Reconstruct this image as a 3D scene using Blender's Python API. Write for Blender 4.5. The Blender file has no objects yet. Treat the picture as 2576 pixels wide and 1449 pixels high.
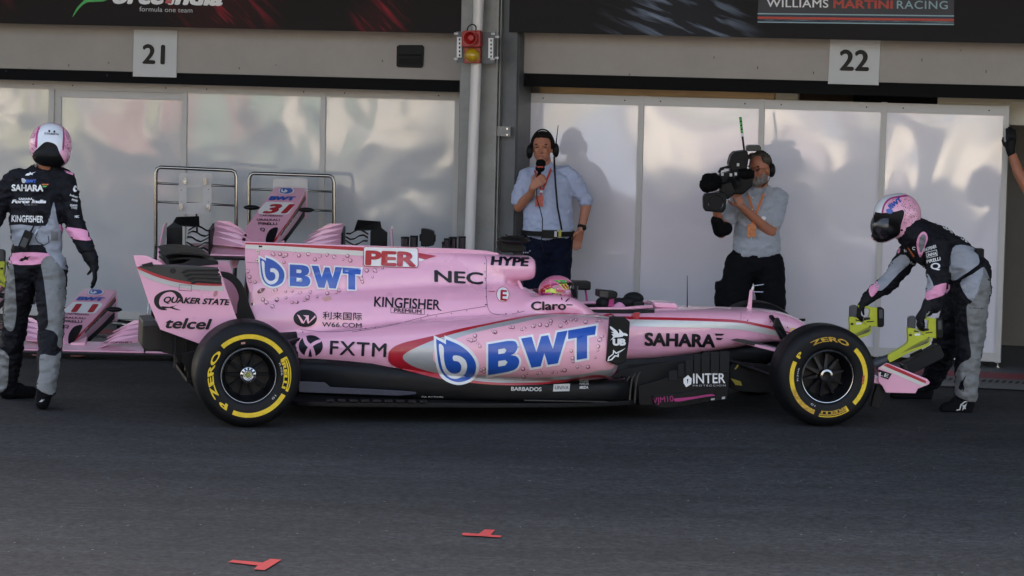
import bpy, bmesh, math, random
import numpy as np
from mathutils import Vector, Matrix, noise
from mathutils.bvhtree import BVHTree
random.seed(7)
S = bpy.context.scene
COL = S.collection
# ------------------------------------------------------------------ camera, world, sun, exposure
CX, CY, F, PIT, ROL, CH = 1288, 724.5, 7784.0, .0821, .0224, 2.527
cam = bpy.data.objects.new('camera', bpy.data.cameras.new('camera')); COL.objects.link(cam)
cam.data.sensor_width = 36; cam.data.lens = F / 2576 * 36; cam.data.clip_start = .5; cam.data.clip_end = 600
fw = Vector((0, math.cos(PIT), -math.sin(PIT))); up0 = Vector((0, math.sin(PIT), math.cos(PIT))); x0 = Vector((1, 0, 0))
rt = x0 * math.cos(ROL) + up0 * math.sin(ROL); upv = -x0 * math.sin(ROL) + up0 * math.cos(ROL)
cam.matrix_world = Matrix(((rt.x, upv.x, -fw.x, 0), (rt.y, upv.y, -fw.y, 0), (rt.z, upv.z, -fw.z, CH), (0, 0, 0, 1)))
S.camera = cam
W = bpy.data.worlds.new("World"); S.world = W; W.use_nodes = True
wn = W.node_tree; sky = wn.nodes.new('ShaderNodeTexSky'); sky.sky_type = 'NISHITA'; sky.sun_disc = False
SUN_EL, SUN_AZ = math.radians(38), math.radians(-18)     # azimuth from +Y towards +X : the sun stands behind the pit building
sky.sun_elevation = SUN_EL; sky.sun_rotation = SUN_AZ; sky.air_density = 1.0; sky.dust_density = 4; sky.ozone_density = .6
bg = wn.nodes['Background']; bg.inputs['Strength'].default_value = .14
hs = wn.nodes.new('ShaderNodeHueSaturation'); hs.inputs['Saturation'].default_value = .78
wn.links.new(sky.outputs[0], hs.inputs['Color']); wn.links.new(hs.outputs[0], bg.inputs['Color'])
sl = bpy.data.lights.new('sun', 'SUN'); sl.energy = 4.0; sl.angle = math.radians(.53); sl.color = (1, .93, .82)
so = bpy.data.objects.new('sun', sl); COL.objects.link(so)
sd = Vector((math.sin(SUN_AZ) * math.cos(SUN_EL), math.cos(SUN_AZ) * math.cos(SUN_EL), math.sin(SUN_EL)))
so.rotation_euler = sd.to_track_quat('Z', 'Y').to_euler(); so.location = (0, 40, 40)
S.view_settings.view_transform = 'Standard'; S.view_settings.look = 'None'
S.view_settings.exposure = 1.95; S.view_settings.gamma = 1
try: S.view_settings.use_curve_mapping = False
except Exception: pass

# ------------------------------------------------------------------ geometry of the view, only used to read positions off the photo
def ray(u, v):
    a0, b0 = u - CX, v - CY
    a = a0 * math.cos(ROL) + b0 * math.sin(ROL); b = -a0 * math.sin(ROL) + b0 * math.cos(ROL)
    up = -b / F
    return Vector((a / F, math.cos(PIT) + up * math.sin(PIT), -math.sin(PIT) + up * math.cos(PIT)))
CO = Vector((0, 0, CH))
def hitp(u, v, p, n):
    d = ray(u, v); return CO + d * ((p - CO).dot(n) / d.dot(n))
def PY(u, v, Y): return hitp(u, v, Vector((0, Y, 0)), Vector((0, 1, 0)))
def PG(u, v, z=0): return hitp(u, v, Vector((0, 0, z)), Vector((0, 0, 1)))
XR, YR, PSI = -1.648, 19.418, .1894
cs, sn = math.cos(PSI), math.sin(PSI)
def C(s, t, z): return Vector((XR + s * cs - t * sn, YR + s * sn + t * cs, z))
def PC(u, v, t): return hitp(u, v, C(0, t, 0), Vector((-sn, cs, 0)))
def SC(u, v, t):
    p = PC(u, v, t); return ((p.x - XR) * cs + (p.y - YR) * sn, p.z)
YW, PW = 24.553, -.2579
cw, sw = math.cos(PW), math.sin(PW)
def WL(a, z, d=0): return Vector((a * cw + d * sw, YW + a * sw - d * cw, z))
def PWL(u, v, d=0): return hitp(u, v, WL(0, 0, d), Vector((-sw, cw, 0)))
def AW(u, v, d=0):
    p = PWL(u, v, d); q = p - WL(0, 0, d); return (q.x * cw + q.y * sw, p.z)

# ------------------------------------------------------------------ materials
def col4(c): return (c[0], c[1], c[2], 1)
def mat(name, c, rough=.5, metal=0, coat=0, bump=0, bscale=60, var=0, vscale=8, spec=.5, emit=None, alpha=1, trans=0, sheen=0, stretch=None, dist=.002):
    m = bpy.data.materials.new(name); m.use_nodes = True; nt = m.node_tree; b = nt.nodes['Principled BSDF']
    b.inputs['Base Color'].default_value = col4(c); b.inputs['Roughness'].default_value = rough; b.inputs['Metallic'].default_value = metal
    b.inputs['Coat Weight'].default_value = coat; b.inputs['Coat Roughness'].default_value = .06
    b.inputs['Specular IOR Level'].default_value = spec
    if sheen: b.inputs['Sheen Weight'].default_value = sheen
    if alpha < 1: b.inputs['Alpha'].default_value = alpha
    if trans: b.inputs['Transmission Weight'].default_value = trans
    if emit: b.inputs['Emission Color'].default_value = col4(emit[0]); b.inputs['Emission Strength'].default_value = emit[1]
    if var or bump:
        tc = nt.nodes.new('ShaderNodeTexCoord'); src = tc.outputs['Object']
        if stretch:
            mp = nt.nodes.new('ShaderNodeMapping'); mp.inputs['Scale'].default_value = stretch; nt.links.new(src, mp.inputs[0]); src = mp.outputs[0]
    if var:
        n = nt.nodes.new('ShaderNodeTexNoise'); n.inputs['Scale'].default_value = vscale; n.inputs['Detail'].default_value = 6; n.inputs['Roughness'].default_value = .65
        nt.links.new(src, n.inputs['Vector'])
        r = nt.nodes.new('ShaderNodeMapRange'); r.inputs[1].default_value = .3; r.inputs[2].default_value = .7; r.inputs[3].default_value = 1 - var; r.inputs[4].default_value = 1 + var
        nt.links.new(n.outputs[0], r.inputs[0])
        mx = nt.nodes.new('ShaderNodeVectorMath'); mx.operation = 'SCALE'; mx.inputs[0].default_value = c[:3]
        nt.links.new(r.outputs[0], mx.inputs['Scale']); nt.links.new(mx.outputs[0], b.inputs['Base Color'])
        r2 = nt.nodes.new('ShaderNodeMapRange'); r2.inputs[1].default_value = .3; r2.inputs[2].default_value = .7; r2.inputs[3].default_value = max(0, rough - .08); r2.inputs[4].default_value = min(1, rough + .08)
        nt.links.new(n.outputs[0], r2.inputs[0]); nt.links.new(r2.outputs[0], b.inputs['Roughness'])
    if bump:
        n = nt.nodes.new('ShaderNodeTexNoise'); n.inputs['Scale'].default_value = bscale; n.inputs['Detail'].default_value = 4
        nt.links.new(src, n.inputs['Vector'])
        bp = nt.nodes.new('ShaderNodeBump'); bp.inputs['Strength'].default_value = bump; bp.inputs['Distance'].default_value = dist
        nt.links.new(n.outputs[0], bp.inputs['Height']); nt.links.new(bp.outputs[0], b.inputs['Normal'])
    return m
M = {}
M['pink'] = mat('pink_paint', (.82, .40, .53), .33, coat=.8, var=.03, vscale=1.5)
M['pink2'] = mat('pink_bubble_print', (.84, .42, .50), .38, coat=.6, var=.03, vscale=2)
M['red'] = mat('red_paint', (.42, .012, .025), .35, coat=.4)
M['silver'] = mat('silver_paint', (.46, .46, .46), .4, metal=.35, coat=.5)
M['pale'] = mat('pale_silver_paint', (.62, .62, .58), .35, metal=.2, coat=.5)
M['blue'] = mat('blue_print', (.02, .09, .42), .35, coat=.3)
M['white'] = mat('white_print', (.78, .78, .77), .4)
M['ink'] = mat('black_print', (.006, .006, .009), .4, spec=.3)
M['carbon'] = mat('carbon_fibre', (.0045, .0045, .005), .48, spec=.22, coat=.03, bump=.2, bscale=200, var=.25, vscale=12)
M['carbon2'] = mat('matt_carbon', (.009, .009, .0095), .6, spec=.25, var=.3, vscale=9)
M['darkgrey'] = mat('dark_grey_print', (.026, .024, .022), .45)
M['gold'] = mat('heat_brown_metal', (.016, .012, .009), .6, var=.3)
M['rubber'] = mat('tyre_rubber', (.006, .006, .0068), .55, spec=.22, bump=.3, bscale=150, var=.3, vscale=14)
M['rubber2'] = mat('tyre_tread_rubber', (.011, .011, .012), .8, spec=.15, bump=.6, bscale=90, var=.3, vscale=20)
M['yellow'] = mat('yellow_tyre_print', (.75, .52, .02), .6, var=.15, vscale=30)
M['worn'] = mat('worn_yellow_print', (.50, .30, .03), .7, var=.5, vscale=60)
M['rim'] = mat('black_magnesium_rim', (.006, .006, .007), .3, spec=.5)
M['steel'] = mat('bright_steel', (.55, .55, .55), .22, metal=1, var=.1, vscale=20)
M['chrome'] = mat('chrome_tube', (.34, .33, .31), .16, metal=1)
M['alu'] = mat('painted_aluminium', (.42, .42, .43), .4, metal=.3, var=.06)
M['skin'] = mat('skin', (.40, .165, .095), .5, bump=.2, bscale=120, var=.08, vscale=25)
M['skin2'] = mat('tanned_skin', (.38, .145, .08), .5, bump=.2, bscale=120, var=.1, vscale=25)
M['eye'] = mat('dark_eye', (.02, .015, .012), .3)
M['lip'] = mat('lips', (.30, .09, .07), .5)
M['hair'] = mat('dark_hair', (.009, .006, .005), .8, spec=.2, bump=1, bscale=90, dist=.006)
M['hair2'] = mat('grey_brown_hair', (.07, .055, .042), .75, bump=1, bscale=90, var=.5, vscale=50, dist=.006)
M['beard'] = mat('grey_beard', (.20, .18, .165), .85, bump=1, bscale=160, var=.4, vscale=70, dist=.005)
M['shirt_blue'] = mat('pale_blue_cotton', (.38, .43, .58), .85, bump=.3, bscale=30, var=.06, vscale=9, sheen=.2, dist=.01)
M['shirt_grey'] = mat('pale_grey_cotton', (.34, .36, .40), .85, bump=.3, bscale=30, var=.06, vscale=9, sheen=.2, dist=.01)
M['navy'] = mat('navy_trousers', (.005, .007, .02), .88, spec=.15, bump=.4, bscale=20, dist=.01)
M['black_cloth'] = mat('black_cloth', (.004, .004, .0055), .85, spec=.15, bump=.5, bscale=16, dist=.015, sheen=.0)
M['suit_black'] = mat('black_suit_cloth', (.0055, .0055, .009), .75, spec=.25, bump=.8, bscale=13, dist=.02, sheen=.0)
M['suit_grey'] = mat('grey_suit_cloth', (.175, .18, .178), .6, bump=.8, bscale=13, dist=.02, var=.12, vscale=12)
M['suit_light'] = mat('light_grey_mesh_cloth', (.30, .32, .36), .7, bump=.6, bscale=14, dist=.02, var=.06)
M['suit_pink'] = mat('pink_suit_band', (.78, .32, .50), .6, bump=.5, bscale=13, dist=.015)
M['glove'] = mat('black_glove', (.007, .007, .008), .7, spec=.25, bump=.4, bscale=60)
M['lime'] = mat('lime_plastic', (.46, .50, .02), .4, var=.06)
M['black_plastic'] = mat('black_plastic', (.005, .005, .0055), .5, spec=.2, var=.15, vscale=20)
M['grey_plastic'] = mat('dark_grey_plastic', (.04, .043, .05), .45)
M['foam'] = mat('black_foam', (.005, .005, .005), .95, spec=.1, bump=.6, bscale=200)
M['lanyard'] = mat('red_lanyard', (.45, .05, .025), .6)
M['orange'] = mat('orange_lanyard', (.55, .14, .03), .6, var=.2, vscale=60)
M['card'] = mat('pass_card', (.42, .07, .045), .35, var=.4, vscale=60)
M['lens'] = mat('smoked_visor', (.02, .02, .022), .06, alpha=.72, spec=.9)
M['whitegl'] = mat('white_helmet_shell', (.66, .68, .70), .2, coat=.7)
M['magenta'] = mat('magenta_print', (.36, .02, .15), .5)
M['green'] = mat('green_print', (.06, .42, .08), .45)
M['neonpink'] = mat('neon_pink_print', (.72, .20, .34), .4, coat=.5)
M['neonyel'] = mat('neon_yellow_print', (.6, .75, .08), .4, coat=.5)
M['horn_red'] = mat('red_siren_plastic', (.34, .015, .012), .35)
M['amber'] = mat('amber_lens', (.48, .30, .01), .25, coat=.5)
M['bubble_dark'] = mat('bubble_shade_print', (.16, .03, .045), .4)
M['bubble_light'] = mat('bubble_light_print', (.88, .74, .76), .3)

# ------------------------------------------------------------------ objects
MW = {}        # parent empties -> matrix
WV = {}        # mesh object name -> world verts, faces
def prop(o, label=None, cat=None, group=None, kind=None):
    if label: o['label'] = label
    if cat: o['category'] = cat
    if group: o['group'] = group
    if kind: o['kind'] = kind
    return o
def thing(name, label, cat, loc, rotz=0, group=None):
    o = bpy.data.objects.new(name, None); COL.objects.link(o); o.empty_display_size = .2
    o.location = loc; o.rotation_euler = (0, 0, rotz)
    MW[o.name] = Matrix.Translation(Vector(loc)) @ Matrix.Rotation(rotz, 4, 'Z')
    return prop(o, label, cat, group)
def mk(name, verts, faces, mats, parent=None, smooth=False, mi=None, label=None, bevel=0, org=None):
    vs = [Vector(v) for v in verts]
    me = bpy.data.meshes.new(name)
    if parent is not None: Mx = MW[parent.name]
    elif org is not None: Mx = Matrix.Translation(Vector(org))
    else: Mx = Matrix.Identity(4)
    inv = Mx.inverted()
    me.from_pydata([inv @ v for v in vs], [], [tuple(f) for f in faces])
    if not isinstance(mats, (list, tuple)): mats = [mats]
    for m in mats: me.materials.append(M[m] if isinstance(m, str) else m)
    if mi is not None: me.polygons.foreach_set('material_index', mi)
    bm = bmesh.new(); bm.from_mesh(me); bmesh.ops.recalc_face_normals(bm, faces=bm.faces[:])
    if bevel:
        ed = [e for e in bm.edges if len(e.link_faces) == 2 and e.calc_face_angle(0) > .5]
        bmesh.ops.bevel(bm, geom=ed, offset=bevel, segments=2, affect='EDGES', profile=.6, clamp_overlap=True)
    bm.to_mesh(me); bm.free()
    if smooth:
        me.polygons.foreach_set('use_smooth', [True] * len(me.polygons))
        if smooth != 1:
            try: me.set_sharp_from_angle(angle=smooth)
            except Exception: pass
    me.update()
    o = bpy.data.objects.new(name, me); COL.objects.link(o)
    if parent is not None:
        o.parent = parent
    elif org is not None: o.location = org
    MW[o.name] = Mx
    WV[o.name] = ([Mx @ v.co for v in me.vertices], [tuple(p.vertices) for p in me.polygons])
    if label: o['label'] = label
    return o
class B:
    """collects geometry in world space"""
    def __init__(s): s.v = []; s.f = []; s.m = []
    def add(s, vs, fs, m=0):
        n = len(s.v); s.v += [Vector(v) for v in vs]; s.f += [tuple(i + n for i in f) for f in fs]; s.m += [m] * len(fs); return s
    def box(s, c, h, ax=None, m=0):
        ax = ax or (Vector((1, 0, 0)), Vector((0, 1, 0)), Vector((0, 0, 1))); c = Vector(c)
        vs = [c + ax[0] * (h[0] * i) + ax[1] * (h[1] * j) + ax[2] * (h[2] * k) for i in (-1, 1) for j in (-1, 1) for k in (-1, 1)]
        return s.add(vs, [(0, 1, 3, 2), (4, 6, 7, 5), (0, 4, 5, 1), (2, 3, 7, 6), (0, 2, 6, 4), (1, 5, 7, 3)], m)
    def bar(s, a, b, w, d=None, m=0, upd=Vector((0, 0, 1))):
        a, b = Vector(a), Vector(b); x = (b - a); L = x.length; x.normalize(); y = upd.cross(x)
        if y.length < 1e-3: y = Vector((0, 1, 0)).cross(x)
        y.normalize(); z = x.cross(y)
        return s.box((a + b) / 2, (L / 2, w / 2, (d or w) / 2), (x, y, z), m)
    def tube(s, pts, r, n=10, m=0, cap=True):
        pts = [Vector(p) for p in pts]; R = r if isinstance(r, (list, tuple)) else [r] * len(pts)
        vs = []; fs = []; ref = None
        for i, p in enumerate(pts):
            t = (pts[min(i + 1, len(pts) - 1)] - pts[max(i - 1, 0)]).normalized()
            if ref is None:
                ref = t.cross(Vector((0, 0, 1)))
                if ref.length < .05: ref = t.cross(Vector((0, 1, 0)))
            ref = (ref - t * ref.dot(t)).normalized(); o2 = t.cross(ref)
            for k in range(n):
                a = 2 * math.pi * k / n; vs.append(p + (ref * math.cos(a) + o2 * math.sin(a)) * R[i])
        for i in range(len(pts) - 1):
            for k in range(n):
                fs.append((i * n + k, i * n + (k + 1) % n, (i + 1) * n + (k + 1) % n, (i + 1) * n + k))
        if cap: fs += [tuple(range(n)), tuple(range((len(pts) - 1) * n, len(pts) * n))]
        return s.add(vs, fs, m)
    def cyl(s, a, b, r, n=24, m=0): return s.tube([a, b], r, n, m)
    def prism(s, pts, vec, m=0):
        pts = [Vector(p) for p in pts]; n = len(pts); vec = Vector(vec)
        return s.add(pts + [p + vec for p in pts], [tuple(range(n)), tuple(range(n, 2 * n))] + [(i, (i + 1) % n, n + (i + 1) % n, n + i) for i in range(n)], m)
    def ell(s, c, r, n=20, ax=None, m=0):
        ax = ax or (Vector((1, 0, 0)), Vector((0, 1, 0)), Vector((0, 0, 1))); c = Vector(c); vs = []; fs = []; k = n // 2
        for i in range(1, k):
            th = math.pi * i / k
            for j in range(n):
                ph = 2 * math.pi * j / n
                vs.append(c + ax[0] * (r[0] * math.sin(th) * math.cos(ph)) + ax[1] * (r[1] * math.sin(th) * math.sin(ph)) + ax[2] * (r[2] * math.cos(th)))
        vs += [c + ax[2] * r[2], c - ax[2] * r[2]]; T, Bo = len(vs) - 2, len(vs) - 1
        for i in range(k - 2):
            for j in range(n): fs.append((i * n + j, i * n + (j + 1) % n, (i + 1) * n + (j + 1) % n, (i + 1) * n + j))
        for j in range(n): fs.append((T, j, (j + 1) % n)); fs.append((Bo, (k - 2) * n + (j + 1) % n, (k - 2) * n + j))
        return s.add(vs, fs, m)
    def lathe(s, c, ax, prof, n=64, m=0, closed=False):
        """prof: list of (r, x) ; ax = unit axis"""
        c, ax = Vector(c), Vector(ax).normalized(); e1 = ax.cross(Vector((0, 0, 1)));
        if e1.length < .1: e1 = ax.cross(Vector((0, 1, 0)))
        e1.normalize(); e2 = ax.cross(e1); vs = []; fs = []; K = len(prof)
        for r, x in prof:
            for j in range(n):
                a = 2 * math.pi * j / n; vs.append(c + ax * x + (e1 * math.cos(a) + e2 * math.sin(a)) * r)
        for i in range(K if closed else K - 1):
            i2 = (i + 1) % K
            for j in range(n): fs.append((i * n + j, i * n + (j + 1) % n, i2 * n + (j + 1) % n, i2 * n + j))
        return s.add(vs, fs, m)
    def out(s, name, mats, parent=None, smooth=False, label=None, bevel=0, org=None):
        mi = s.m if (not bevel and isinstance(mats, (list, tuple))) else None
        return mk(name, s.v, s.f, mats, parent, smooth, mi, label, bevel, org)
def plate(name, px, t0, t1, m, parent, bevel=.003, label=None):
    """outline read in photo px on the car-parallel plane t0, given real thickness to t1"""
    a = [PC(u, v, t0) for u, v in px]; n = Vector((-sn, cs, 0))
    return B().prism(a, n * (t1 - t0)).out(name, m, parent, bevel=bevel, label=label)
def spl(pts, n=8, closed=False):
    P = [Vector((p[0], p[1], p[2] if len(p) > 2 else 0)) for p in pts]; out = []; N = len(P)
    rng = range(N if closed else N - 1)
    for i in rng:
        p0 = P[(i - 1) % N] if (closed or i > 0) else P[0]; p1 = P[i]; p2 = P[(i + 1) % N]; p3 = P[(i + 2) % N] if (closed or i + 2 < N) else P[-1]
        for k in range(n):
            t = k / n
            out.append(.5 * ((2 * p1) + (p2 - p0) * t + (2 * p0 - 5 * p1 + 4 * p2 - p3) * t * t + (-p0 + 3 * p1 - 3 * p2 + p3) * t ** 3))
    if not closed: out.append(P[-1])
    return out
def sp2(pts, n=8, closed=False): return [(p.x, p.y) for p in spl(pts, n, closed)]

# remeshed organic shapes
def evalmesh(me, mods):
    o = bpy.data.objects.new('tmp', me); COL.objects.link(o)
    for typ, kw in mods:
        md = o.modifiers.new(typ, typ)
        for k, v in kw.items(): setattr(md, k, v)
    dg = bpy.context.evaluated_depsgraph_get(); dg.update()
    r = bpy.data.meshes.new_from_object(o.evaluated_get(dg)); bpy.data.objects.remove(o)
    return r
def capsule(b, p0, r0, p1, r1, n=20, m=0):
    """tapered capsule; r may be (width, depth)"""
    p0, p1 = Vector(p0), Vector(p1); r0 = r0 if isinstance(r0, tuple) else (r0, r0); r1 = r1 if isinstance(r1, tuple) else (r1, r1)
    ax = (p1 - p0); L = ax.length; ax = ax.normalized() if L > 1e-6 else Vector((0, 0, 1))
    d = Vector((0, 1, 0)); d = d - ax * d.dot(ax)
    if d.length < .2: d = Vector((0, 0, 1)) - ax * ax.z
    d.normalize(); w = ax.cross(d); vs = []; fs = []; rings = []
    for k in range(5): a = math.pi / 2 * (1 - (k + .001) / 4) if k < 4 else 0; rings.append((-math.sin(a) * min(r0), math.cos(a), 0))
    for k in range(1, 5): a = math.pi / 2 * (k / 4 if k < 4 else .999); rings.append((math.sin(a) * min(r1), math.cos(a), 1))
    rings.insert(5, (0, 1, 1))
    for off, sc_, e in rings:
        c = (p1 if e else p0) + ax * off; rr = r1 if e else r0
        for j in range(n):
            a = 2 * math.pi * j / n; vs.append(c + w * (rr[0] * sc_ * math.cos(a)) + d * (rr[1] * sc_ * math.sin(a)))
    K = len(rings)
    for i in range(K - 1):
        for j in range(n): fs.append((i * n + j, i * n + (j + 1) % n, (i + 1) * n + (j + 1) % n, (i + 1) * n + j))
    fs += [tuple(range(n)), tuple(range((K - 1) * n, K * n))]
    b.add(vs, fs, m)
def chain(b, pts, rs, n=20):
    for i in range(len(pts) - 1): capsule(b, pts[i], rs[i], pts[i + 1], rs[i + 1], n)
def remesh(name, b, voxel, smooth_it, mats, parent, fac=.5, wr=0, wsc=9, label=None, cut=None, facefn=None):
    me = bpy.data.meshes.new('t'); me.from_pydata(b.v, [], b.f)
    bm = bmesh.new(); bm.from_mesh(me); bmesh.ops.recalc_face_normals(bm, faces=bm.faces[:]); bm.to_mesh(me); bm.free()
    r = evalmesh(me, [('REMESH', dict(mode='VOXEL', voxel_size=voxel, adaptivity=0)), ('SMOOTH', dict(factor=fac, iterations=smooth_it))])
    vs = [v.co.copy() for v in r.vertices]
    if wr:
        for i, v in enumerate(vs):
            nrm = r.vertices[i].normal
            q = Vector((v.x * wsc, v.y * wsc, v.z * wsc * 1.7))
            k = abs(noise.noise(q)) + .55 * abs(noise.noise(q * 2.1)) + .3 * abs(noise.noise(q * 4.3)); k = .42 - 1.15 * k
            vs[i] = v + nrm * (wr * k)
    fs = [tuple(p.vertices) for p in r.polygons]
    if cut: fs = [f for f in fs if not cut(sum((vs[i] for i in f), Vector()) / len(f))]
    mi = None
    if facefn:
        mi = []
        for f in fs:
            c = sum((vs[i] for i in f), Vector()) / len(f)
            nn = (vs[f[1]] - vs[f[0]]).cross(vs[f[2]] - vs[f[0]])
            mi.append(facefn(c, nn))
    return mk(name, vs, fs, mats, parent, smooth=1, mi=mi, label=label)
def to_px(p):
    q = Vector(p) - CO; d = q.dot(fw); a = q.x / d * F; b = -q.dot(up0) / d * F
    return CX + a * math.cos(ROL) - b * math.sin(ROL), CY + a * math.sin(ROL) + b * math.cos(ROL)
def inpoly(x, y, P):
    c = False; j = len(P) - 1
    for i in range(len(P)):
        xi, yi = P[i]; xj, yj = P[j]
        if (yi > y) != (yj > y) and x < (xj - xi) * (y - yi) / (yj - yi) + xi: c = not c
        j = i
    return c
def painter(zones, default=0, back=None):
    """zones of cloth panels on a garment, read off the photo; faces turned away take the back colour"""
    def fn(c, n):
        if n.y > 0 and back is not None: pass
        u, v = to_px(c)
        for k, P in zones:
            if all(inpoly(u + a, v + b_, P) for a, b_ in ((-3, 0), (3, 0), (0, -3), (0, 3))): return k
        return default
    return fn

# flat prints laid onto surfaces
def shape2d(polys):
    cu = bpy.data.curves.new('c', 'CURVE'); cu.dimensions = '2D'; cu.fill_mode = 'BOTH'
    for P in polys:
        s_ = cu.splines.new('POLY'); s_.points.add(len(P) - 1)
        for i, p in enumerate(P): s_.points[i].co = (p[0], -p[1], 0, 1)
        s_.use_cyclic_u = True
    o = bpy.data.objects.new('t', cu); COL.objects.link(o); dg = bpy.context.evaluated_depsgraph_get(); dg.update()
    me = bpy.data.meshes.new_from_object(o.evaluated_get(dg)); bpy.data.objects.remove(o)
    return me
def text2d(txt, bold=0, sp=1, shear=0):
    cu = bpy.data.curves.new('c', 'FONT'); cu.body = txt; cu.size = 1; cu.space_character = sp; cu.shear = shear; cu.resolution_u = 4
    o = bpy.data.objects.new('t', cu); COL.objects.link(o); dg = bpy.context.evaluated_depsgraph_get(); dg.update()
    me = bpy.data.meshes.new_from_object(o.evaluated_get(dg)); bpy.data.objects.remove(o)
    if bold:                                  # heavier strokes: the letter laid several times, each a hair above the last
        vs = [v.co.copy() for v in me.vertices]; fs = [tuple(p.vertices) for p in me.polygons]; V = []; Fc = []
        sh = [(0, 0), (-bold, 0), (bold, 0), (0, bold * .8), (0, -bold * .8)]
        if bold > .04: sh += [(-bold * .7, .6 * bold), (bold * .7, .6 * bold), (-bold * .7, -.6 * bold), (bold * .7, -.6 * bold)]
        for k, (dx, dy) in enumerate(sh):
            n = len(V); V += [Vector((v.x + dx, v.y + dy, k * .00025)) for v in vs]; Fc += [tuple(i + n for i in f) for f in fs]
        me = bpy.data.meshes.new('t'); me.from_pydata(V, [], Fc)
    return me
_bv = {}
def bvh(objs):
    k = tuple(o.name for o in objs)
    if k not in _bv:
        v = []; f = []
        for o in objs:
            n = len(v); a, b_ = WV[o.name]; v += a; f += [tuple(i + n for i in q) for q in b_]
        _bv[k] = BVHTree.FromPolygons(v, f)
    return _bv[k]
def gridcut(bm, g):
    if not bm.verts: return
    for ax in (0, 1):
        lo = min(v.co[ax] for v in bm.verts); hi = max(v.co[ax] for v in bm.verts)
        n = int((hi - lo) / g)
        for k in range(1, n + 1):
            co = Vector((0, 0, 0)); co[ax] = lo + k * (hi - lo) / (n + 1); no = Vector((0, 0, 0)); no[ax] = 1
            bmesh.ops.bisect_plane(bm, geom=bm.verts[:] + bm.edges[:] + bm.faces[:], plane_co=co, plane_no=no, dist=1e-5)
def lay(name, me, m, targets, parent, off=.003, grid=8, maxe=.12, label=None):
    """me: 2D mesh in photo px (u,-v); dropped onto the targets' surface"""
    bm = bmesh.new(); bm.from_mesh(me); bmesh.ops.triangulate(bm, faces=bm.faces[:]) if False else None
    gridcut(bm, grid); T = bvh(targets); dead = []
    for v in bm.verts:
        d = ray(v.co.x, -v.co.y).normalized(); h = T.ray_cast(CO, d)
        if h[0] is None: dead.append(v)
        else: v.co = h[0] - d * (off + v.co.z)
    bmesh.ops.delete(bm, geom=dead, context='VERTS')
    bmesh.ops.delete(bm, geom=[f for f in bm.faces if any(e.calc_length() > maxe for e in f.edges)], context='FACES')
    vs = [v.co.copy() for v in bm.verts]; bm.verts.index_update(); fs = [[v.index for v in f.verts] for f in bm.faces]; bm.free()
    if not fs: print('EMPTY PRINT', name); return None
    return mk(name, vs, fs, m, parent, smooth=1, label=label)
def deco(name, polys, m, targets, parent, off=.003, grid=8, label=None, maxe=.12):
    return lay(name, shape2d(polys), m, targets, parent, off, grid, maxe, label)
def word(txt, p0, p1, h, m, targets, parent, off=.006, bold=0, sp=1, slant=0, name='lettering', grid=9, upvec=None, label=None, maxe=.12):
    """baseline p0->p1 and capital height h, all in photo px"""
    me = text2d(txt, bold, sp); xs = [v.co.x for v in me.vertices]
    if not xs: return None
    x0_, x1_ = min(xs), max(xs); H = .73
    ex = Vector((p1[0] - p0[0], p1[1] - p0[1])) / (x1_ - x0_)
    if upvec is None:
        un = Vector((ex.y, -ex.x)).normalized()
    else: un = Vector(upvec).normalized()
    ey = un * (h / H)
    for v in me.vertices:
        x = v.co.x - x0_ + slant * v.co.y; y = v.co.y
        v.co.x, v.co.y = p0[0] + ex.x * x + ey.x * y, -(p0[1] + ex.y * x + ey.y * y)
    return lay(name, me, m, targets, parent, off, grid, maxe, label)
def patches(zones, mats, T, par, off=.005, grid=5, name='cloth_panel'):
    for i, (k, P) in enumerate(zones):
        o = deco(name, [P], mats[k], T, par, off=off + i * .0004, grid=grid)
        if o: o['kind'] = 'stuff'
def zr(pts, ox, oy, k): return [(ox + x * k, oy + y * k) for x, y in pts]   # coordinates read in an enlarged crop
def R5(pts): return zr(pts, 281.8, 402.6, .3612)
def R6(pts): return zr(pts, 322.1, 603.9, .3612)
def R1(pts): return zr(pts, 885.7, 579.7, .3334)
def R2(pts): return zr(pts, 1449.3, 660.2, .31117)
def R3(pts): return zr(pts, 1892.1, 684.4, .30567)
def R4(pts): return zr(pts, 1248, 306, .30567)
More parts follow.
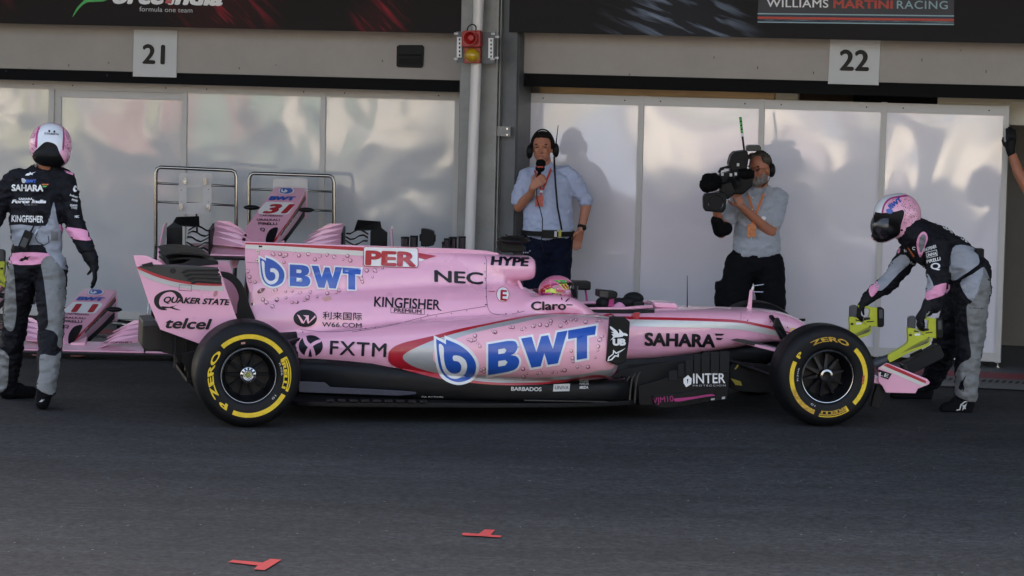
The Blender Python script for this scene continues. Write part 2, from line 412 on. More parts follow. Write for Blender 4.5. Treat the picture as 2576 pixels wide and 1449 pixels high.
# ================================================================== SETTING
def nodes_asphalt():
    m = bpy.data.materials.new('asphalt'); m.use_nodes = True; nt = m.node_tree; b = nt.nodes['Principled BSDF']; N = nt.nodes.new; L = nt.links.new
    tc = N('ShaderNodeTexCoord')
    n1 = N('ShaderNodeTexNoise'); n1.inputs['Scale'].default_value = .55; n1.inputs['Detail'].default_value = 8; n1.inputs['Roughness'].default_value = .6
    n2 = N('ShaderNodeTexNoise'); n2.inputs['Scale'].default_value = 22; n2.inputs['Detail'].default_value = 5; n2.inputs['Roughness'].default_value = .8
    n4 = N('ShaderNodeTexNoise'); n4.inputs['Scale'].default_value = 6; n4.inputs['Detail'].default_value = 6; n4.inputs['Roughness'].default_value = .7
    v = N('ShaderNodeTexVoronoi'); v.inputs['Scale'].default_value = 24; v.inputs['Randomness'].default_value = 1
    for n in (n2, v, n4): L(tc.outputs['Object'], n.inputs['Vector'])
    mp = N('ShaderNodeMapping'); mp.inputs['Scale'].default_value = (.5, 1.6, 1); L(tc.outputs['Object'], mp.inputs[0]); L(mp.outputs[0], n1.inputs['Vector'])
    r1 = N('ShaderNodeMapRange'); r1.inputs[1].default_value = .3; r1.inputs[2].default_value = .7; r1.inputs[3].default_value = .72; r1.inputs[4].default_value = 1.25; L(n1.outputs[0], r1.inputs[0])
    r2 = N('ShaderNodeMapRange'); r2.inputs[1].default_value = .25; r2.inputs[2].default_value = .75; r2.inputs[3].default_value = .1; r2.inputs[4].default_value = 2.1; L(n2.outputs[0], r2.inputs[0])
    r4 = N('ShaderNodeMapRange'); r4.inputs[1].default_value = .3; r4.inputs[2].default_value = .7; r4.inputs[3].default_value = .74; r4.inputs[4].default_value = 1.26; L(n4.outputs[0], r4.inputs[0])
    a = N('ShaderNodeMath'); a.operation = 'MULTIPLY'; L(r1.outputs[0], a.inputs[0]); L(r2.outputs[0], a.inputs[1])
    a2 = N('ShaderNodeMath'); a2.operation = 'MULTIPLY'; L(a.outputs[0], a2.inputs[0]); L(r4.outputs[0], a2.inputs[1])
    # bright stone chips
    cr = N('ShaderNodeMapRange'); cr.inputs[1].default_value = .07; cr.inputs[2].default_value = .15; cr.inputs[3].default_value = 1; cr.inputs[4].default_value = 0; L(v.outputs['Distance'], cr.inputs[0])
    wn_ = N('ShaderNodeTexWhiteNoise'); L(v.outputs['Position'], wn_.inputs['Vector'])
    gt = N('ShaderNodeMath'); gt.operation = 'GREATER_THAN'; gt.inputs[1].default_value = .955; L(wn_.outputs['Value'], gt.inputs[0])
    ch = N('ShaderNodeMath'); ch.operation = 'MULTIPLY'; L(cr.outputs[0], ch.inputs[0]); L(gt.outputs[0], ch.inputs[1])
    mp5 = N('ShaderNodeMapping'); mp5.inputs['Rotation'].default_value = (0, 0, .12); mp5.inputs['Scale'].default_value = (.22, 3.2, 1); L(tc.outputs['Object'], mp5.inputs[0])
    n5 = N('ShaderNodeTexNoise'); n5.inputs['Scale'].default_value = 1; n5.inputs['Detail'].default_value = 5; n5.inputs['Distortion'].default_value = .4; L(mp5.outputs[0], n5.inputs['Vector'])
    r5 = N('ShaderNodeMapRange'); r5.inputs[1].default_value = .38; r5.inputs[2].default_value = .62; r5.inputs[3].default_value = .88; r5.inputs[4].default_value = 1.05; L(n5.outputs[0], r5.inputs[0])
    a5 = N('ShaderNodeMath'); a5.operation = 'MULTIPLY'; L(a2.outputs[0], a5.inputs[0]); L(r5.outputs[0], a5.inputs[1]); a2 = a5
    sc = N('ShaderNodeVectorMath'); sc.operation = 'SCALE'; sc.inputs[0].default_value = (.0285, .0287, .0293); L(a2.outputs[0], sc.inputs['Scale'])
    mx = N('ShaderNodeMix'); mx.data_type = 'RGBA'; L(ch.outputs[0], mx.inputs['Factor']); L(sc.outputs[0], mx.inputs['A']); mx.inputs['B'].default_value = (.30, .30, .29, 1)
    L(mx.outputs['Result'], b.inputs['Base Color']); b.inputs['Roughness'].default_value = .85; b.inputs['Specular IOR Level'].default_value = .2
    bp = N('ShaderNodeBump'); bp.inputs['Strength'].default_value = .7; bp.inputs['Distance'].default_value = .006; L(n2.outputs[0], bp.inputs['Height']); L(bp.outputs[0], b.inputs['Normal'])
    return m
M['asphalt'] = nodes_asphalt()
M['apron'] = mat('apron_concrete', (.085, .085, .085), .8, bump=.4, bscale=50, var=.18, vscale=5)
M['kerbc'] = mat('pale_drain_concrete', (.13, .128, .12), .8, bump=.4, bscale=50, var=.2, vscale=8)
M['redline'] = mat('worn_red_line', (.20, .022, .032), .75, var=.25, vscale=18)
M['redmark'] = mat('fresh_red_tape', (.42, .03, .028), .75, var=.3, vscale=28, bump=.6, bscale=60)
M['door'] = mat('grey_door_skin', (.33, .295, .26), .55, bump=.15, bscale=250, var=.10, vscale=2)
M['door2'] = mat('brown_grey_door', (.20, .185, .165), .4, var=.06, metal=.2)
M['rubber_seal'] = mat('door_seal_rubber', (.003, .003, .0035), .6, spec=.1)
M['plaque'] = mat('number_plaque', (.52, .52, .51), .45)
M['plaque_ink'] = mat('plaque_ink', (.028, .025, .021), .6, spec=.2)
M['galv'] = mat('galvanised_steel', (.22, .22, .21), .5, metal=.5, var=.22, vscale=5, bump=.1, bscale=30)
M['galv2'] = mat('dark_galvanised_steel', (.11, .115, .12), .5, metal=.4, var=.2, vscale=4)
M['pole'] = mat('white_enamel_pole', (.60, .58, .57), .28, coat=.5)
M['frame'] = mat('satin_white_frame', (.50, .48, .45), .45, var=.03)
M['tan'] = mat('tan_ceiling_board', (.30, .21, .12), .6, var=.15)
M['concrete'] = mat('upper_wall_concrete', (.4, .38, .35), .8)
def panel_mat(name, c, seed, rough=.09, amp=.05, sc=1.7):
    m = bpy.data.materials.new(name); m.use_nodes = True; nt = m.node_tree; b = nt.nodes['Principled BSDF']; N = nt.nodes.new; L = nt.links.new
    b.inputs['Base Color'].default_value = col4(c); b.inputs['Roughness'].default_value = rough; b.inputs['Coat Weight'].default_value = 1; b.inputs['Coat Roughness'].default_value = rough * .6
    b.inputs['Coat IOR'].default_value = 1.7; b.inputs['Specular IOR Level'].default_value = .7
    tc = N('ShaderNodeTexCoord'); mp = N('ShaderNodeMapping'); mp.inputs['Location'].default_value = (seed, seed * .7, seed * 1.3); mp.inputs['Scale'].default_value = (1, 1, .8)
    n = N('ShaderNodeTexNoise'); n.inputs['Scale'].default_value = sc; n.inputs['Detail'].default_value = 1.5; n.inputs['Roughness'].default_value = .35; n.inputs['Distortion'].default_value = .5
    L(tc.outputs['Object'], mp.inputs[0]); L(mp.outputs[0], n.inputs['Vector'])
    bp = N('ShaderNodeBump'); bp.inputs['Strength'].default_value = 1; bp.inputs['Distance'].default_value = amp; L(n.outputs[0], bp.inputs['Height'])
    L(bp.outputs[0], b.inputs['Normal']); L(bp.outputs[0], b.inputs['Coat Normal'])
    return m
def sheet(name, pts, m, z=None, kind='structure', label=None):
    o = mk(name, pts, [tuple(range(len(pts)))], m); o['kind'] = kind
    if label: o['label'] = label
    return o
sheet('ground', [(-150, -90, 0), (150, -90, 0), (150, 60, 0), (-150, 60, 0)], 'asphalt')
def strip(name, d0, d1, z, m, a0=-14, a1=14): return sheet(name, [WL(a0, z, d0), WL(a1, z, d0), WL(a1, z, d1), WL(a0, z, d1)], m)
strip('garage_floor', -9, -.16, .004, 'apron')
strip('red_line', -.12, .30, .008, 'redline')
dr = strip('drain_surround', .31, 1.0, .008, 'kerbc')
b = B()
for i in range(190):
    a = -4.7 + i * .05
    if -4.6 < a < 4.7 : b.add([WL(a, .012, .44), WL(a + .027, .012, .44), WL(a + .027, .012, .62), WL(a, .012, .62)], [(0, 1, 2, 3)])
o = b.out('drain_slots', mat('drain_slot_dark', (.006, .006, .006), .9)); o['kind'] = 'structure'
# red painted marks, read off the photo and laid on the ground
def gpoly(name, px, m, z=.006):
    o = mk(name, [PG(u, v, z) for u, v in px], [tuple(range(len(px)))], m); o['kind'] = 'structure'; return o
k = .3125 / 1.0
def RG(p): return [(523.3 + x * .31251, 1247.8 + y * .31251) for x, y in p]
gpoly('painted_mark', RG([(165, 530), (200, 513), (440, 535), (505, 504), (592, 512), (455, 596), (370, 588), (400, 558)]), 'redmark')
gpoly('painted_mark', RG([(2040, 305), (2060, 296), (2180, 302), (2230, 268), (2310, 272), (2275, 312), (2365, 320), (2350, 333), (2200, 322), (2055, 316)]), 'redmark')

# ---- pit building: upper wall, doors, column
DD = -.25; D0 = -.5; DB = 0.0
bd = thing('pit_building', 'long grey pit garage building with dark banners above the numbered doors', 'building', (0, YW, 0), PW)
def AZ(u, v, d): return AW(u, v, d)
def wbox(a0, a1, z0, z1, d0, d1):
    b = B(); ax = (Vector((cw, sw, 0)), Vector((sw, -cw, 0)), Vector((0, 0, 1)))
    return b.box(WL((a0 + a1) / 2, (z0 + z1) / 2, (d0 + d1) / 2), (abs(a1 - a0) / 2, abs(d1 - d0) / 2, abs(z1 - z0) / 2), ax)
aL = AZ(1160, 300, DD)[0]; aR = AZ(1302, 300, DD)[0]; zb = (AZ(0, 187, DD)[1] + AZ(1150, 214, DD)[1]) / 2; zbR = (AZ(1310, 200, DD)[1] + AZ(2576, 229, DD)[1]) / 2
zB = AZ(600, 72, DB)[1]; zBR = AZ(2000, 97, DB)[1]
print('zb', zb, zbR, zB, zBR, aL, aR)
wbox(-14, 14, 2.75, 10.5, -9, DD - .1).out('upper_wall', 'concrete', bd)
wbox(-14, 14, 10.5, 10.8, -9.5, 1.2).out('roof', 'concrete', bd)
wbox(-14, 14, 4.6, 4.9, DD - .1, 5.2).out('sky_block_canopy', 'concrete', bd)  # unseen overhang, added to block the sky overhead and darken the ground near the wall
wbox(-14, 14, 0, 10.5, -9.3, -9.01).out('back_wall', 'door', bd)
d1 = wbox(-13.9, aL, zb + .045, 2.9, DD - .08, DD).out('garage_door', 'door', bd)
wbox(-13.9, aL - .01, zb - .05, zb + .045, DD - .07, DD - .015).out('door_seal', 'rubber_seal', bd)
d2 = wbox(aR, 13.9, zbR + .045, 2.9, DD - .08, DD).out('garage_door', 'door', bd)
s2 = wbox(aR - .03, 13.9, zbR - .06, zbR + .045, DD - .07, DD - .015).out('door_seal', 'rubber_seal', bd)
# vertical scratches and fixing heads on the doors are real little things
b = B(); rr = random.Random(3)
for d_, u0, u1 in ((d1, 0, 1150), (d2, 1310, 2570)):
    for i in range(9):
        u = rr.uniform(u0, u1); v = rr.uniform(120, 190); p = PWL(u, v, DD + .002); b.box(p, (.003, .002, rr.uniform(.004, .012)))
b.out('door_chips', 'darkgrey', bd)
# door handle recess (black)
pu = [(998, 117), (1004, 113), (1062, 113), (1067, 118), (1065, 166), (1060, 171), (1001, 169), (997, 165)]
h = mk('handle_recess', [PWL(u, v, DD + .012) for u, v in pu] + [PWL(u, v, DD - .02) for u, v in pu], [tuple(range(8)), tuple(range(8, 16))] + [(i, (i + 1) % 8, 8 + (i + 1) % 8, 8 + i) for i in range(8)], 'black_plastic', bd, bevel=.003)
b = B(); b.add([PWL(u, v, DD + .02) for u, v in [(1004, 140), (1058, 141), (1058, 147), (1004, 146)]] + [PWL(u, v, DD + .0145) for u, v in [(1004, 136), (1058, 137), (1060, 163), (1002, 162)]], [(0, 1, 2, 3), (4, 5, 1, 0), (7, 6, 2, 3), (4, 0, 3, 7), (5, 1, 2, 6)]); b.out('handle_lip', 'rubber', h)
# column between the garages
colp = B()
aC0 = AZ(1152, 400, .05)[0]; aC1 = AZ(1238, 400, .05)[0]; aC2 = AZ(1302, 300, -.05)[0]
c1 = wbox(aC0, aC1 + .03, 0, 4, -.5, .05).out('steel_column', 'galv', bd, bevel=.01)
wbox(aC1 + .035, aC1 + .16, 0, 4, -.5, -.05).out('steel_profile', 'galv2', bd)
wbox(aC1 + .165, AZ(1288, 400, -.1)[0], 0, 2.52, -.5, -.1).out('steel_profile', 'galv2', bd)
wbox(aC1 + .035, aC1 + .045, 0, 4, -.05, .02).out('steel_flange', 'galv', bd)
wbox(AZ(1288, 400, -.06)[0] - .006, AZ(1288, 400, -.06)[0], 0, 2.52, -.5, -.06).out('steel_flange', 'galv', bd)
wbox(AZ(1284, 400, -.6)[0], AZ(1330, 400, -.6)[0], 0, 2.5, -.64, -.58).out('gap_shade_strip', 'rubber_seal', bd)  # near-black strip standing in for the shade inside the gap beside the panels
# bracket
bk = mk('bracket_plate', [PWL(u, v, .03) for u, v in [(1240, 317), (1284, 318), (1284, 344), (1240, 341)]] + [PWL(u, v, -.02) for u, v in [(1240, 317), (1284, 318), (1284, 344), (1240, 341)]], [(0, 1, 2, 3), (4, 5, 6, 7), (0, 1, 5, 4), (1, 2, 6, 5), (2, 3, 7, 6), (3, 0, 4, 7)], 'galv', bd)
for u, v in ((1277, 324), (1277, 339)):
    p = PWL(u, v, .03); B().cyl(p, p + (WL(0, 0, 1) - WL(0, 0, 0)) * .015, .008, 8).out('bolt', 'steel', bk)
# interior of garage 22
wbox(aR, 13.9, 2.56, 2.6, -8.9, DD - .12).out('ceiling_board', 'tan', bd)
wbox(aR - .2, 13.9, 0, 2.56, -3.6, -3.5).out('interior_wall', 'tan', bd)
wbox(.02, 1.95, 1.9, 2.35, -.74, -.66).out('timber_fill_board', mat('pale_timber', (.55, .38, .2), .6, var=.2, stretch=(.3, 1, 4)), bd)  # board added just behind the opening to catch outside light for the dark interior
nb_ = wbox(1.96, 2.14, 1.9, 2.35, -.73, -.66).out('notice_board', mat('notice_paper2', (.5, .47, .4), .7), bd)
wbox(3.25, 5.2, 1.9, 2.35, -.74, -.66).out('cream_fill_board', mat('cream_board', (.5, .46, .36), .6), bd)  # second added board, also set near the opening so light reaches it
it = wbox(2.2, 3.0, 1.95, 2.5, -3.45, -3.2).out('ventilation_duct', 'ink', bd)
wbox(1.42, 1.85, 1.9, 2.3, -1.1, -1.05).out('notice_board', mat('notice_paper', (.45, .42, .36), .7), bd)
wbox(4.55, 13.9, 0.02, 2.15, -2.36, -2.3).out('inner_door', 'door2', bd) if False else None
aI = AZ(2536, 500, -2.3)[0]
wbox(aI - .35, 13.9, .012, 2.25, -2.36, -2.3).out('inner_door', 'door2', bd)

# ---- pole and siren
pt = PWL(1204, 0, .16); pb = PWL(1180, 640, .16)
pole = thing('enamel_pole', 'white enamel pole standing in front of the steel column', 'pole', (pb.x, pb.y, 0))
dvec = (pt - pb) / (pt.z - pb.z)
B().cyl(pb + dvec * (3.6 - pb.z), pb - dvec * (pb.z), .0425, 32).out('pole_tube', 'pole', pole, smooth=.6)
B().cyl(pb - dvec * (pb.z - .012), pb - dvec * (pb.z - .0), .08, 24).out('pole_foot', 'galv', pole)
def RT2(p): return [(885.5 + x * .34443, y * .34443) for x, y in p]
dn = WL(0, 0, 1) - WL(0, 0, 0)
sp_ = PWL(1190, 118, .23)
sir = thing('warning_siren', 'red horn siren over an amber beacon bolted to the pole between the garages', 'siren', tuple(sp_), PW)
def wpr(px, d0, d1, name, m, par, bevel=0, lab=None):
    return B().prism([PWL(u, v, d0) for u, v in px], dn * (d1 - d0)).out(name, m, par, bevel=bevel, label=lab)
wpr(RT2([(765, 230), (1050, 236), (1045, 465), (765, 460)]), .205, .215, 'mounting_plate', 'galv2', sir)
for q in ([(770, 270), (803, 270), (803, 420), (768, 420)], [(1000, 278), (1034, 278), (1032, 424), (998, 424)]):
    br = wpr(RT2(q), .22, .235, 'slotted_bracket', 'white', sir)
    for i in range(5):
        x = sum(p[0] for p in q) / 4; y = q[0][1] + 18 + i * 29
        wpr(RT2([(x - 5, y - 8), (x + 5, y - 8), (x + 5, y + 8), (x - 5, y + 8)]), .236, .238, 'slot', 'ink', br)
for x, y in ((765, 246), (1035, 247), (763, 430), (1030, 432), (1066, 270), (1062, 422)):
    wpr(RT2([(x - 16, y - 8), (x + 12, y - 8), (x + 12, y + 8), (x - 16, y + 6)]), .22, .232, 'clip', 'alu', sir)
hb = wpr(RT2([(830, 225), (950, 222), (957, 240), (957, 338), (940, 345), (828, 345), (820, 330), (820, 240)]), .215, .30, 'horn_body', 'horn_red', sir, bevel=.008)
hc = PWL(*RT2([(872, 278)])[0], .30)
B().lathe(hc, dn, [(.056, -.02), (.056, .045), (.050, .045), (.030, .005), (.024, 0.0), (.022, .02), (0, .022)], 32).out('horn', 'horn_red', hb, smooth=.6)
am = wpr(RT2([(828, 350), (945, 347), (952, 360), (948, 455), (935, 464), (832, 462)]), .215, .27, 'beacon_base', mat('orange_base', (.30, .04, .01), .4), sir, bevel=.006)
ac = PWL(*RT2([(878, 403)])[0], .27)
B().ell(ac, (.062, .062, .055), 24).out('beacon_lens', 'amber', am, smooth=1)
B().tube([PWL(*q, .26) for q in sp2(RT2([(842, 225), (850, 195), (880, 178), (905, 195), (903, 225)]), 6)], .005, 8).out('cable', 'black_plastic', sir, smooth=1)

# ---- partitions of white glossy panels in frames
def partition(label, us, vt, vb, inner=None, seed=0, feet=True, warm=(.60, .59, .62), par_amp=.05, sc=1.7, rough=.08):
    n = len(us) - 1; vm = 500
    aa = [AW(u, vm, D0)[0] for u in us]
    z1 = sum(AW(u, v, D0)[1] for u, v in vt) / len(vt); z0 = sum(AW(u, v, D0)[1] for u, v in vb) / len(vb)
    t = thing('panel_partition', label, 'partition wall', tuple(WL((aa[0] + aa[-1]) / 2, 0, D0)), PW)
    print('partition z', z0, z1, aa)
    w = .022
    for i in range(n):
        a0, a1 = aa[i], aa[i + 1]; zt = z1
        wbox(a0 + .001, a1 - .001, z1 - .075, z1, D0 - .04, D0).out('top_rail', 'frame', t)
        wbox(a0 + .001, a1 - .001, z0, z0 + .07, D0 - .04, D0).out('bottom_rail', 'frame', t)
        m = panel_mat('glossy_white_panel', warm, seed + i * 3.1, rough, amp=par_amp, sc=sc)
        off = -.012
        if inner == i:
            wbox(a0 + w, a1 - w, z1 - .135, z1 - .077, D0 - .05, D0 - .02).out('door_frame', 'frame', t)
            wbox(a0 + w, a0 + w + .055, z0 + .07, z1 - .137, D0 - .05, D0 - .02).out('door_frame', 'frame', t)
            off = -.035
        nx, nz = 14, 18; b = B(); vs = []; ax0 = a0 + w - .002; ax1 = a1 - w + .002
        if inner == i: ax0 += .055
        zz0, zz1 = z0 + .068, z1 - (.137 if inner == i else .073)
        for iz in range(nz + 1):
            for ix in range(nx + 1): vs.append(WL(ax0 + (ax1 - ax0) * ix / nx, zz0 + (zz1 - zz0) * iz / nz, D0 + off))
        b.add(vs, [(r * (nx + 1) + c_, r * (nx + 1) + c_ + 1, (r + 1) * (nx + 1) + c_ + 1, (r + 1) * (nx + 1) + c_) for r in range(nz) for c_ in range(nx)])
        pn = b.out('panel', m, t, smooth=1)
        for c_ in ((.16, .05), (.86, .05)):
            p = WL(a0 + (a1 - a0) * c_[0], z1 - .037, D0); B().cyl(p, p + dn * .003, .006, 8).out('screw_head', 'ink', t)
    for i in range(n + 1):
        wbox(aa[i] - w, aa[i] + w, z0 - .005, z1 + .005, D0 - .045, D0 + .004).out('post', 'frame', t)
        if feet:
            p = WL(aa[i], 0, D0 - .02); fo = B().cyl(p + Vector((0, 0, .012)), p + Vector((0, 0, z0)), .008, 10).cyl(p + Vector((0, 0, .004)), p + Vector((0, 0, .014)), .024, 16).out('levelling_foot', 'steel', t)
    return t
partL = partition('grey white glossy panel partition closing the garage numbered 21', [-200, 127, 461, 809, 1146], [(0, 200), (127, 204), (809, 220), (1120, 228)], [(200, 800), (370, 806)], inner=1, seed=2, warm=(.48, .49, .505), par_amp=.014, sc=1.8, rough=.13)
partR = partition('pinkish white glossy panel partition standing under the sign numbered 22', [1314, 1607, 1910, 2216, 2524], [(1400, 233), (2000, 254), (2500, 268)], [(2450, 908), (2200, 895)], seed=11, warm=(.74, .71, .75), par_amp=.034, sc=1.0)
wbox(AW(2535, 500, D0)[0], AW(2535, 500, D0)[0] + 1.4, AW(2560, 257, D0)[1] - .01, AW(2560, 270, D0)[1] + .04, D0 - .05, D0 - .01).out('lintel_rail', 'frame', partR)

# ---- number plaques
def plaque(px, txt, p0, p1, h, label):
    c = PWL(*px[0], DD + .01)
    t = thing('number_sign', label, 'sign', tuple(c), PW)
    b = B().prism([PWL(u, v, DD + .012) for u, v in px], -dn * .01).out('sign_plate', 'plaque', t)
    word(txt, p0, p1, h, 'plaque_ink', [b], t, bold=.034, sp=1.04, name='numeral', off=.004)
def RT1(p): return [(x * .34443, y * .34443) for x, y in p]
def RT3(p): return [(1690.5 + x * .34443, y * .34443) for x, y in p]
plaque(RT1([(978, 217), (1294, 223), (1287, 566), (970, 558)]), '21', RT1([(1037, 460)])[0], RT1([(1203, 466)])[0], 49, 'square white plaque reading 21 on the grey door, left of the black handle recess')
plaque(RT3([(1157, 286), (1523, 292), (1508, 622), (1139, 612)]), '22', RT3([(1222, 510)])[0], RT3([(1438, 515)])[0], 52.5, 'square white plaque reading 22 under the banner panel with red and blue stripes')

# ---- banners
def banner_mat(name, base, streak, spots, rot, lo=.52, hi=.78):
    m = bpy.data.materials.new(name); m.use_nodes = True; nt = m.node_tree; b = nt.nodes['Principled BSDF']; N = nt.nodes.new; L = nt.links.new
    tc = N('ShaderNodeTexCoord'); mp = N('ShaderNodeMapping'); mp.inputs['Rotation'].default_value = (0, rot, 0); L(tc.outputs['Object'], mp.inputs[0])
    m2 = N('ShaderNodeMapping'); m2.inputs['Scale'].default_value = (1.0, 1, 8); L(mp.outputs[0], m2.inputs[0])
    n = N('ShaderNodeTexNoise'); n.inputs['Scale'].default_value = 2.2; n.inputs['Detail'].default_value = 3; n.inputs['Distortion'].default_value = .35; L(m2.outputs[0], n.inputs['Vector'])
    tot = None
    for (x, z, r) in spots:
        s_ = N('ShaderNodeVectorMath'); s_.operation = 'DISTANCE'; L(tc.outputs['Object'], s_.inputs[0]); s_.inputs[1].default_value = (x, 0, z)
        k_ = N('ShaderNodeMapRange'); k_.inputs[1].default_value = 0; k_.inputs[2].default_value = r; k_.inputs[3].default_value = 1; k_.inputs[4].default_value = 0; k_.interpolation_type = 'SMOOTHSTEP'; L(s_.outputs['Value'], k_.inputs[0])
        if tot is None: tot = k_.outputs[0]
        else:
            a = N('ShaderNodeMath'); a.operation = 'MAXIMUM'; L(tot, a.inputs[0]); L(k_.outputs[0], a.inputs[1]); tot = a.outputs[0]
    r = N('ShaderNodeMapRange'); r.inputs[1].default_value = lo; r.inputs[2].default_value = hi; L(n.outputs[0], r.inputs[0])
    mu = N('ShaderNodeMath'); mu.operation = 'MULTIPLY'; L(r.outputs[0], mu.inputs[0]); L(tot, mu.inputs[1])
    mu2 = N('ShaderNodeMath'); mu2.operation = 'MULTIPLY'; mu2.inputs[1].default_value = .05; L(tot, mu2.inputs[0])
    ad = N('ShaderNodeMath'); ad.operation = 'ADD'; L(mu.outputs[0], ad.inputs[0]); L(mu2.outputs[0], ad.inputs[1])
    mx = N('ShaderNodeMix'); mx.data_type = 'RGBA'; mx.inputs['A'].default_value = col4(base); mx.inputs['B'].default_value = col4(streak); L(ad.outputs[0], mx.inputs['Factor']); L(mx.outputs['Result'], b.inputs['Base Color'])
    b.inputs['Roughness'].default_value = .6; b.inputs['Specular IOR Level'].default_value = .2
    return m
def banner(u0, u1, zb_, label, m_):
    a0, a1 = AW(u0, 50, DB)[0], AW(u1, 90, DB)[0]
    org = WL((a0 + a1) / 2, zb_, DB)
    t = thing('team_banner', label, 'banner', tuple(org), PW)
    o = wbox(a0, a1, zb_, zb_ + 1.0, DB - .22, DB).out('banner_board', m_, t)
    return t, o, (a0 + a1) / 2
bmL = banner_mat('brown_red_banner_print', (.013, .0095, .0085), (.48, .03, .05), [(-1.9 + .0, .25, .75), (.55, .2, .6), (1.9, .1, .3)], -.75)
tL, oL, acL = banner(-330, 1161, zB, 'brown black banner with red streaks and green swoosh above door 21', bmL)
bmR = banner_mat('dark_silver_banner_print', (.013, .011, .0115), (.22, .27, .36), [(-1.25, .12, .75), (2.0, .3, .6)], -.35, .5, .66)
tR, oR, acR = banner(1281, 2990, zBR, 'dark banner with pale silver streaks and striped team panel above door 22', bmR)
deco('green_swoosh', [RT1(sp2([(530, 125), (560, 60), (610, 5), (640, -40), (760, -80), (820, -40), (770, 5), (690, 14), (630, 20), (580, 60)], 6, True))], 'green', [oL], tL)
word('orce', RT1([(810, 20)])[0], RT1([(1190, 26)])[0], 44, 'white', [oL], tL, bold=.05, slant=.25, sp=1.0)
word('India', RT1([(1225, 27)])[0], RT1([(1622, 36)])[0], 44, 'white', [oL], tL, bold=.05, slant=.25)
deco('letter_stem', [RT1([(1205, 25), (1250, 26), (1275, -60), (1230, -62)])], 'red', [oL], tL, off=.009)
word('formula one team', RT1([(1018, 82)])[0], RT1([(1405, 92)])[0], 12.5, 'plaque', [oL], tL)
deco('team_panel', [RT3([(633, -60), (2062, -40), (2058, 186), (624, 165)])], mat('panel_slate', (.028, .028, .036), .5), [oR], tR, off=.003, grid=60, maxe=9)
cyan = mat('pale_blue_stripe', (.27, .42, .46), .5); redm = mat('orange_red_stripe', (.48, .05, .025), .5); navy = mat('navy_stripe', (.012, .022, .05), .5)
for y, w_, mm in ((95, 9, cyan), (106, 13, navy), (121, 17, redm), (140, 10, navy), (142, 5, cyan), (148, 8, navy), (157, 8, cyan)):
    deco('stripe', [RT3([(626, y), (2060, y + 17), (2059, y + w_ + 17), (625, y + w_)])], mm, [oR], tR, off=.005, grid=60, maxe=9)
word('WILLIAMS', RT3([(690, 50)])[0], RT3([(1142, 55)])[0], 21, 'white', [oR], tR, bold=.012, sp=1.05)
word('MARTINI', RT3([(1178, 58)])[0], RT3([(1612, 62)])[0], 21, redm, [oR], tR, bold=.03)
word('RACING', RT3([(1642, 62)])[0], RT3([(2014, 66)])[0], 21, cyan, [oR], tR, bold=.008, sp=1.1)

# ---- behind the photographer: pit wall, fence and grandstand, seen mirrored in the glossy panels
pw_ = thing('pit_wall', 'long low pale pit wall opposite the garages', 'wall', (0, -7, 0))
B().box((0, -7, .55), (45, .15, .55)).out('wall_block', mat('pit_wall_paint', (.72, .64, .52), .7, var=.1), pw_)
b = B()
for i in range(24): b.cyl((-34 + i * 3, -7, 1.1), (-34 + i * 3, -7, 3.4), .05, 8)
for z in (1.9, 2.6, 3.4): b.bar((-35, -7, z), (36, -7, z), .06)
b.out('fence_rails', 'galv', pw_)
rr = random.Random(5)
cols = [(.34, .33, .18), (.30, .14, .12), (.20, .28, .20), (.5, .48, .44), (.2, .24, .32), (.36, .3, .3), (.05, .05, .06), (.42, .38, .3)]
cm = [mat('stand_cloth', c, .8) for c in cols]
for i in range(16):
    x = -30 + i * 3.4 + rr.uniform(-.6, .6); hh = rr.uniform(.9, 2.0); ww = rr.uniform(.5, 1.3)
    B().box((x, -6.3, hh / 2 + .02), (ww, .25, hh / 2)).box((x, -6.3, hh + .1), (ww * .7, .2, .06)).out('banner_block', cm[i % 8], pw_, bevel=.03)
gs = thing('grandstand', 'tall tiered grandstand full of coloured seats opposite the garages', 'grandstand', (0, -24, 0))
for i in range(14):
    B().box((0, -22 - i * .9, .5 + i * .35), (45, .45, .5 + i * .35)).out('tier', 'concrete', gs)
sb = B()
for i in range(14):
    for j in range(150):
        if rr.random() < .75:
            x = -44 + j * .59; sb.box((x, -22 - i * .9, 1.22 + i * .7), (.2, .18, .24 + rr.random() * .25), m=rr.randrange(8))
o = sb.out('spectator_seats', cm, gs); o['kind'] = 'stuff'
B().box((0, -36, 8), (45, .2, 8)).out('back_screen', mat('screen_wall', (.3, .34, .4), .7), gs)
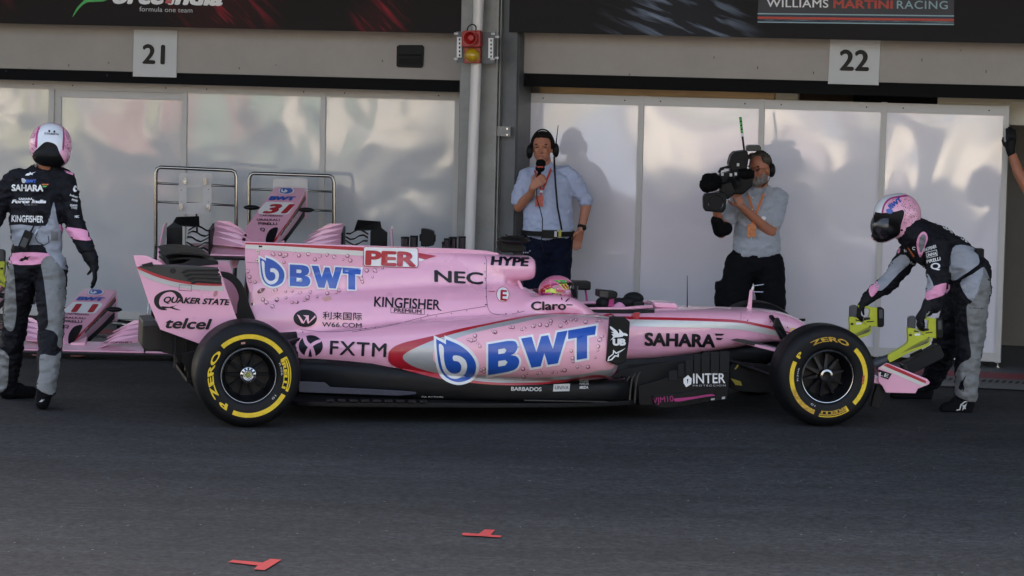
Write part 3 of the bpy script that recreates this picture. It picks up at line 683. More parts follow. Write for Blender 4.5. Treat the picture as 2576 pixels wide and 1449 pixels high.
# ================================================================== RACING CAR
car = thing('racing_car', 'pink single seat racing car with black tyres rolled across the pit lane', 'racing car', tuple(C(0, 1, 0)), PSI)
nrm = Vector((-sn, cs, 0)); fwd = Vector((cs, sn, 0)); UPZ = Vector((0, 0, 1))
def sec_loft(b, st, n=28):
    """st: (s, t_centre, z_centre, half_t, half_z, exponent)"""
    K = []
    for i in range(len(st) - 1):
        for k in range(6):
            f = k / 6; f2 = f
            p0 = st[max(i - 1, 0)]; p1 = st[i]; p2 = st[i + 1]; p3 = st[min(i + 2, len(st) - 1)]
            K.append([.5 * (2 * p1[j] + (p2[j] - p0[j]) * f + (2 * p0[j] - 5 * p1[j] + 4 * p2[j] - p3[j]) * f * f + (-p0[j] + 3 * p1[j] - 3 * p2[j] + p3[j]) * f ** 3) for j in range(6)])
    K.append(list(st[-1])); vs = []
    for s_, tc, zc, ht, hz, e in K:
        for j in range(n):
            a = 2 * math.pi * j / n; c_, q = math.cos(a), math.sin(a)
            vs.append(C(s_, tc + ht * math.copysign(abs(c_) ** (2 / e), c_), zc + hz * math.copysign(abs(q) ** (2 / e), q)))
    fs = [(i * n + j, i * n + (j + 1) % n, (i + 1) * n + (j + 1) % n, (i + 1) * n + j) for i in range(len(K) - 1) for j in range(n)]
    fs += [tuple(range(n)), tuple(range((len(K) - 1) * n, len(K) * n))]
    b.add(vs, fs)
b = B()
# engine cover
sec_loft(b, [(.10, 1, .55, .05, .14, 2.2), (.5, 1, .58, .15, .19, 2.2), (1.0, 1, .58, .25, .24, 2.2), (1.5, 1, .58, .32, .28, 2.2), (1.85, 1, .58, .34, .28, 2.2), (2.12, 1, .55, .34, .20, 2.4)])
sec_loft(b, [(.10, 1, .70, .025, .16, 2), (.6, 1, .76, .04, .16, 2), (1.1, 1, .82, .075, .16, 2), (1.5, 1, .86, .11, .165, 2), (1.8, 1, .84, .135, .20, 2.2)])
# airbox
sec_loft(b, [(1.0, 1, .99, .016, .07, 2), (1.35, 1, .955, .05, .105, 2.2), (1.6, 1, .955, .10, .10, 2.4), (1.85, 1, .955, .135, .088, 2.6), (1.97, 1, .957, .14, .083, 2.6), (2.01, 1, .955, .125, .07, 2.6)])
# side pods
for k in (0, 1):
    T = (lambda t: t) if k == 0 else (lambda t: 2 - t)
    sec_loft(b, [(.30, T(.86), .42, .08, .08, 2), (.7, T(.76), .43, .15, .13, 2), (1.1, T(.64), .44, .24, .18, 2.2), (1.5, T(.52), .46, .31, .205, 2.3), (1.9, T(.44), .475, .345, .22, 2.4), (2.22, T(.42), .48, .335, .215, 2.5), (2.38, T(.43), .485, .325, .205, 2.7), (2.43, T(.44), .49, .29, .18, 2.8)])
    # cockpit side bolster
    sec_loft(b, [(1.82, T(.78), .66, .06, .06, 2), (1.98, T(.76), .72, .075, .065, 2.4), (2.15, T(.745), .725, .075, .07, 2.4), (2.27, T(.74), .705, .07, .06, 2.4), (2.38, T(.735), .65, .05, .035, 2)])
# monocoque and nose
sec_loft(b, [(1.9, 1, .52, .36, .17, 3.2), (2.3, 1, .52, .36, .175, 3.4), (2.6, 1, .515, .345, .175, 3.6), (2.9, 1, .53, .315, .17, 3.8), (3.3, 1, .555, .26, .14, 3.8), (3.65, 1, .575, .205, .11, 3.6), (3.85, 1, .535, .175, .095, 3.2), (4.0, 1, .42, .145, .095, 3), (4.18, 1, .30, .11, .07, 2.8), (4.32, 1, .22, .085, .05, 2.6)])
def ckp(c):
    d = Vector(c) - C(0, 0, 0); s_ = d.x * cs + d.y * sn; t_ = -d.x * sn + d.y * cs
    return 2.06 < s_ < 2.78 and abs(t_ - 1) < .235 * (1 - .25 * max(0, (s_ - 2.3) / .5)) and c[2] > .60
body = remesh('body_shell', b, .0125, 14, 'pink', car, fac=.6, cut=ckp)
# shark fin
finp = [(616, 608), (700, 611), (1160, 626), (1225, 631), (1255, 637), (1255, 655), (1100, 680), (700, 790), (645, 803), (641, 790), (632, 762), (632, 752), (620, 706), (617, 650)]
fin = plate('shark_fin', finp, .988, 1.012, 'pink', car, bevel=.004)
B().box(C(2.4, 1, .52), (.36, .26, .02), (fwd, nrm, UPZ)).box(C(2.44, .765, .61), (.36, .01, .09), (fwd, nrm, UPZ)).box(C(2.44, 1.235, .61), (.36, .01, .09), (fwd, nrm, UPZ)).box(C(2.09, 1, .63), (.01, .24, .1), (fwd, nrm, UPZ)).out('cockpit_tub', 'carbon2', car)
SK = [body, fin]
# undertray and floor
fl = B(); prof = [(.15, .62), (.35, .33), (.8, .24), (1.5, .20), (2.1, .22), (2.55, .35), (2.9, .62)]
prof = [(p.x, p.y) for p in spl(prof, 5)]
top = [C(s_, t_, .135) for s_, t_ in prof] + [C(s_, 2 - t_, .135) for s_, t_ in reversed(prof)]
floor = fl.prism(top, (0, 0, -.03)).out('floor', 'carbon', car, bevel=.006)
b = B()
for k in (0, 1):
    T = (lambda t: t) if k == 0 else (lambda t: 2 - t)
    sec_loft(b, [(.25, T(.85), .24, .10, .11, 4), (.8, T(.72), .24, .20, .12, 4), (1.4, T(.58), .22, .24, .10, 5), (2.0, T(.50), .20, .26, .085, 5), (2.4, T(.52), .20, .24, .085, 5), (2.6, T(.60), .20, .18, .08, 5)])
sec_loft(b, [(0, 1, .3, .2, .16, 3), (1, 1, .3, .3, .17, 3), (2.5, 1, .3, .3, .15, 3), (3.4, 1, .37, .2, .1, 3), (3.7, 1, .42, .15, .06, 3)])
under = remesh('lower_bodywork', b, .016, 8, 'carbon', car)
# floor edge turning vanes and slots
for k in range(9):
    s_ = .55 + k * .075
    B().box(C(s_, .27 - k * .008, .15), (.026, .03, .006), (fwd, nrm, UPZ)).out('floor_slat', 'carbon2', car)
plate('floor_fence', R6([(1190, 985), (1370, 992), (1410, 1025), (1900, 1050), (2006, 1060), (2006, 1075), (1880, 1085), (1190, 1060)]), .22, .235, mat('floor_edge', (.022, .025, .045), .4), car)
D = [body, fin, under]
# ---- dark lower bodywork colour break follows the moulded line
deco('lower_colour_break', [R6([(1195, 826), (1300, 826), (1480, 838), (1700, 860), (1860, 892), (1960, 942), (2010, 960), (2120, 1000), (2330, 1012), (2600, 1020), (2600, 1120), (1195, 1120)])[:8] + [(1110, 952), (1190, 966), (1330, 970), (1480, 965), (1540, 956), (1560, 915), (1620, 905), (1720, 892), (1900, 885), (1990, 886), (1990, 960), (1540, 1010), (1100, 1000), (755, 985)]], 'carbon', D, body, off=.003, grid=10)
# ---- large swoosh on the side pod
def swz(pts, n=7, closed=True): return sp2(R1(pts), n, closed)
redsw = [(272, 960), (290, 900), (380, 850), (610, 795), (800, 745), (1000, 705), (1250, 655), (1400, 632), (1590, 622), (1850, 640), (1990, 665), (1990, 1080), (1820, 1110), (1500, 1155), (1200, 1168), (950, 1155), (700, 1125), (500, 1080), (340, 1035), (285, 1000)]
deco('red_swoosh', [swz(redsw, 5)], 'red', D, body, off=.0045, grid=6)
silv = [(384, 960), (400, 930), (470, 890), (610, 830), (800, 770), (1000, 720), (1250, 668), (1400, 643), (1590, 632), (1850, 650), (1990, 675), (1990, 1065), (1820, 1092), (1500, 1140), (1200, 1150), (950, 1135), (700, 1095), (500, 1040), (410, 995)]
deco('silver_swoosh', [swz(silv, 5)], 'silver', D, body, off=.006, grid=6)
pk = [(610, 960), (640, 880), (800, 810), (1000, 752), (1250, 700), (1420, 662), (1600, 645), (1800, 655), (1900, 672), (1990, 705), (1990, 1010), (1850, 1060), (1700, 1090), (1400, 1110), (1100, 1100), (900, 1085), (720, 1060), (640, 1010)]
deco('bubble_field', [swz(pk, 5)], 'pink2', D, body, off=.0075, grid=6)
# ---- fin stripes
Fd = [fin, body]
deco('red_stripe', [[(617, 610), (700, 613), (914, 622), (914, 631), (700, 618), (617, 614)]], 'red', Fd, fin, off=.003, grid=12)
deco('pale_stripe', [[(618, 616), (700, 619), (914, 632), (914, 644), (700, 631), (618, 625)]], 'pale', Fd, fin, off=.003, grid=12)
deco('red_tail_mark', [[(651, 618), (660, 618), (660, 622), (651, 622)]], 'ink', Fd, fin, off=.005)
# driver letters box
def rrect(x0_, y0_, x1_, y1_, r, sl=0, dy=0):
    P = []
    for cx, cy, a0 in ((x1_ - r, y0_ + r, -90), (x1_ - r, y1_ - r, 0), (x0_ + r, y1_ - r, 90), (x0_ + r, y0_ + r, 180)):
        for k in range(5):
            a = math.radians(a0 + k * 22.5); P.append((cx + r * math.cos(a), cy + r * math.sin(a)))
    return [(x + sl * (y1_ - y), y + dy * (x - x0_) / (x1_ - x0_)) for x, y in P]
def tf(P, ox, oy, k): return [(ox + x * k, oy + y * k) for x, y in P]
bx = rrect(85, 120, 500, 272, 18, 0, 10)
deco('box_edge', [R1(bx)], 'red', Fd, fin, off=.008, grid=5)
deco('box_field', [R1(rrect(90, 125, 495, 267, 15, 0, 10))], 'white', Fd, fin, off=.0095, grid=5)
word('PER', R1([(98, 256)])[0], R1([(484, 269)])[0], 36, 'red', Fd, fin, bold=.05, off=.0115, grid=5)
deco('red_arrow', [R1([(503, 170), (637, 192), (550, 220), (503, 208)])], 'red', Fd, body, off=.005)
deco('white_arrow', [R1([(503, 208), (550, 220), (520, 232), (503, 232)])], 'white', Fd, body, off=.005)
# ---- droplet logo and BWT, twice
def droplet(mapf, T, par, o0=.009):
    out_ = [(50, -8), (120, 2), (190, 40), (240, 95), (258, 150), (250, 210), (215, 262), (160, 290), (100, 288), (48, 262), (15, 200), (8, 120), (14, 40)]
    outer = [(0, -12), (62, 18), (62, -14)] + [(p[0], p[1]) for p in sp2([(62, -14), (150, 22), (220, 80), (256, 150), (250, 220), (215, 268), (150, 296), (90, 286), (40, 250), (14, 180), (4, 90), (0, -12)], 5)]
    deco('logo_backing', [mapf(outer)], 'white', T, par, off=o0)
    blue = [(14, 10), (70, 42), (70, 10)] + sp2([(70, 10), (150, 44), (212, 100), (240, 160), (232, 222), (200, 258), (145, 278), (95, 268), (55, 236), (30, 180), (18, 90), (14, 10)], 5)
    deco('logo_drop', [mapf(blue)], 'blue', T, par, off=o0 + .0015)
    bw = sp2([(30, 45), (56, 60), (58, 130), (70, 190), (95, 220), (125, 226), (152, 208), (156, 172), (140, 148), (112, 142), (112, 112), (150, 112), (182, 140), (190, 185), (172, 232), (130, 258), (88, 250), (55, 210), (38, 140)], 4, True)
    deco('logo_curl', [mapf(bw)], 'white', T, par, off=o0 + .003)
def mp(px, py, k, kx=1, sk=0): return lambda P: [(px + x * k * kx, py + (y * k) + sk * x * k) for x, y in P]
droplet(mp(650, 645, .272), [fin, body], fin, .006)
droplet(mp(1091, 848, .395, 1.12, .06), D, body, .0095)
def BWT(p0, p1, h, T, par, o0, bo=.13, slant=0, upvec=None, nm='team_lettering'):
    word('BWT', p0, p1, h, 'white', T, par, off=o0, bold=bo, name=nm + '_backing', sp=1.08, slant=slant, upvec=upvec)
    d0 = Vector((p1[0] - p0[0], p1[1] - p0[1])); k = .022 * d0.length / 2
    ins = d0 * .018
    word('BWT', (p0[0] + ins.x, p0[1] + ins.y - h * .05), (p1[0] - ins.x, p1[1] - ins.y - h * .05), h * .92, 'blue', T, par, off=o0 + .002, bold=.07, name=nm, sp=1.12, slant=slant, upvec=upvec)
def letters(specs, mapf, T, par, o0):
    for P in specs:
        deco('backing', [mapf(P[0])] , 'white', T, par, off=o0)
    for P in specs: deco('letter', [mapf(q) for q in P[1]], 'blue', T, par, off=o0 + .002)
def grow(P, d):
    """outset a closed outline by d"""
    n = len(P); A = sum(P[i][0] * P[(i + 1) % n][1] - P[(i + 1) % n][0] * P[i][1] for i in range(n)); sg = 1 if A > 0 else -1; R = []
    for i in range(n):
        a = Vector(P[i - 1]); b_ = Vector(P[i]); c_ = Vector(P[(i + 1) % n]); e1 = (b_ - a).normalized(); e2 = (c_ - b_).normalized()
        n1 = Vector((e1.y, -e1.x)) * sg; n2 = Vector((e2.y, -e2.x)) * sg; m_ = (n1 + n2); L = m_.length
        m_ = m_ / L if L > .1 else n1; R.append(tuple(b_ + m_ * (d / max(.45, m_.dot(n1)))))
    return R
# heavy letters drawn on a 0..100 grid each
Bo = [(0, 0), (62, 0)] + sp2([(62, 0), (88, 6), (96, 26), (88, 42), (74, 48)], 4)[1:] + sp2([(74, 48), (94, 56), (102, 74), (92, 94), (66, 100)], 4)[1:] + [(0, 100)]
Bh1 = [(33, 22), (54, 22), (60, 30), (54, 38), (33, 38)]; Bh2 = [(33, 60), (56, 60), (64, 69), (56, 78), (33, 78)]
Wo = [(0, 0), (34, 0), (50, 52), (66, 4), (88, 4), (104, 52), (118, 0), (152, 0), (120, 100), (88, 100), (76, 60), (64, 100), (34, 100)]
To = [(0, 0), (92, 0), (88, 28), (62, 28), (62, 100), (28, 100), (28, 28), (0, 28)]
def bigword(ox, oy, k, kx, sk, T, par, o0, tw=1.0):
    f = lambda dx: (lambda P: [(ox + (x + dx) * k * kx, oy + y * k + sk * (x + dx) * k) for x, y in P])
    for nm, out_, holes, dx in (('B', Bo, [Bh1, Bh2], 0), ('W', Wo, [], 108), ('T', To, [], 262)):
        deco('letter_edge', [f(dx)(grow(out_, 7))], 'white', T, par, off=o0, grid=5)
    for nm, out_, holes, dx in (('B', Bo, [Bh1, Bh2], 0), ('W', Wo, [], 108), ('T', To, [], 262)):
        deco('letter', [f(dx)(out_)] + [f(dx)(h_) for h_ in holes], 'blue', T, par, off=o0 + .002, grid=5)
bigword(729, 665, .54, .94, .10 * .55, [fin, body], fin, .008)
bigword(1228, 866, .78, .985, -.17, D, body, .0095)
# ---- bubbles (print)
def bubbles(spots, T, par, o0):
    rr = random.Random(11); dk = []; lt = []; pkf = []
    for (x, y, r) in spots:
        c = lambda rad, ox=0, oy=0: [(x + ox + rad * math.cos(a * .5236), y + oy + rad * math.sin(a * .5236)) for a in range(12)]
        dk.append(c(r)); pkf.append(c(r * .72, -r * .1, -r * .12)); lt.append(c(r * .3, -r * .35, -r * .35))
    for q, m_, e in ((dk, 'bubble_dark', 0), (pkf, 'pink2', .0012), (lt, 'bubble_light', .0024)): deco('bubble_print', q, m_, T, par, off=o0 + e)['kind'] = 'stuff'
rr = random.Random(4); sp = []
for X, Y in [(1127, 660), (1170, 655), (1195, 672), (1213, 660), (1275, 652), (1302, 665), (1368, 656), (1450, 670), (1497, 664), (1552, 678), (1610, 693), (1198, 712), (952, 772), (958, 815), (964, 848), (998, 852), (1040, 910), (1118, 918), (1140, 905), (1210, 915), (1255, 913), (1310, 925), (1382, 917), (1500, 928), (1562, 925), (1585, 905), (1052, 972), (1075, 992), (1148, 975), (1212, 960), (1255, 992), (1282, 990), (1340, 978), (1362, 960), (1118, 1018), (1775, 770), (1838, 776), (1884, 752), (1740, 830), (1745, 850), (1732, 812), (1815, 815), (1428, 952), (1660, 700), (1410, 690), (1640, 668)]:
    for k in range(1 + (rr.random() < .5)):
        x, y = R5([(X + rr.uniform(-9, 9) * k, Y + rr.uniform(-9, 9) * k)])[0]; sp.append((x, y, rr.choice((3, 4, 5.2, 3.4))))
bubbles(sp, [fin, body], fin, .0035)
deco('bubble_print', [sp2(R5([(1012, 915), (1035, 895), (1066, 893), (1062, 905), (1045, 922), (1020, 930)]), 4, True)], 'bubble_dark', [fin, body], fin, .0035)
sp = []
for X, Y in [(875, 825), (900, 830), (928, 795), (932, 825), (948, 852), (965, 875), (1062, 760), (1078, 762), (1195, 730), (1215, 732), (1280, 748), (1300, 742), (1362, 722), (1380, 715), (1418, 712), (1500, 685), (1500, 705), (1580, 715), (1610, 685), (1650, 672), (1670, 665), (1690, 675), (1768, 685), (1850, 680), (1875, 682), (1620, 700), (1880, 800), (1875, 825), (1850, 880), (1855, 905), (1835, 960), (1665, 965), (1668, 990), (1700, 1030), (1722, 1028), (1780, 1030), (1510, 1070), (1535, 1075), (1580, 1060), (1605, 1055), (1400, 1078), (1430, 1080), (1290, 1045), (1290, 1098), (1320, 1080), (975, 1055), (992, 1048), (996, 1068), (1655, 910), (1470, 715)]:
    for k in range(1 + (rr.random() < .4)):
        x, y = R1([(X + rr.uniform(-10, 10) * k, Y + rr.uniform(-8, 8) * k)])[0]; sp.append((x, y, rr.choice((3.2, 4.2, 5.4, 3.8))))
bubbles(sp, D, body, .009)
# ---- other lettering on the body
word('NEC', R1([(620, 385)])[0], R1([(990, 405)])[0], 30, 'ink', D, body, bold=.03, upvec=(.0, -1), off=.005)
word('HYPE', R1([(1045, 258)])[0], R1([(1330, 268)])[0], 22, 'ink', D, body, bold=.05, slant=.08, off=.005)
word('KINGFISHER', R1([(165, 572)])[0], R1([(662, 598)])[0], 26, 'ink', D, body, bold=.02, off=.005)
deco('premium_box', [R1([(291, 578), (547, 592), (547, 636), (291, 622)]), R1([(294, 581), (544, 595), (544, 633), (294, 619)])], 'ink', D, body)
word('PREMIUM', R1([(316, 615)])[0], R1([(523, 627)])[0], 10, 'ink', D, body, bold=.02)
for P in ([(655, 590), (678, 604), (668, 607), (645, 592)],):
    deco('serif', [R1(P)], 'ink', D, body)
word('W66.COM', R5([(1462, 1160)])[0], R5([(1738, 1168)])[0], 12, 'ink', D, body, bold=.01)
word('利来国际', R5([(1466, 1104)])[0], R5([(1740, 1112)])[0], 15.5, 'ink', D, body, bold=.008, name='chinese_lettering')
def ellp(cx, cy, rx, ry, n=32, a0=0, a1=360): return [(cx + rx * math.cos(math.radians(a0 + (a1 - a0) * i / n)), cy + ry * math.sin(math.radians(a0 + (a1 - a0) * i / n))) for i in range(n + (a1 - a0 < 360))]
deco('round_logo', [R5(ellp(1345, 1102, 82, 61))], 'ink', D, body)
deco('w_mark', [R5([(1288, 1075), (1304, 1082), (1335, 1125), (1352, 1095), (1330, 1080), (1370, 1082), (1372, 1128), (1415, 1080), (1418, 1095), (1365, 1142), (1352, 1108), (1335, 1140), (1320, 1135)])], 'pink', D, body, off=.0045)
word('FXTM', R5([(1515, 1352)])[0], R5([(1908, 1372)])[0], 36, 'ink', D, body, bold=.018, sp=1.12)
deco('round_logo', [R5(ellp(1384, 1295, 84, 76))], 'ink', D, body)
for P in ([(1325, 1222), (1350, 1222), (1362, 1262), (1400, 1300), (1418, 1370), (1395, 1372), (1382, 1318), (1345, 1285)], [(1445, 1250), (1456, 1265), (1415, 1285), (1378, 1318), (1365, 1372), (1340, 1366), (1362, 1306), (1400, 1268)]):
    deco('x_mark', [sp2(R5(P), 3, True)], 'pink', D, body, off=.0045)
# circled E
deco('circle_badge', [R1(ellp(1138, 482, 49, 58))], 'red', D, body); deco('circle_field', [R1(ellp(1138, 482, 45, 54))], 'white', D, body, off=.0045)
word('E', R1([(1118, 526)])[0], R1([(1167, 528)])[0], 27, 'red', D, body, bold=.03, off=.006)
deco('red_dash', [R1([(1030, 455), (1078, 457), (1078, 462), (1030, 460)])], 'red', D, body)
word('Claro', R1([(1350, 600)])[0], R1([(1616, 597)])[0], 22, 'ink', D, body, bold=.035)
for P in ([(1576, 506), (1584, 505), (1588, 524), (1580, 526)], [(1636, 506), (1644, 512), (1614, 540), (1607, 534)], [(1617, 556), (1664, 558), (1664, 566), (1617, 566)]):
    deco('ray_mark', [R1(P)], 'ink', D, body)
# panel joints
def line(pts, w, T, par, m='darkgrey', off=.003, n=6):
    Q = [Vector((p[0], p[1])) for p in sp2(pts, n)]; L = []; R = []
    for i, q in enumerate(Q):
        t = (Q[min(i + 1, len(Q) - 1)] - Q[max(i - 1, 0)]).normalized(); nn = Vector((-t.y, t.x)) * w / 2
        L.append(tuple(q + nn)); R.append(tuple(q - nn))
    deco('panel_joint', [L + R[::-1]], m, T, par, off=off)
line(R1([(1000, 190), (1015, 240), (1012, 400), (1020, 560), (1050, 620), (1120, 636), (1200, 632), (1300, 608)]), .9, D, body)
line(R1([(0, 766), (300, 715), (600, 640), (1010, 572)]), .9, D, body)
line(R5([(1310, 1180), (1500, 1196), (1700, 1182), (2000, 1135)]), .9, D, body)
for u, v in R1([(102, 738), (571, 638), (1008, 560), (1252, 610), (1162, 628), (1004, 360)]) + R5([(1765, 1172), (1328, 1198)]):
    deco('rivet', [ellp(u, v, 1.6, 1.6, 8)], 'ink', D, body, off=.004)
for u, v in R5([(1015, 636), (1012, 700), (980, 1002)]):
    deco('rivet', [ellp(u, v, 4, 4, 12)], 'steel', [fin, body], fin, off=.004); deco('rivet', [ellp(u, v, 1.6, 1.6, 8)], 'ink', [fin, body], fin, off=.006)
line(R5([(920, 712), (1025, 717)]), .8, [fin], fin); line(R5([(1025, 590), (1025, 717)]), .8, [fin], fin)
deco('patch', [R5([(1462, 960), (1520, 945), (1533, 970), (1482, 985)])], mat('tan_patch', (.62, .33, .28), .5), [fin, body], body, off=.004)
for P_ in ([(1000 + i * 3, 250 + i * 62) for i in range(6)], [(60 + i * 115, 752 - i * 21) for i in range(8)], [(300 + i * 130, 1010 + i * 24) for i in range(4)]):
    for q in R1(P_): deco('fastener', [ellp(q[0], q[1], 1.3, 1.3, 8)], 'darkgrey', D, body, off=.004)
# ---- monocoque stripe and SAHARA
deco('red_stripe', [sp2(R2([(380, 435), (520, 440), (800, 446), (1100, 455), (1330, 468), (1520, 505), (1700, 555), (1740, 568)]), 5) + sp2(R2([(1735, 580), (1700, 567), (1520, 524), (1330, 488), (1100, 475), (800, 466), (520, 460), (420, 458)]), 5)], 'red', D, body, off=.004)
deco('pale_stripe', [sp2(R2([(437, 462), (800, 470), (1100, 480), (1330, 495), (1520, 530), (1640, 560)]), 5) + sp2(R2([(1650, 600), (1500, 572), (1330, 545), (1100, 532), (800, 525), (437, 515)]), 5)], 'pale', D, body, off=.004)
word('SAHARA', R2([(552, 668)])[0], R2([(1125, 684)])[0], 32, 'ink', D, body, bold=.05, off=.005, sp=1.02)
for P in ([(1122, 574), (1202, 577), (1180, 592), (1128, 592)], [(1130, 608), (1190, 612), (1170, 628), (1136, 626)]):
    deco('flag_bar', [R2(P)], 'ink', D, body, off=.005)
line(R2([(1333, 400), (1333, 465)]), .8, D, body)
deco('joint_patch', [R2([(1492, 500), (1600, 520), (1600, 580), (1492, 566)]), R2([(1495, 504), (1597, 524), (1597, 576), (1495, 562)])], 'darkgrey', D, body)
for u, v in R2([(1387, 468), (1573, 480), (1710, 524), (1525, 562)]): deco('rivet', [ellp(u, v, 1.7, 1.7, 8)], 'ink', D, body)
# ---- lower body lettering
word('BARBADOS', R1([(1200, 1208)])[0], R1([(1430, 1212)])[0], 9.5, 'plaque', D + [floor], under, bold=.04, off=.008)
deco('sticker', [R1([(1522, 1160), (1645, 1156), (1640, 1212), (1516, 1215)])], 'plaque', D, under, off=.006); word('UNIVA', R1([(1530, 1198)])[0], R1([(1632, 1198)])[0], 9, 'ink', D, under, off=.009, slant=.15)
for tx, y, bo in (('BLUE', 1142, .05), ('MARLIN', 1166, 0), ('IBIZA', 1193, .05)): word(tx, R1([(1716, y)])[0], R1([(1782, y)])[0], 6.5, 'plaque', D, under, off=.009, bold=bo, slant=.15)
word('FIA ACTION', R1([(525, 1262)])[0], R1([(685, 1264)])[0], 4.5, 'plaque', D + [floor], under, off=.008)
# ---- side pod vane with emblem
vane = plate('side_pod_vane', R2([(272, 445), (300, 436), (395, 440), (436, 482), (428, 640), (405, 800), (380, 818), (330, 832), (245, 800)]), .070, .10, 'carbon', car, bevel=.006)
V = [vane]
deco('pegasus_emblem', [sp2(R2([(275, 515), (300, 530), (330, 555), (345, 575), (350, 560), (345, 540), (360, 548), (372, 560), (382, 570), (400, 572), (418, 585), (410, 595), (385, 590), (375, 600), (340, 605), (310, 608), (275, 632), (300, 600), (285, 580), (305, 580), (282, 560), (305, 562), (276, 535)]), 2, True)], 'white', V, vane)
word('UB', R2([(295, 668)])[0], R2([(402, 668)])[0], 16, 'white', V, vane, bold=.08, off=.004)
deco('star_emblem', [R2([(252, 798), (262, 765), (296, 738), (300, 705), (325, 728), (402, 692), (345, 735), (345, 765), (318, 760), (290, 790)]), R2([(262, 788), (270, 768), (304, 742), (308, 724), (322, 740), (368, 716), (334, 740), (335, 752), (310, 750), (284, 780)])], 'white', V, vane)
# ---- barge board with vertical slats
bb = plate('barge_board', R2([(505, 1000), (640, 965), (760, 925), (860, 890), (1240, 900), (1235, 1010), (1215, 1105), (1030, 1130), (760, 1178), (690, 1180), (625, 1155), (510, 1150)]), .34, .355, 'carbon', car)
slx = [(745, 880, 960), (822, 830, 930), (880, 790, 910), (950, 750, 905), (1010, 738, 902), (1085, 726, 902), (1160, 720, 902)]
for i, (x, yt, yb) in enumerate(slx):
    x2 = slx[i + 1][0] if i < 6 else 1245
    o = plate('board_slat', R2([(x + 3, yb), (x + 3, yt + 8), (x + 10, yt - 2), (x2 - 12, yt - 10 if i < 5 else yt), (x2 - 4, yt), (x2 - 4, yb - 8)]), .335 - .006 * (i % 2), .350, 'carbon2', car, bevel=.004)
plate('board_step', R2([(620, 1075), (800, 1065), (1130, 1010), (1130, 1085), (830, 1145), (760, 1176), (640, 1165)]), .318, .333, 'carbon', car)
BBs = [bb] + [o for o in COL.objects if o.name.startswith('board_s')]
word('INTER', R2([(946, 978)])[0], R2([(1206, 974)])[0], 26, 'white', BBs, bb, bold=.015, off=.004)
word('PROTECCION', R2([(944, 1003)])[0], R2([(1208, 1001)])[0], 4.5, 'plaque', BBs, bb, sp=1.35)
deco('leaf_emblem', [R2([(868, 940), (905, 910), (935, 940), (930, 985), (890, 1008), (868, 975)]), R2([(895, 945), (902, 985), (908, 940)])], 'white', BBs, bb)
word('VJM10', R2([(622, 1140)])[0], R2([(788, 1122)])[0], 15, 'magenta', BBs, bb, off=.004)
deco('magenta_stripe', [sp2(R2([(790, 1100), (950, 1085), (1090, 1065), (1125, 1078)]), 4) + sp2(R2([(1050, 1085), (940, 1105), (830, 1125), (795, 1122)]), 4)], 'magenta', BBs, bb)
for P in ([(1180, 1088), (1205, 1084), (1203, 1104), (1178, 1106)], [(1092, 1100), (1122, 1098), (1118, 1112), (1090, 1114)]):
    plate('alloy_tab', R2(P), .325, .331, 'alu', car, bevel=0)
# fore floor boards
plate('floor_board', R2([(100, 1085), (260, 1035), (300, 930), (350, 870), (760, 800), (1240, 760), (1240, 900), (860, 895), (640, 970), (510, 1010), (510, 1150), (60, 1140)]), .47, .485, 'carbon2', car)
plate('floor_board', R2([(280, 930), (350, 880), (372, 1110), (500, 1150), (60, 1115), (120, 1075), (250, 1050)]), .40, .415, 'carbon', car)
for i in range(5):
    x = 300 + i * 42
    plate('turning_vane', sp2(R2([(x, 1125), (x + 6, 1040), (x + 22, 985 - i * 14), (x + 48, 950 - i * 16), (x + 54, 954 - i * 16), (x + 32, 990 - i * 14), (x + 18, 1045), (x + 13, 1128)]), 3, True), .39 - i * .006, .398 - i * .006, 'darkgrey', car, bevel=0)
plate('floor_highlight_strip', R1([(1300, 1278), (1925, 1290), (1925, 1296), (1300, 1286)]), .20, .215, 'darkgrey', car, bevel=0)  # thin grey strip, a highlight line under the body put into the colour
# ---- mirrors
for sd_, nm in ((0, .40), (1, 1.60)):
    uv = R2([(184, 222), (275, 232), (330, 236), (340, 255), (332, 285), (300, 296), (268, 292), (182, 280)])
    if sd_ == 0:
        mr = plate('wing_mirror', uv, .50, .62, 'carbon', car, bevel=.012)
        plate('mirror_glass', R2([(192, 230), (262, 236), (258, 284), (190, 276)]), .496, .4985, 'darkgrey', mr, bevel=0)
        plate('mirror_stalk', R2([(275, 292), (308, 292), (306, 358), (264, 358)]), .53, .56, 'magenta', car)
    else:
        cc = SC(1530, 745, .56); B().box(C(cc[0], 1.44, cc[1]), (.06, .07, .03), (fwd, nrm, UPZ)).out('wing_mirror', 'carbon', car, bevel=.012)
        B().bar(C(cc[0] + .03, 1.44, cc[1]), C(cc[0] + .03, 1.34, cc[1] - .13), .012).out('mirror_stalk', 'magenta', car)
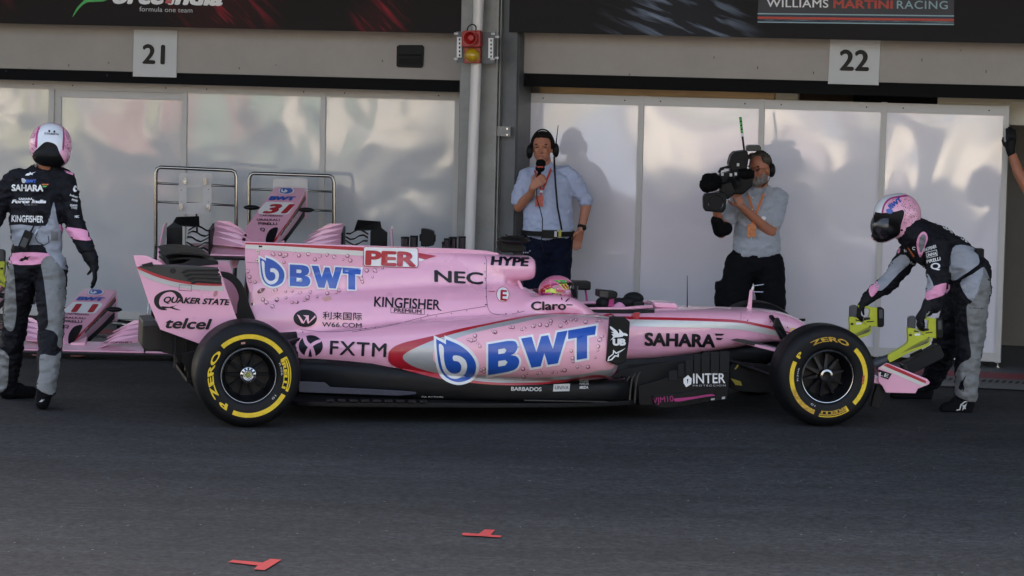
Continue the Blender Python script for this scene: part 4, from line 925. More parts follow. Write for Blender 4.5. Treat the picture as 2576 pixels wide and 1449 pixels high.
# cockpit rim, steering wheel and screen
b = B(); b.tube([C(s_, 1 + k * w_, z_) for k in (-1,) for s_, w_, z_ in ((2.06, .2, .70), (2.3, .235, .70), (2.6, .225, .705), (2.8, .16, .715))] + [C(2.84, 1, .722)] + [C(s_, 1 + w_, z_) for s_, w_, z_ in ((2.8, .16, .715), (2.6, .225, .705), (2.3, .235, .70), (2.06, .2, .70))], .012, 8)
b.out('cockpit_rim', 'pink', car, smooth=1)
b = B(); b.ell(C(2.66, .93, .735), (.075, .05, .035), 16).ell(C(2.72, 1.04, .75), (.07, .06, .045), 16).box(C(2.58, .98, .725), (.05, .06, .03), (fwd, nrm, UPZ)); b.out('driver_hands', 'glove', car, smooth=1)
sws = plate('steering_wheel', R2([(362, 350), (450, 340), (455, 400), (358, 405)]), .92, 1.12, 'black_plastic', car, bevel=.01)
word('#JOINTHE', R2([(462, 365)])[0], R2([(552, 362)])[0], 5, 'white', [plate('wheel_pad', R2([(460, 318), (520, 308), (556, 325), (556, 400), (460, 405)]), .86, .9, 'black_plastic', car, bevel=.012)], sws)
plate('wind_deflector', R2([(510, 410), (560, 370), (592, 330), (622, 340), (640, 372), (600, 400)]), .84, .86, mat('clear_screen', (.2, .2, .21), .1, alpha=.6), car, bevel=0)
plate('red_fairing', R2([(450, 440), (470, 408), (518, 405), (508, 462)]), .60, .63, 'red', car, bevel=.003)
# pink camera pods on the scuttle, antenna, pitot mast
plate('scuttle_fairing', R2([(622, 320), (805, 330), (830, 372), (640, 366)]), .90, 1.10, 'pink', car, bevel=.01)
B().tube([PC(1729, 693, 1), PC(1729, 778, 1)], [.002, .004], 8).out('whip_antenna', 'black_plastic', car)
pm = plate('pitot_mast', R2([(1408, 222), (1426, 218), (1428, 240), (1418, 402), (1366, 402), (1390, 350)]), .99, 1.01, 'pink', car, bevel=.003)
for (a, b_) in (((1425, 237), (1512, 239)), ((1425, 190), (1517, 178))):
    q0, q1 = R2([a, b_]); B().tube([PC(*q0, 1), PC(*q1, 1)], .0035, 8).out('pitot_tube', 'steel', pm)
mk('inner_mast', [PC(*q, 1.0) for q in R2([(1432, 168), (1440, 200), (1425, 232), (1416, 215)])] + [PC(*q, 1.006) for q in R2([(1432, 168), (1440, 200), (1425, 232), (1416, 215)])], [(0, 1, 2, 3), (4, 5, 6, 7), (0, 1, 5, 4), (1, 2, 6, 5), (2, 3, 7, 6), (3, 0, 4, 7)], 'pale', pm)
# ---- dish camera mount on the roll hoop
def RQ(p): return [(925.8 + x * .17188, 531.3 + y * .17188) for x, y in p]
tc_ = PC(*RQ([(2140, 420)])[0], 1)
tm = plate('hoop_camera_pylon', RQ([(1910, 420), (1950, 580), (1960, 605), (2260, 612), (2320, 590), (2300, 500), (2200, 470)]), .95, 1.05, 'carbon', car, bevel=.01)
B().ell(tc_, (.105, .17, .028), 28, (fwd, nrm, UPZ)).out('hoop_camera_wing', 'carbon', tm, smooth=1)
for x in (2030, 2200):
    plate('camera_lens_horn', RQ([(x - 18, 340), (x + 12, 345), (x + 22, 400), (x - 25, 400)]), .96, .99, 'carbon', tm)
for x in (2275, 2308, 2338, 2368):
    p = PC(*RQ([(x, 605 if x < 2350 else 583)])[0], .95); B().ell(p, (.006,) * 3, 8).out('bright_stud', 'steel', tm)
# airbox mouth and roll hoop stay
ab = B(); P = [C(2.012, 1 + .11 * math.cos(a * .3927), .955 + .062 * math.sin(a * .3927)) for a in range(16)]
ab.prism(P, fwd * .004).out('airbox_mouth', 'ink', car)
B().tube([PC(*R1([(1256, 384)])[0], .92), PC(*R1([(1290, 462)])[0], .86)], .012, 10).out('hoop_stay', 'pink', car)
# ---- driver helmet is a thing of its own further down
# ---- rear wing
ep = R5([(168, 742), (250, 727), (400, 728), (560, 735), (745, 748), (785, 875), (870, 1105), (840, 1150), (700, 1210), (615, 1282), (335, 1180), (250, 980), (200, 830)])
wep = plate('wing_endplate', ep, .525, .540, 'pink', car)
plate('wing_endplate', [to_px(PC(u, v, .525) + nrm * .80 + fwd * .16) for u, v in grow(ep, -9)], 1.325, 1.34, 'pink', car)
WE = [wep]
deco('dark_louvre_field', [R5([(168, 742), (250, 727), (400, 728), (560, 735), (745, 748), (783, 866)]) + sp2(R5([(783, 862), (640, 858), (480, 840), (330, 800), (200, 752), (168, 742)]), 4)], 'darkgrey', WE, wep)
deco('red_stripe', [sp2(R5([(168, 742), (200, 752), (330, 800), (480, 840), (640, 858), (783, 862)]), 5) + sp2(R5([(787, 876), (640, 874), (480, 857), (330, 820), (210, 772), (172, 754)]), 5)], 'red', WE, wep, off=.004)
deco('silver_band', [sp2(R5([(172, 756), (210, 774), (330, 822), (480, 859), (640, 876), (787, 878)]), 5) + sp2(R5([(800, 912), (640, 908), (480, 890), (330, 855), (215, 808), (178, 780)]), 5)], 'silver', WE, wep, off=.0035)
for i in range(4):
    y = 750 + i * 25; x = 482 + i * 22
    pts = R5([(x, y + 34), (x + 12, y + 22), (x + 45, y + 12 + i), (745 + i * 6, y + 8 + i * 6), (748 + i * 6, y + 26 + i * 4), (x + 55, y + 24 + i), (x + 20, y + 38)])
    plate('louvre', pts, .505, .5245, 'ink', wep, bevel=.003)
deco('bolt_cap', [R5(ellp(424, 772, 22, 20))], 'ink', WE, wep, off=.004)
# Q emblem and words
deco('q_emblem', [sp2(R5([(385, 1044), (330, 1040), (295, 1000), (300, 950), (350, 915), (420, 905), (470, 925), (490, 960), (455, 960), (440, 935), (410, 918), (365, 928), (335, 960), (328, 1000), (345, 1025)]), 4, True)], 'ink', WE, wep)
deco('q_tail', [sp2(R5([(345, 1018), (400, 1022), (455, 1010), (425, 1025), (480, 1046), (440, 1042), (400, 1030), (360, 1035)]), 3, True)], 'ink', WE, wep)
word('QUAKER STATE', R5([(352, 990)])[0], R5([(812, 1010)])[0], 15, 'ink', WE, wep, bold=.045, slant=.3, off=.004)
word('telcel', R5([(358, 1168)])[0], R5([(672, 1178)])[0], 27, 'ink', WE, wep, bold=.035, slant=.25)
deco('patch', [R5([(468, 868), (555, 870), (553, 914), (465, 908)]), R5([(471, 871), (552, 873), (550, 911), (468, 905)])], 'darkgrey', WE, wep, off=.005)
deco('oval_badge', [sp2(R5([(722, 910), (736, 915), (732, 940), (715, 952), (705, 945), (710, 922)]), 4, True)], mat('dull_rose', (.5, .2, .22), .5), WE, wep, off=.004)
# pink wing tips and dark wing planes spanning to the far endplate
tip = plate('wing_tip', sp2(R5([(148, 665), (235, 667), (290, 690), (345, 715)]), 4) + R5([(378, 785), (290, 738), (170, 743)]), .53, .56, 'pink', car)
plate('wing_tip_slot', R5([(205, 728), (280, 710), (292, 742), (215, 742)]), .515, .522, 'ink', car, bevel=0)
def wingplane(name, pts, t0, t1, m='carbon', th=.012):
    """pts: chord line in photo px on the near plane t0"""
    Q = sp2(pts, 5); a = [PC(u, v, t0) for u, v in Q]; up_ = [p + UPZ * (th * math.sin(math.pi * (i + .3) / len(a))) for i, p in enumerate(a)]
    prof_ = a + up_[::-1]; return B().prism(prof_, nrm * (t1 - t0)).out(name, m, car, smooth=.7)
wingplane('rear_wing_flap', R5([(375, 662), (470, 655), (600, 665), (690, 675)]), .545, 1.32)
wingplane('rear_wing_flap', R5([(380, 700), (500, 690), (640, 700), (740, 712)]), .545, 1.32)
wingplane('rear_wing_plane', R5([(385, 735), (500, 745), (640, 735), (740, 728)]), .545, 1.32, th=.03)
plate('flap_end', R5([(352, 665), (365, 660), (395, 700), (400, 722), (380, 735), (352, 690)]), .53, .545, 'carbon2', car)
plate('flap_end', R5([(430, 745), (560, 690), (735, 700), (742, 724), (560, 740)]), .53, .545, 'carbon2', car)
# swan neck pylon
ne = sp2(R5([(750, 775), (830, 790), (890, 840), (925, 900), (945, 960), (960, 1010), (1000, 1110)]), 5) + sp2(R5([(870, 1105), (875, 1010), (885, 960), (870, 905), (830, 850), (770, 815)]), 5)
for t_ in (.90, 1.06): plate('wing_pylon', ne, t_, t_ + .03, 'carbon', car, bevel=.006)
# beam wing, crash structure, diffuser
plate('crash_structure', R5([(215, 1125), (300, 1120), (330, 1185), (500, 1250), (640, 1300), (560, 1345), (230, 1330), (208, 1300)]), .80, 1.20, 'gold', car, bevel=.012)
plate('crash_structure_cap', R5([(215, 1122), (305, 1118), (320, 1160), (215, 1162)]), .795, 1.205, 'grey_plastic', car, bevel=.006)
plate('diffuser_wall', R5([(335, 1182), (615, 1284), (575, 1340), (560, 1400), (560, 1449), (520, 1449), (480, 1400), (430, 1355), (350, 1340)]), .62, .64, 'carbon', car)
for i in range(6):
    s0 = -.42 + i * .07; B().box(C(s0, .60, .42 - .02 * i), (.004, .03, .10), (fwd, nrm, UPZ)).out('diffuser_strake', 'carbon2', car)
plate('diffuser_fence', R6([(375, 790), (470, 770), (470, 830), (448, 880), (448, 970), (412, 970), (412, 900), (380, 850)]), .55, .57, 'carbon', car)
sec = B(); sec_loft(sec, [(-.25, 1, .34, .12, .09, 3), (.1, 1, .36, .2, .14, 3), (.4, 1, .38, .26, .16, 3)]); sec.out('gearbox', 'carbon2', car, smooth=1)
plate('diffuser_floor', [to_px(C(s_, .5, z_)) for s_, z_ in ((-.35, .26), (.3, .13), (.3, .11), (-.35, .235))], .5, 1.5, 'carbon', car)
# brake duct and rear suspension
for k, T in ((0, lambda t: t), (1, lambda t: 2 - t)):
    for (p, q, w_) in (((.0, T(.32), .42), (.45, T(.85), .50), .05), ((.0, T(.32), .42), (-.2, T(.88), .48), .05), ((0, T(.32), .22), (.5, T(.85), .26), .05), ((0, T(.32), .22), (-.15, T(.85), .26), .05), ((0, T(.35), .335), (0, T(.85), .36), .05)):
        B().bar(C(*p), C(*q), w_, .018).out('suspension_arm', 'carbon', car, bevel=.006)
    for (p, q, w_, m_) in (((3.78, T(.30), .42), (3.35, T(.80), .50), .06, 'pink'), ((3.8, T(.30), .45), (3.95, T(.84), .60), .05, 'carbon'), ((3.8, T(.30), .22), (3.15, T(.78), .42), .06, 'carbon'), ((3.8, T(.30), .22), (3.98, T(.85), .46), .05, 'carbon'), ((3.8, T(.3), .25), (3.62, T(.80), .66), .03, 'carbon')):
        B().bar(C(*p), C(*q), w_, .018).out('suspension_arm', m_, car, bevel=.006)
plate('wing_arm', R2([(1250, 628), (1300, 616), (1360, 622), (1620, 682), (1630, 706), (1380, 662), (1290, 640)]), .62, .64, 'darkgrey', car)
plate('arm_fairing', R2([(1612, 470), (1618, 452), (1640, 448), (1655, 480), (1715, 600), (1660, 625), (1615, 540), (1600, 520)]), .70, .74, 'carbon', car)
plate('front_brake_scoop', R2([(1280, 800), (1560, 830), (1600, 860), (1590, 1060), (1300, 1040), (1240, 1000), (1250, 850)]), .62, .66, 'carbon2', car)
for P in ([(1250, 938), (1330, 962), (1342, 996), (1290, 990)], [(1285, 862), (1310, 828), (1316, 834), (1290, 866)]):
    plate('yellow_tab', R2(P), .55, .57, mat('dull_yellow', (.32, .26, .02), .6), car, bevel=0)
B().lathe(PC(*R2([(1752, 550)])[0], .60), nrm, [(.018, -.005), (.018, .005), (.011, .005), (.011, -.005)], 16, closed=True).out('yellow_ring', 'yellow', car)

# ---- wheels
def wheel(s_, near, R, w, rimr, name='wheel', front=False, rot=0):
    """near: lateral of the outer face; sidewall detail on the outside"""
    sg = 1 if near < 1 else -1; ax = nrm * sg; c = C(s_, near, R)
    def P(r, x): return (r, x)
    t = [(rimr + .004, .055), (rimr + .012, .022), (rimr + .035, .006), (R * .80, .0), (R * .90, .010), (R * .965, .034), (R * .992, .062), (R, .10), (R, w - .10), (R * .992, w - .06), (R * .965, w - .034), (R * .9, w - .01), (R * .8, w), (rimr + .03, w - .01), (rimr + .005, w - .04), (rimr + .005, .06)]
    tt = [(p.x, p.y) for p in spl(t, 3, True)]
    hub = bpy.data.objects.new(name, None)
    wobj = B().lathe(c, ax, tt, 96, closed=True)
    tyre = wobj.out('tyre', ['rubber', 'rubber2'], car, smooth=1, label='black racing tyre with yellow lettering')
    rim = B().lathe(c, ax, [(rimr + .006, .040), (rimr + .008, .026), (rimr - .002, .020), (rimr - .006, .03), (rimr - .012, .06), (rimr - .02, .10), (rimr - .03, .16), (rimr - .035, w - .06), (rimr + .006, w - .04)], 72).out('rim', 'rim', car, smooth=.5)
    B().lathe(c, ax, [(rimr + .004, .024), (rimr + .0075, .023), (rimr + .0075, .027), (rimr + .004, .028)], 72, closed=True).out('rim_edge', 'steel' if front else 'alu', rim, smooth=.5)
    if not front: B().lathe(c, ax, [(rimr * .80, .088), (rimr * .83, .083), (rimr * .83, .090)], 64, closed=True).out('rim_step', 'rim', rim, smooth=.5)
    dz = .115 if front else .10
    B().lathe(c, ax, [(rimr - .03, dz + .05), (.03, dz + .05)], 48).out('wheel_disc', 'ink', rim)
    e1 = ax.cross(UPZ).normalized(); e2 = UPZ
    for k in range(10):
        a = 2 * math.pi * k / 10 + rot; d = e1 * math.cos(a) + e2 * math.sin(a); q = e1 * -math.sin(a) + e2 * math.cos(a)
        B().add([c + d * .035 + q * .012 + ax * (dz - .02), c + d * .035 - q * .012 + ax * (dz - .02), c + d * (rimr - .028) - q * .008 + ax * (dz - .005), c + d * (rimr - .028) + q * .008 + ax * (dz - .005),
                 c + d * .035 + q * .012 + ax * (dz + .01), c + d * .035 - q * .012 + ax * (dz + .01), c + d * (rimr - .028) - q * .008 + ax * (dz + .03), c + d * (rimr - .028) + q * .008 + ax * (dz + .03)],
                [(0, 1, 2, 3), (4, 5, 6, 7), (0, 1, 5, 4), (1, 2, 6, 5), (2, 3, 7, 6), (3, 0, 4, 7)]).out('spoke', 'rubber2' if not front else 'ink', rim)
    if front:
        B().lathe(c, ax, [(.030, dz - .075), (.042, dz - .072), (.044, dz - .05), (.044, dz), (.030, dz)], 32, closed=True).out('hub_ring', 'chrome', rim, smooth=.6)
        B().lathe(c, ax, [(.054, dz - .03), (.054, dz + .01), (.044, dz + .01)], 24).out('hub_nut', 'steel', rim)
        B().lathe(c, ax, [(.03, dz - .02), (0, dz - .02)], 24).out('hub_bore', 'ink', rim)
    else:
        nut = B().lathe(c, ax, [(.052, dz + .0), (.050, dz - .06), (.034, dz - .066), (.028, dz - .045), (.0, dz - .045)], 32).out('hub_nut', 'steel', rim, smooth=.6)
        for k in range(12):
            a = k * math.pi / 6; d = e1 * math.cos(a) + e2 * math.sin(a); p = c + d * .0425 + ax * (dz - .064)
            B().cyl(p, p - ax * .006, .0065, 10).out('nut_dimple', 'ink', nut)
        B().ell(c + ax * (dz - .046), (.016, .004, .016), 12, (e1, ax, e2)).out('nut_centre', mat('dull_lime', (.2, .25, .03), .5), nut)
    return tyre, rim, c, ax
def onwheel(W_, polys, m, name, off=.003, rimr=.17, R=.335, front=False, grid=.015):
    """polys: closed (angle_deg, radius) outlines; angle 0 = right seen from outside, counter-clockwise"""
    tyre, rim, c, ax = W_
    me = shape2d([[(r * math.cos(math.radians(a)), -r * math.sin(math.radians(a))) for a, r in P] for P in polys])
    _place(W_, me, m, name, off, grid)
def _place(W_, me, m, name, off, grid):
    tyre, rim, c, ax = W_
    bm = bmesh.new(); bm.from_mesh(me); gridcut(bm, grid); T = bvh([tyre]); dead = []
    e1 = fwd
    for v in bm.verts:
        o_ = c + e1 * v.co.x + UPZ * v.co.y - ax * .3; h = T.ray_cast(o_, ax, .45)
        if h[0] is None: dead.append(v)
        else: v.co = h[0] - ax * (off + v.co.z)
    bmesh.ops.delete(bm, geom=dead, context='VERTS'); bm.verts.index_update()
    vs = [v.co.copy() for v in bm.verts]; fs = [[v.index for v in f.verts] for f in bm.faces]; bm.free()
    if fs: mk(name, vs, fs, m, tyre)
def arc(a0, a1, r0, r1, n=16): return [(a0 + (a1 - a0) * i / n, r0) for i in range(n + 1)] + [(a1 + (a0 - a1) * i / n, r1) for i in range(n + 1)]
def ringtext(W_, txt, am, span, r0, r1, m, bold=.03, inward=False, slant=.0, name='tyre_lettering', off=.003):
    me = text2d(txt, bold, 1.0); bm = bmesh.new(); bm.from_mesh(me)
    xs = [v.co.x for v in bm.verts]; xa, xb = min(xs), max(xs); gridcut(bm, .12)
    for v in bm.verts:
        x = v.co.x + slant * v.co.y; f = (x - xa) / (xb - xa) - .5; g = v.co.y / .73
        if inward: a = am + span * f; r = r1 + (r0 - r1) * g
        else: a = am - span * f; r = r0 + (r1 - r0) * g
        v.co.x = r * math.cos(math.radians(a)); v.co.y = r * math.sin(math.radians(a))
    bm.to_mesh(me); bm.free(); _place(W_, me, m, name, off, .03)
RW = wheel(0, 0, .335, .405, .168)
onwheel(RW, [arc(36, 133, .236, .265)], 'yellow', 'yellow_arc'); onwheel(RW, [arc(-113, -28, .236, .265)], 'yellow', 'yellow_arc')
ringtext(RW, 'P ZERO', 187, 96, .225, .262, 'yellow', bold=.04, slant=-.15)
ringtext(RW, 'IRELLI', 3, 46, .222, .245, 'yellow', bold=.05)
onwheel(RW, [arc(-19, 25, .262, .268), arc(24.5, 28, .225, .268, 4), arc(-22, -18, .25, .268, 4)], 'yellow', 'yellow_bracket'); onwheel(RW, [arc(-19, 24, .249, .257)], 'yellow', 'yellow_bracket')
ringtext(RW, 'R306', 12, 22, .205, .216, 'plaque', bold=0); onwheel(RW, [rrect(-.052, .205, -.018, .219, .001)] and [[(97, .217), (104, .219), (104.5, .207), (97.5, .205)]], mat('barcode_sticker', (.55, .28, .2), .6), 'tyre_sticker')
ringtext(RW, '10', -40, 9, .205, .218, 'plaque', bold=0)
FWh = wheel(3.8, 0, .335, .305, .168, front=True, rot=.2)
onwheel(FWh, [arc(-45, 46, .236, .265)], 'yellow', 'yellow_arc'); onwheel(FWh, [arc(157, 200, .236, .265)], 'yellow', 'yellow_arc'); onwheel(FWh, [arc(200, 249, .236, .265)], 'worn', 'worn_yellow_arc')
ringtext(FWh, 'ZERO', 88, 62, .232, .262, 'worn', bold=.04, slant=-.15); ringtext(FWh, 'P', 145, 10, .232, .262, 'yellow', bold=.04)
ringtext(FWh, 'IRELLI', -80, 42, .228, .246, 'worn', bold=.05)
onwheel(FWh, [arc(-103, -60, .262, .268), arc(-60, -57, .228, .268, 4)], 'yellow', 'yellow_bracket'); onwheel(FWh, [arc(-103, -60, .249, .257)], 'worn', 'yellow_bracket')
ringtext(FWh, 'R306', 176, 24, .205, .216, 'plaque', bold=0); onwheel(FWh, [[(-12, .232), (2, .232), (2, .246), (-12, .246)]], 'card', 'tyre_sticker'); ringtext(FWh, '10', -118, 9, .205, .218, 'plaque', bold=0)
for s_, near, w_ in ((0, 2.0, .405), (3.8, 2.0, .305)):
    W2 = wheel(s_, near, .335, w_, .168, front=s_ > 1)
    onwheel(W2, [arc(36, 133, .236, .265)], 'yellow', 'yellow_arc'); onwheel(W2, [arc(-113, -28, .236, .265)], 'yellow', 'yellow_arc')
# ---- front wing
fe = R3([(1040, 790), (1110, 748), (1180, 775), (1440, 880), (1462, 905), (1455, 925), (1430, 935), (1365, 960), (1345, 998), (1100, 992), (1075, 940), (1040, 905)])
fwe = plate('front_wing_endplate', fe, .10, .115, 'pink', car)
plate('front_wing_endplate', [to_px(PC(u, v, .1) + nrm * 1.785) for u, v in fe], 1.885, 1.90, 'pink', car)
FE = [fwe]
deco('red_stripe', [R3([(1085, 762), (1110, 752), (1430, 895), (1455, 922), (1400, 905), (1085, 772)])], 'red', FE, fwe); deco('pale_stripe', [R3([(1050, 785), (1080, 772), (1400, 908), (1440, 930), (1385, 935)])], 'pale', FE, fwe)
deco('word_field', [R3([(1040, 800), (1150, 838), (1120, 885), (1035, 855)])], 'ink', FE, fwe, off=.004); word('LE', R3([(1045, 850)])[0], R3([(1118, 868)])[0], 9, 'white', FE, fwe, off=.006, upvec=(.3, -1))
def fplane(name, s0, z0, s1, z1, ta, tb, m, th=.012, sweep=0):
    P = [C(s0, ta, z0), C((s0 + s1) / 2, ta, (z0 + z1) / 2 - .01), C(s1, ta, z1), C((s0 + s1) / 2, ta, (z0 + z1) / 2 + th)]
    return B().prism(P, nrm * (tb - ta) - fwd * 0 + fwd * sweep).out(name, m, car, bevel=.002)
fplane('front_wing_plane', 4.14, .27, 4.36, .25, .12, 1.88, 'carbon')
for i in range(4):
    for ta, tb, sw_ in ((.12, .72, .06), (1.28, 1.88, -.06)): fplane('front_wing_flap', 4.06 - i * .03, .30 + i * .025, 4.28 - i * .05, .27 + i * .02, ta, tb, 'pink' if i < 3 else 'carbon', sweep=sw_)
plate('wing_footplate', R3([(1040, 905), (1080, 940), (1100, 1000), (1045, 1130), (985, 1110), (1000, 1020)]), .13, .17, 'carbon', car)
for t_ in (.90, 1.08): B().prism([C(4.0, t_, .40), C(4.26, t_, .24), C(4.3, t_, .11), C(4.12, t_, .11)], nrm * .02).out('nose_pillar', 'pink', car, bevel=.004)
# ================================================================== SPARE NOSES AND FRAMES BEHIND THE CAR
def RK(p): return [(x * .2666, 523.3 + y * .2666) for x, y in p]
XC = PG(190, 905).x
nl = thing('spare_nose', 'pink spare nose and front wing numbered 11 resting on the ground behind the mechanic', 'nose cone', (XC, 23.4, 0), 0, 'spare noses with front wings')
def secs(name, S_, m, par, bev=.02, drop=None):
    vs = []
    for Y, Lp, Rp, dz in S_:
        a = PY(*RK([Lp])[0], Y); r = PY(*RK([Rp])[0], Y)
        vs += [a, r, r - UPZ * dz, a - UPZ * dz]
    n = len(S_); fs = [(0, 1, 2, 3), tuple(range(4 * n - 4, 4 * n))]
    for i in range(n - 1):
        for j in range(4): fs.append((i * 4 + j, i * 4 + (j + 1) % 4, i * 4 + 4 + (j + 1) % 4, i * 4 + 4 + j))
    return mk(name, vs, fs, m, par, smooth=.5, bevel=bev)
nb = secs('nose_body', [(24.35, (795, 756), (1105, 766), .17), (24.1, (680, 868), (1005, 905), .14), (23.85, (560, 985), (895, 1045), .11), (23.62, (455, 1095), (790, 1175), .08), (23.46, (385, 1180), (700, 1262), .06), (23.42, (375, 1215), (672, 1290), .04)], 'pink', nl)
secs('nose_pillar', [(23.5, (300, 1235), (395, 1165), .20), (23.42, (308, 1280), (360, 1280), .16)], 'pink', nl, .008)
secs('nose_pillar', [(23.5, (690, 1265), (830, 1200), .18), (23.40, (660, 1270), (805, 1270), .10)], 'pink', nl, .012)
secs('nose_underside', [(24.3, (900, 960), (1085, 985), .05), (23.6, (560, 1250), (790, 1280), .03)], 'carbon2', nl, .005)
Nn = [nb]
deco('red_stripe', [RK([(1112, 800), (1000, 935), (760, 1180), (690, 1250), (700, 1262), (775, 1195), (1010, 950), (1114, 830)])], 'red', Nn, nb, off=.003)
deco('grey_stripe', [RK([(1095, 850), (1000, 962), (800, 1165), (800, 1185), (1000, 990), (1095, 880)])], 'darkgrey', Nn, nb, off=.003)
for P in ([(645, 1272), (650, 1190), (700, 1120), (778, 1105), (750, 1180), (690, 1270), (670, 1285)], [(395, 1260), (420, 1180), (450, 1150), (460, 1165), (420, 1250)]):
    deco('nostril', [sp2(RK(P), 4, True)], 'ink', Nn, nb, off=.004)
deco('logo_backing', [sp2(RK([(862, 757), (940, 762), (978, 785), (960, 812), (900, 824), (845, 815), (828, 795)]), 4, True)], 'white', Nn, nb, off=.003)
deco('logo_drop', [sp2(RK([(868, 762), (935, 766), (966, 786), (950, 806), (900, 817), (850, 810), (838, 795)]), 4, True), sp2(RK([(868, 772), (850, 795), (880, 808), (915, 795), (890, 780), (885, 795), (868, 792)]), 3, True)], 'blue', Nn, nb, off=.005)
word('BWT', RK([(718, 866)])[0], RK([(968, 874)])[0], 8.5, 'blue', Nn, nb, bold=.08, slant=.3, off=.004)
deco('number_box', [RK([(600, 970), (610, 955), (690, 884), (945, 892), (965, 905), (960, 925), (905, 985), (880, 996), (610, 985)])], 'white', Nn, nb, off=.003)
for tx, a, b_, h in (('CARTESIANO', (612, 1003), (838, 1013), 4), ('URALKALI', (580, 1040), (805, 1048), 5), ('PIRELLI', (590, 1075), (775, 1082), 6), ('Q', (600, 1130), (650, 1132), 8)):
    word(tx, RK([a])[0], RK([b_])[0], h, 'ink', Nn, nb, bold=.02, off=.004)
word('VELLE', RK([(835, 1180)])[0], RK([(965, 1045)])[0], 7, 'plaque', Nn, nb, off=.004)
B().ell(PY(*RK([(1075, 957)])[0], 24.0), (.066, .026, .020), 16).out('camera_pod', 'carbon', nl, smooth=1)
B().ell(PY(*RK([(560, 950)])[0], 24.2), (.066, .026, .020), 16).out('camera_pod', 'carbon', nl, smooth=1)
deco_rear = secs('bulkhead', [(24.36, (800, 790), (1110, 810), .22), (24.40, (800, 790), (1110, 810), .22)], 'pink', nl, .01)
# wing
zf = PY(190, 903, 23.25).z
B().prism([(XC - .88, 23.2, .035), (XC + .88, 23.2, .035), (XC + .90, 23.55, .05), (XC - .90, 23.55, .05)], (0, 0, .018)).out('main_plane', 'carbon', nl, bevel=.006)
B().prism([(XC - .70, 23.26, .056), (XC + .70, 23.26, .056), (XC + .72, 23.5, .10), (XC - .72, 23.5, .10)], (0, 0, .012)).out('main_plane_upper', 'pink', nl, bevel=.004)
kf = []
for sx in (1, -1):
    for i in range(4):
        x0_, x1_ = .13 + .035 * i, .50; y = 23.34 + i * .07; z = .085 + i * .038
        P = [(XC + sx * x0_, y - .02, z - .01), (XC + sx * (x0_ + .12), y - .01, z + .035), (XC + sx * x1_, y, z + .055), (XC + sx * x1_, y + .075, z + .105 - i * .01), (XC + sx * (x0_ + .16), y + .06, z + .075), (XC + sx * (x0_ + .04), y + .04, z + .01)]
        f_ = B().prism(P, (0, .004, -.010)).out('wing_flap', 'pink', nl, bevel=.003); kf.append(f_)
    B().box((XC + sx * .515, 23.42, .15), (.008, .16, .11)).out('flap_endplate', 'carbon', nl, bevel=.003)
    B().prism([(XC + sx * .90, 23.2, .03), (XC + sx * .90, 23.62, .03), (XC + sx * .88, 23.62, .26), (XC + sx * .88, 23.42, .27), (XC + sx * .90, 23.22, .10)], (sx * .012, 0, 0)).out('outer_endplate', 'pink', nl, bevel=.003)
    for i in range(5):
        q = [Vector((XC + sx * (.53 + .035 * k), 23.3 + i * .05, .08 + i * .035 + .02 * math.sin(k * 1.3 + i))) for k in range(6)]
        b = B(); b.add([p for p in q] + [p + Vector((0, .035, .012)) for p in q], [(k, k + 1, 7 + k, 6 + k) for k in range(5)]).out('cascade_element', 'carbon', nl, smooth=1)
        B().tube([p + Vector((0, -.002, .002)) for p in q], .003, 6).out('cascade_edge', 'plaque', nl, smooth=1)
    B().prism([(XC + sx * .73, 23.30, .05), (XC + sx * .86, 23.36, .05), (XC + sx * .86, 23.38, .25), (XC + sx * .80, 23.36, .30), (XC + sx * .73, 23.31, .27)], (0, .012, 0)).out('cascade_shield', 'carbon', nl, bevel=.003)
    B().prism([(XC + sx * .60, 23.36, .26), (XC + sx * .82, 23.36, .27), (XC + sx * .80, 23.50, .31), (XC + sx * .62, 23.50, .32)], (0, 0, .008)).out('cascade_top', 'carbon', nl, bevel=.003)
    B().box((XC + sx * .82, 23.25, .07), (.06, .04, .035)).out('foot_skid', 'carbon2', nl, bevel=.02)
word('KINGFISHER', RK([(972, 1278)])[0], RK([(1250, 1275)])[0], 5, 'ink', kf, nl, bold=.02, off=.004)
word('MAGNESIUM', RK([(850, 1390)])[0], RK([(1170, 1392)])[0], 3, 'ink', [o for o in COL.objects if o.name == 'main_plane_upper'], nl, bold=.02, off=.004)
n11 = word('11', RK([(668, 976)])[0], RK([(884, 980)])[0], 20, 'red', Nn, nb, bold=.06, slant=.25, off=.005, name='numeral', sp=1.15)
n31 = word('31', RK([(640, 976)])[0], RK([(884, 980)])[0], 20, 'red', Nn, nb, bold=.06, slant=.45, off=.005, name='numeral')
def copy_tree(o, parent=None, skip=()):
    c = o.copy(); COL.objects.link(c)
    if parent is not None: c.parent = parent
    for ch in list(o.children):
        if ch not in skip: copy_tree(ch, c, skip)
    return c
def shiftvec(u0, v0, Y0, u1, v1, Y1): return PY(u1, v1, Y1) - PY(u0, v0, Y0)
n31b = [n31]
c31 = copy_tree(nl, None, (n11, n31)); c31.rotation_euler = (.10, 0, 0)
c31.location = PY(728, 468, 25.0) - Matrix.Rotation(.10, 3, 'X') @ (PY(250, 724, 24.35) - Vector(nl.location))
c31['label'] = 'pink spare nose and front wing numbered 31 hanging on the chrome frame'
n31.parent = [c for c in c31.children if c.name.startswith('nose_body')][0]
c3 = copy_tree(nl, None, [n31] + [o for o in nl.children if any(o.name.startswith(q) for q in ('wing_flap', 'flap_end', 'outer_end', 'cascade', 'foot_skid', 'main_plane', 'lettering'))]); c3.location = nl.location + shiftvec(250, 724, 24.35, -25, 690, 24.6)
c3['label'] = 'pink spare nose cut off by the picture edge behind the standing mechanic'
def RF(p): return R5(p)
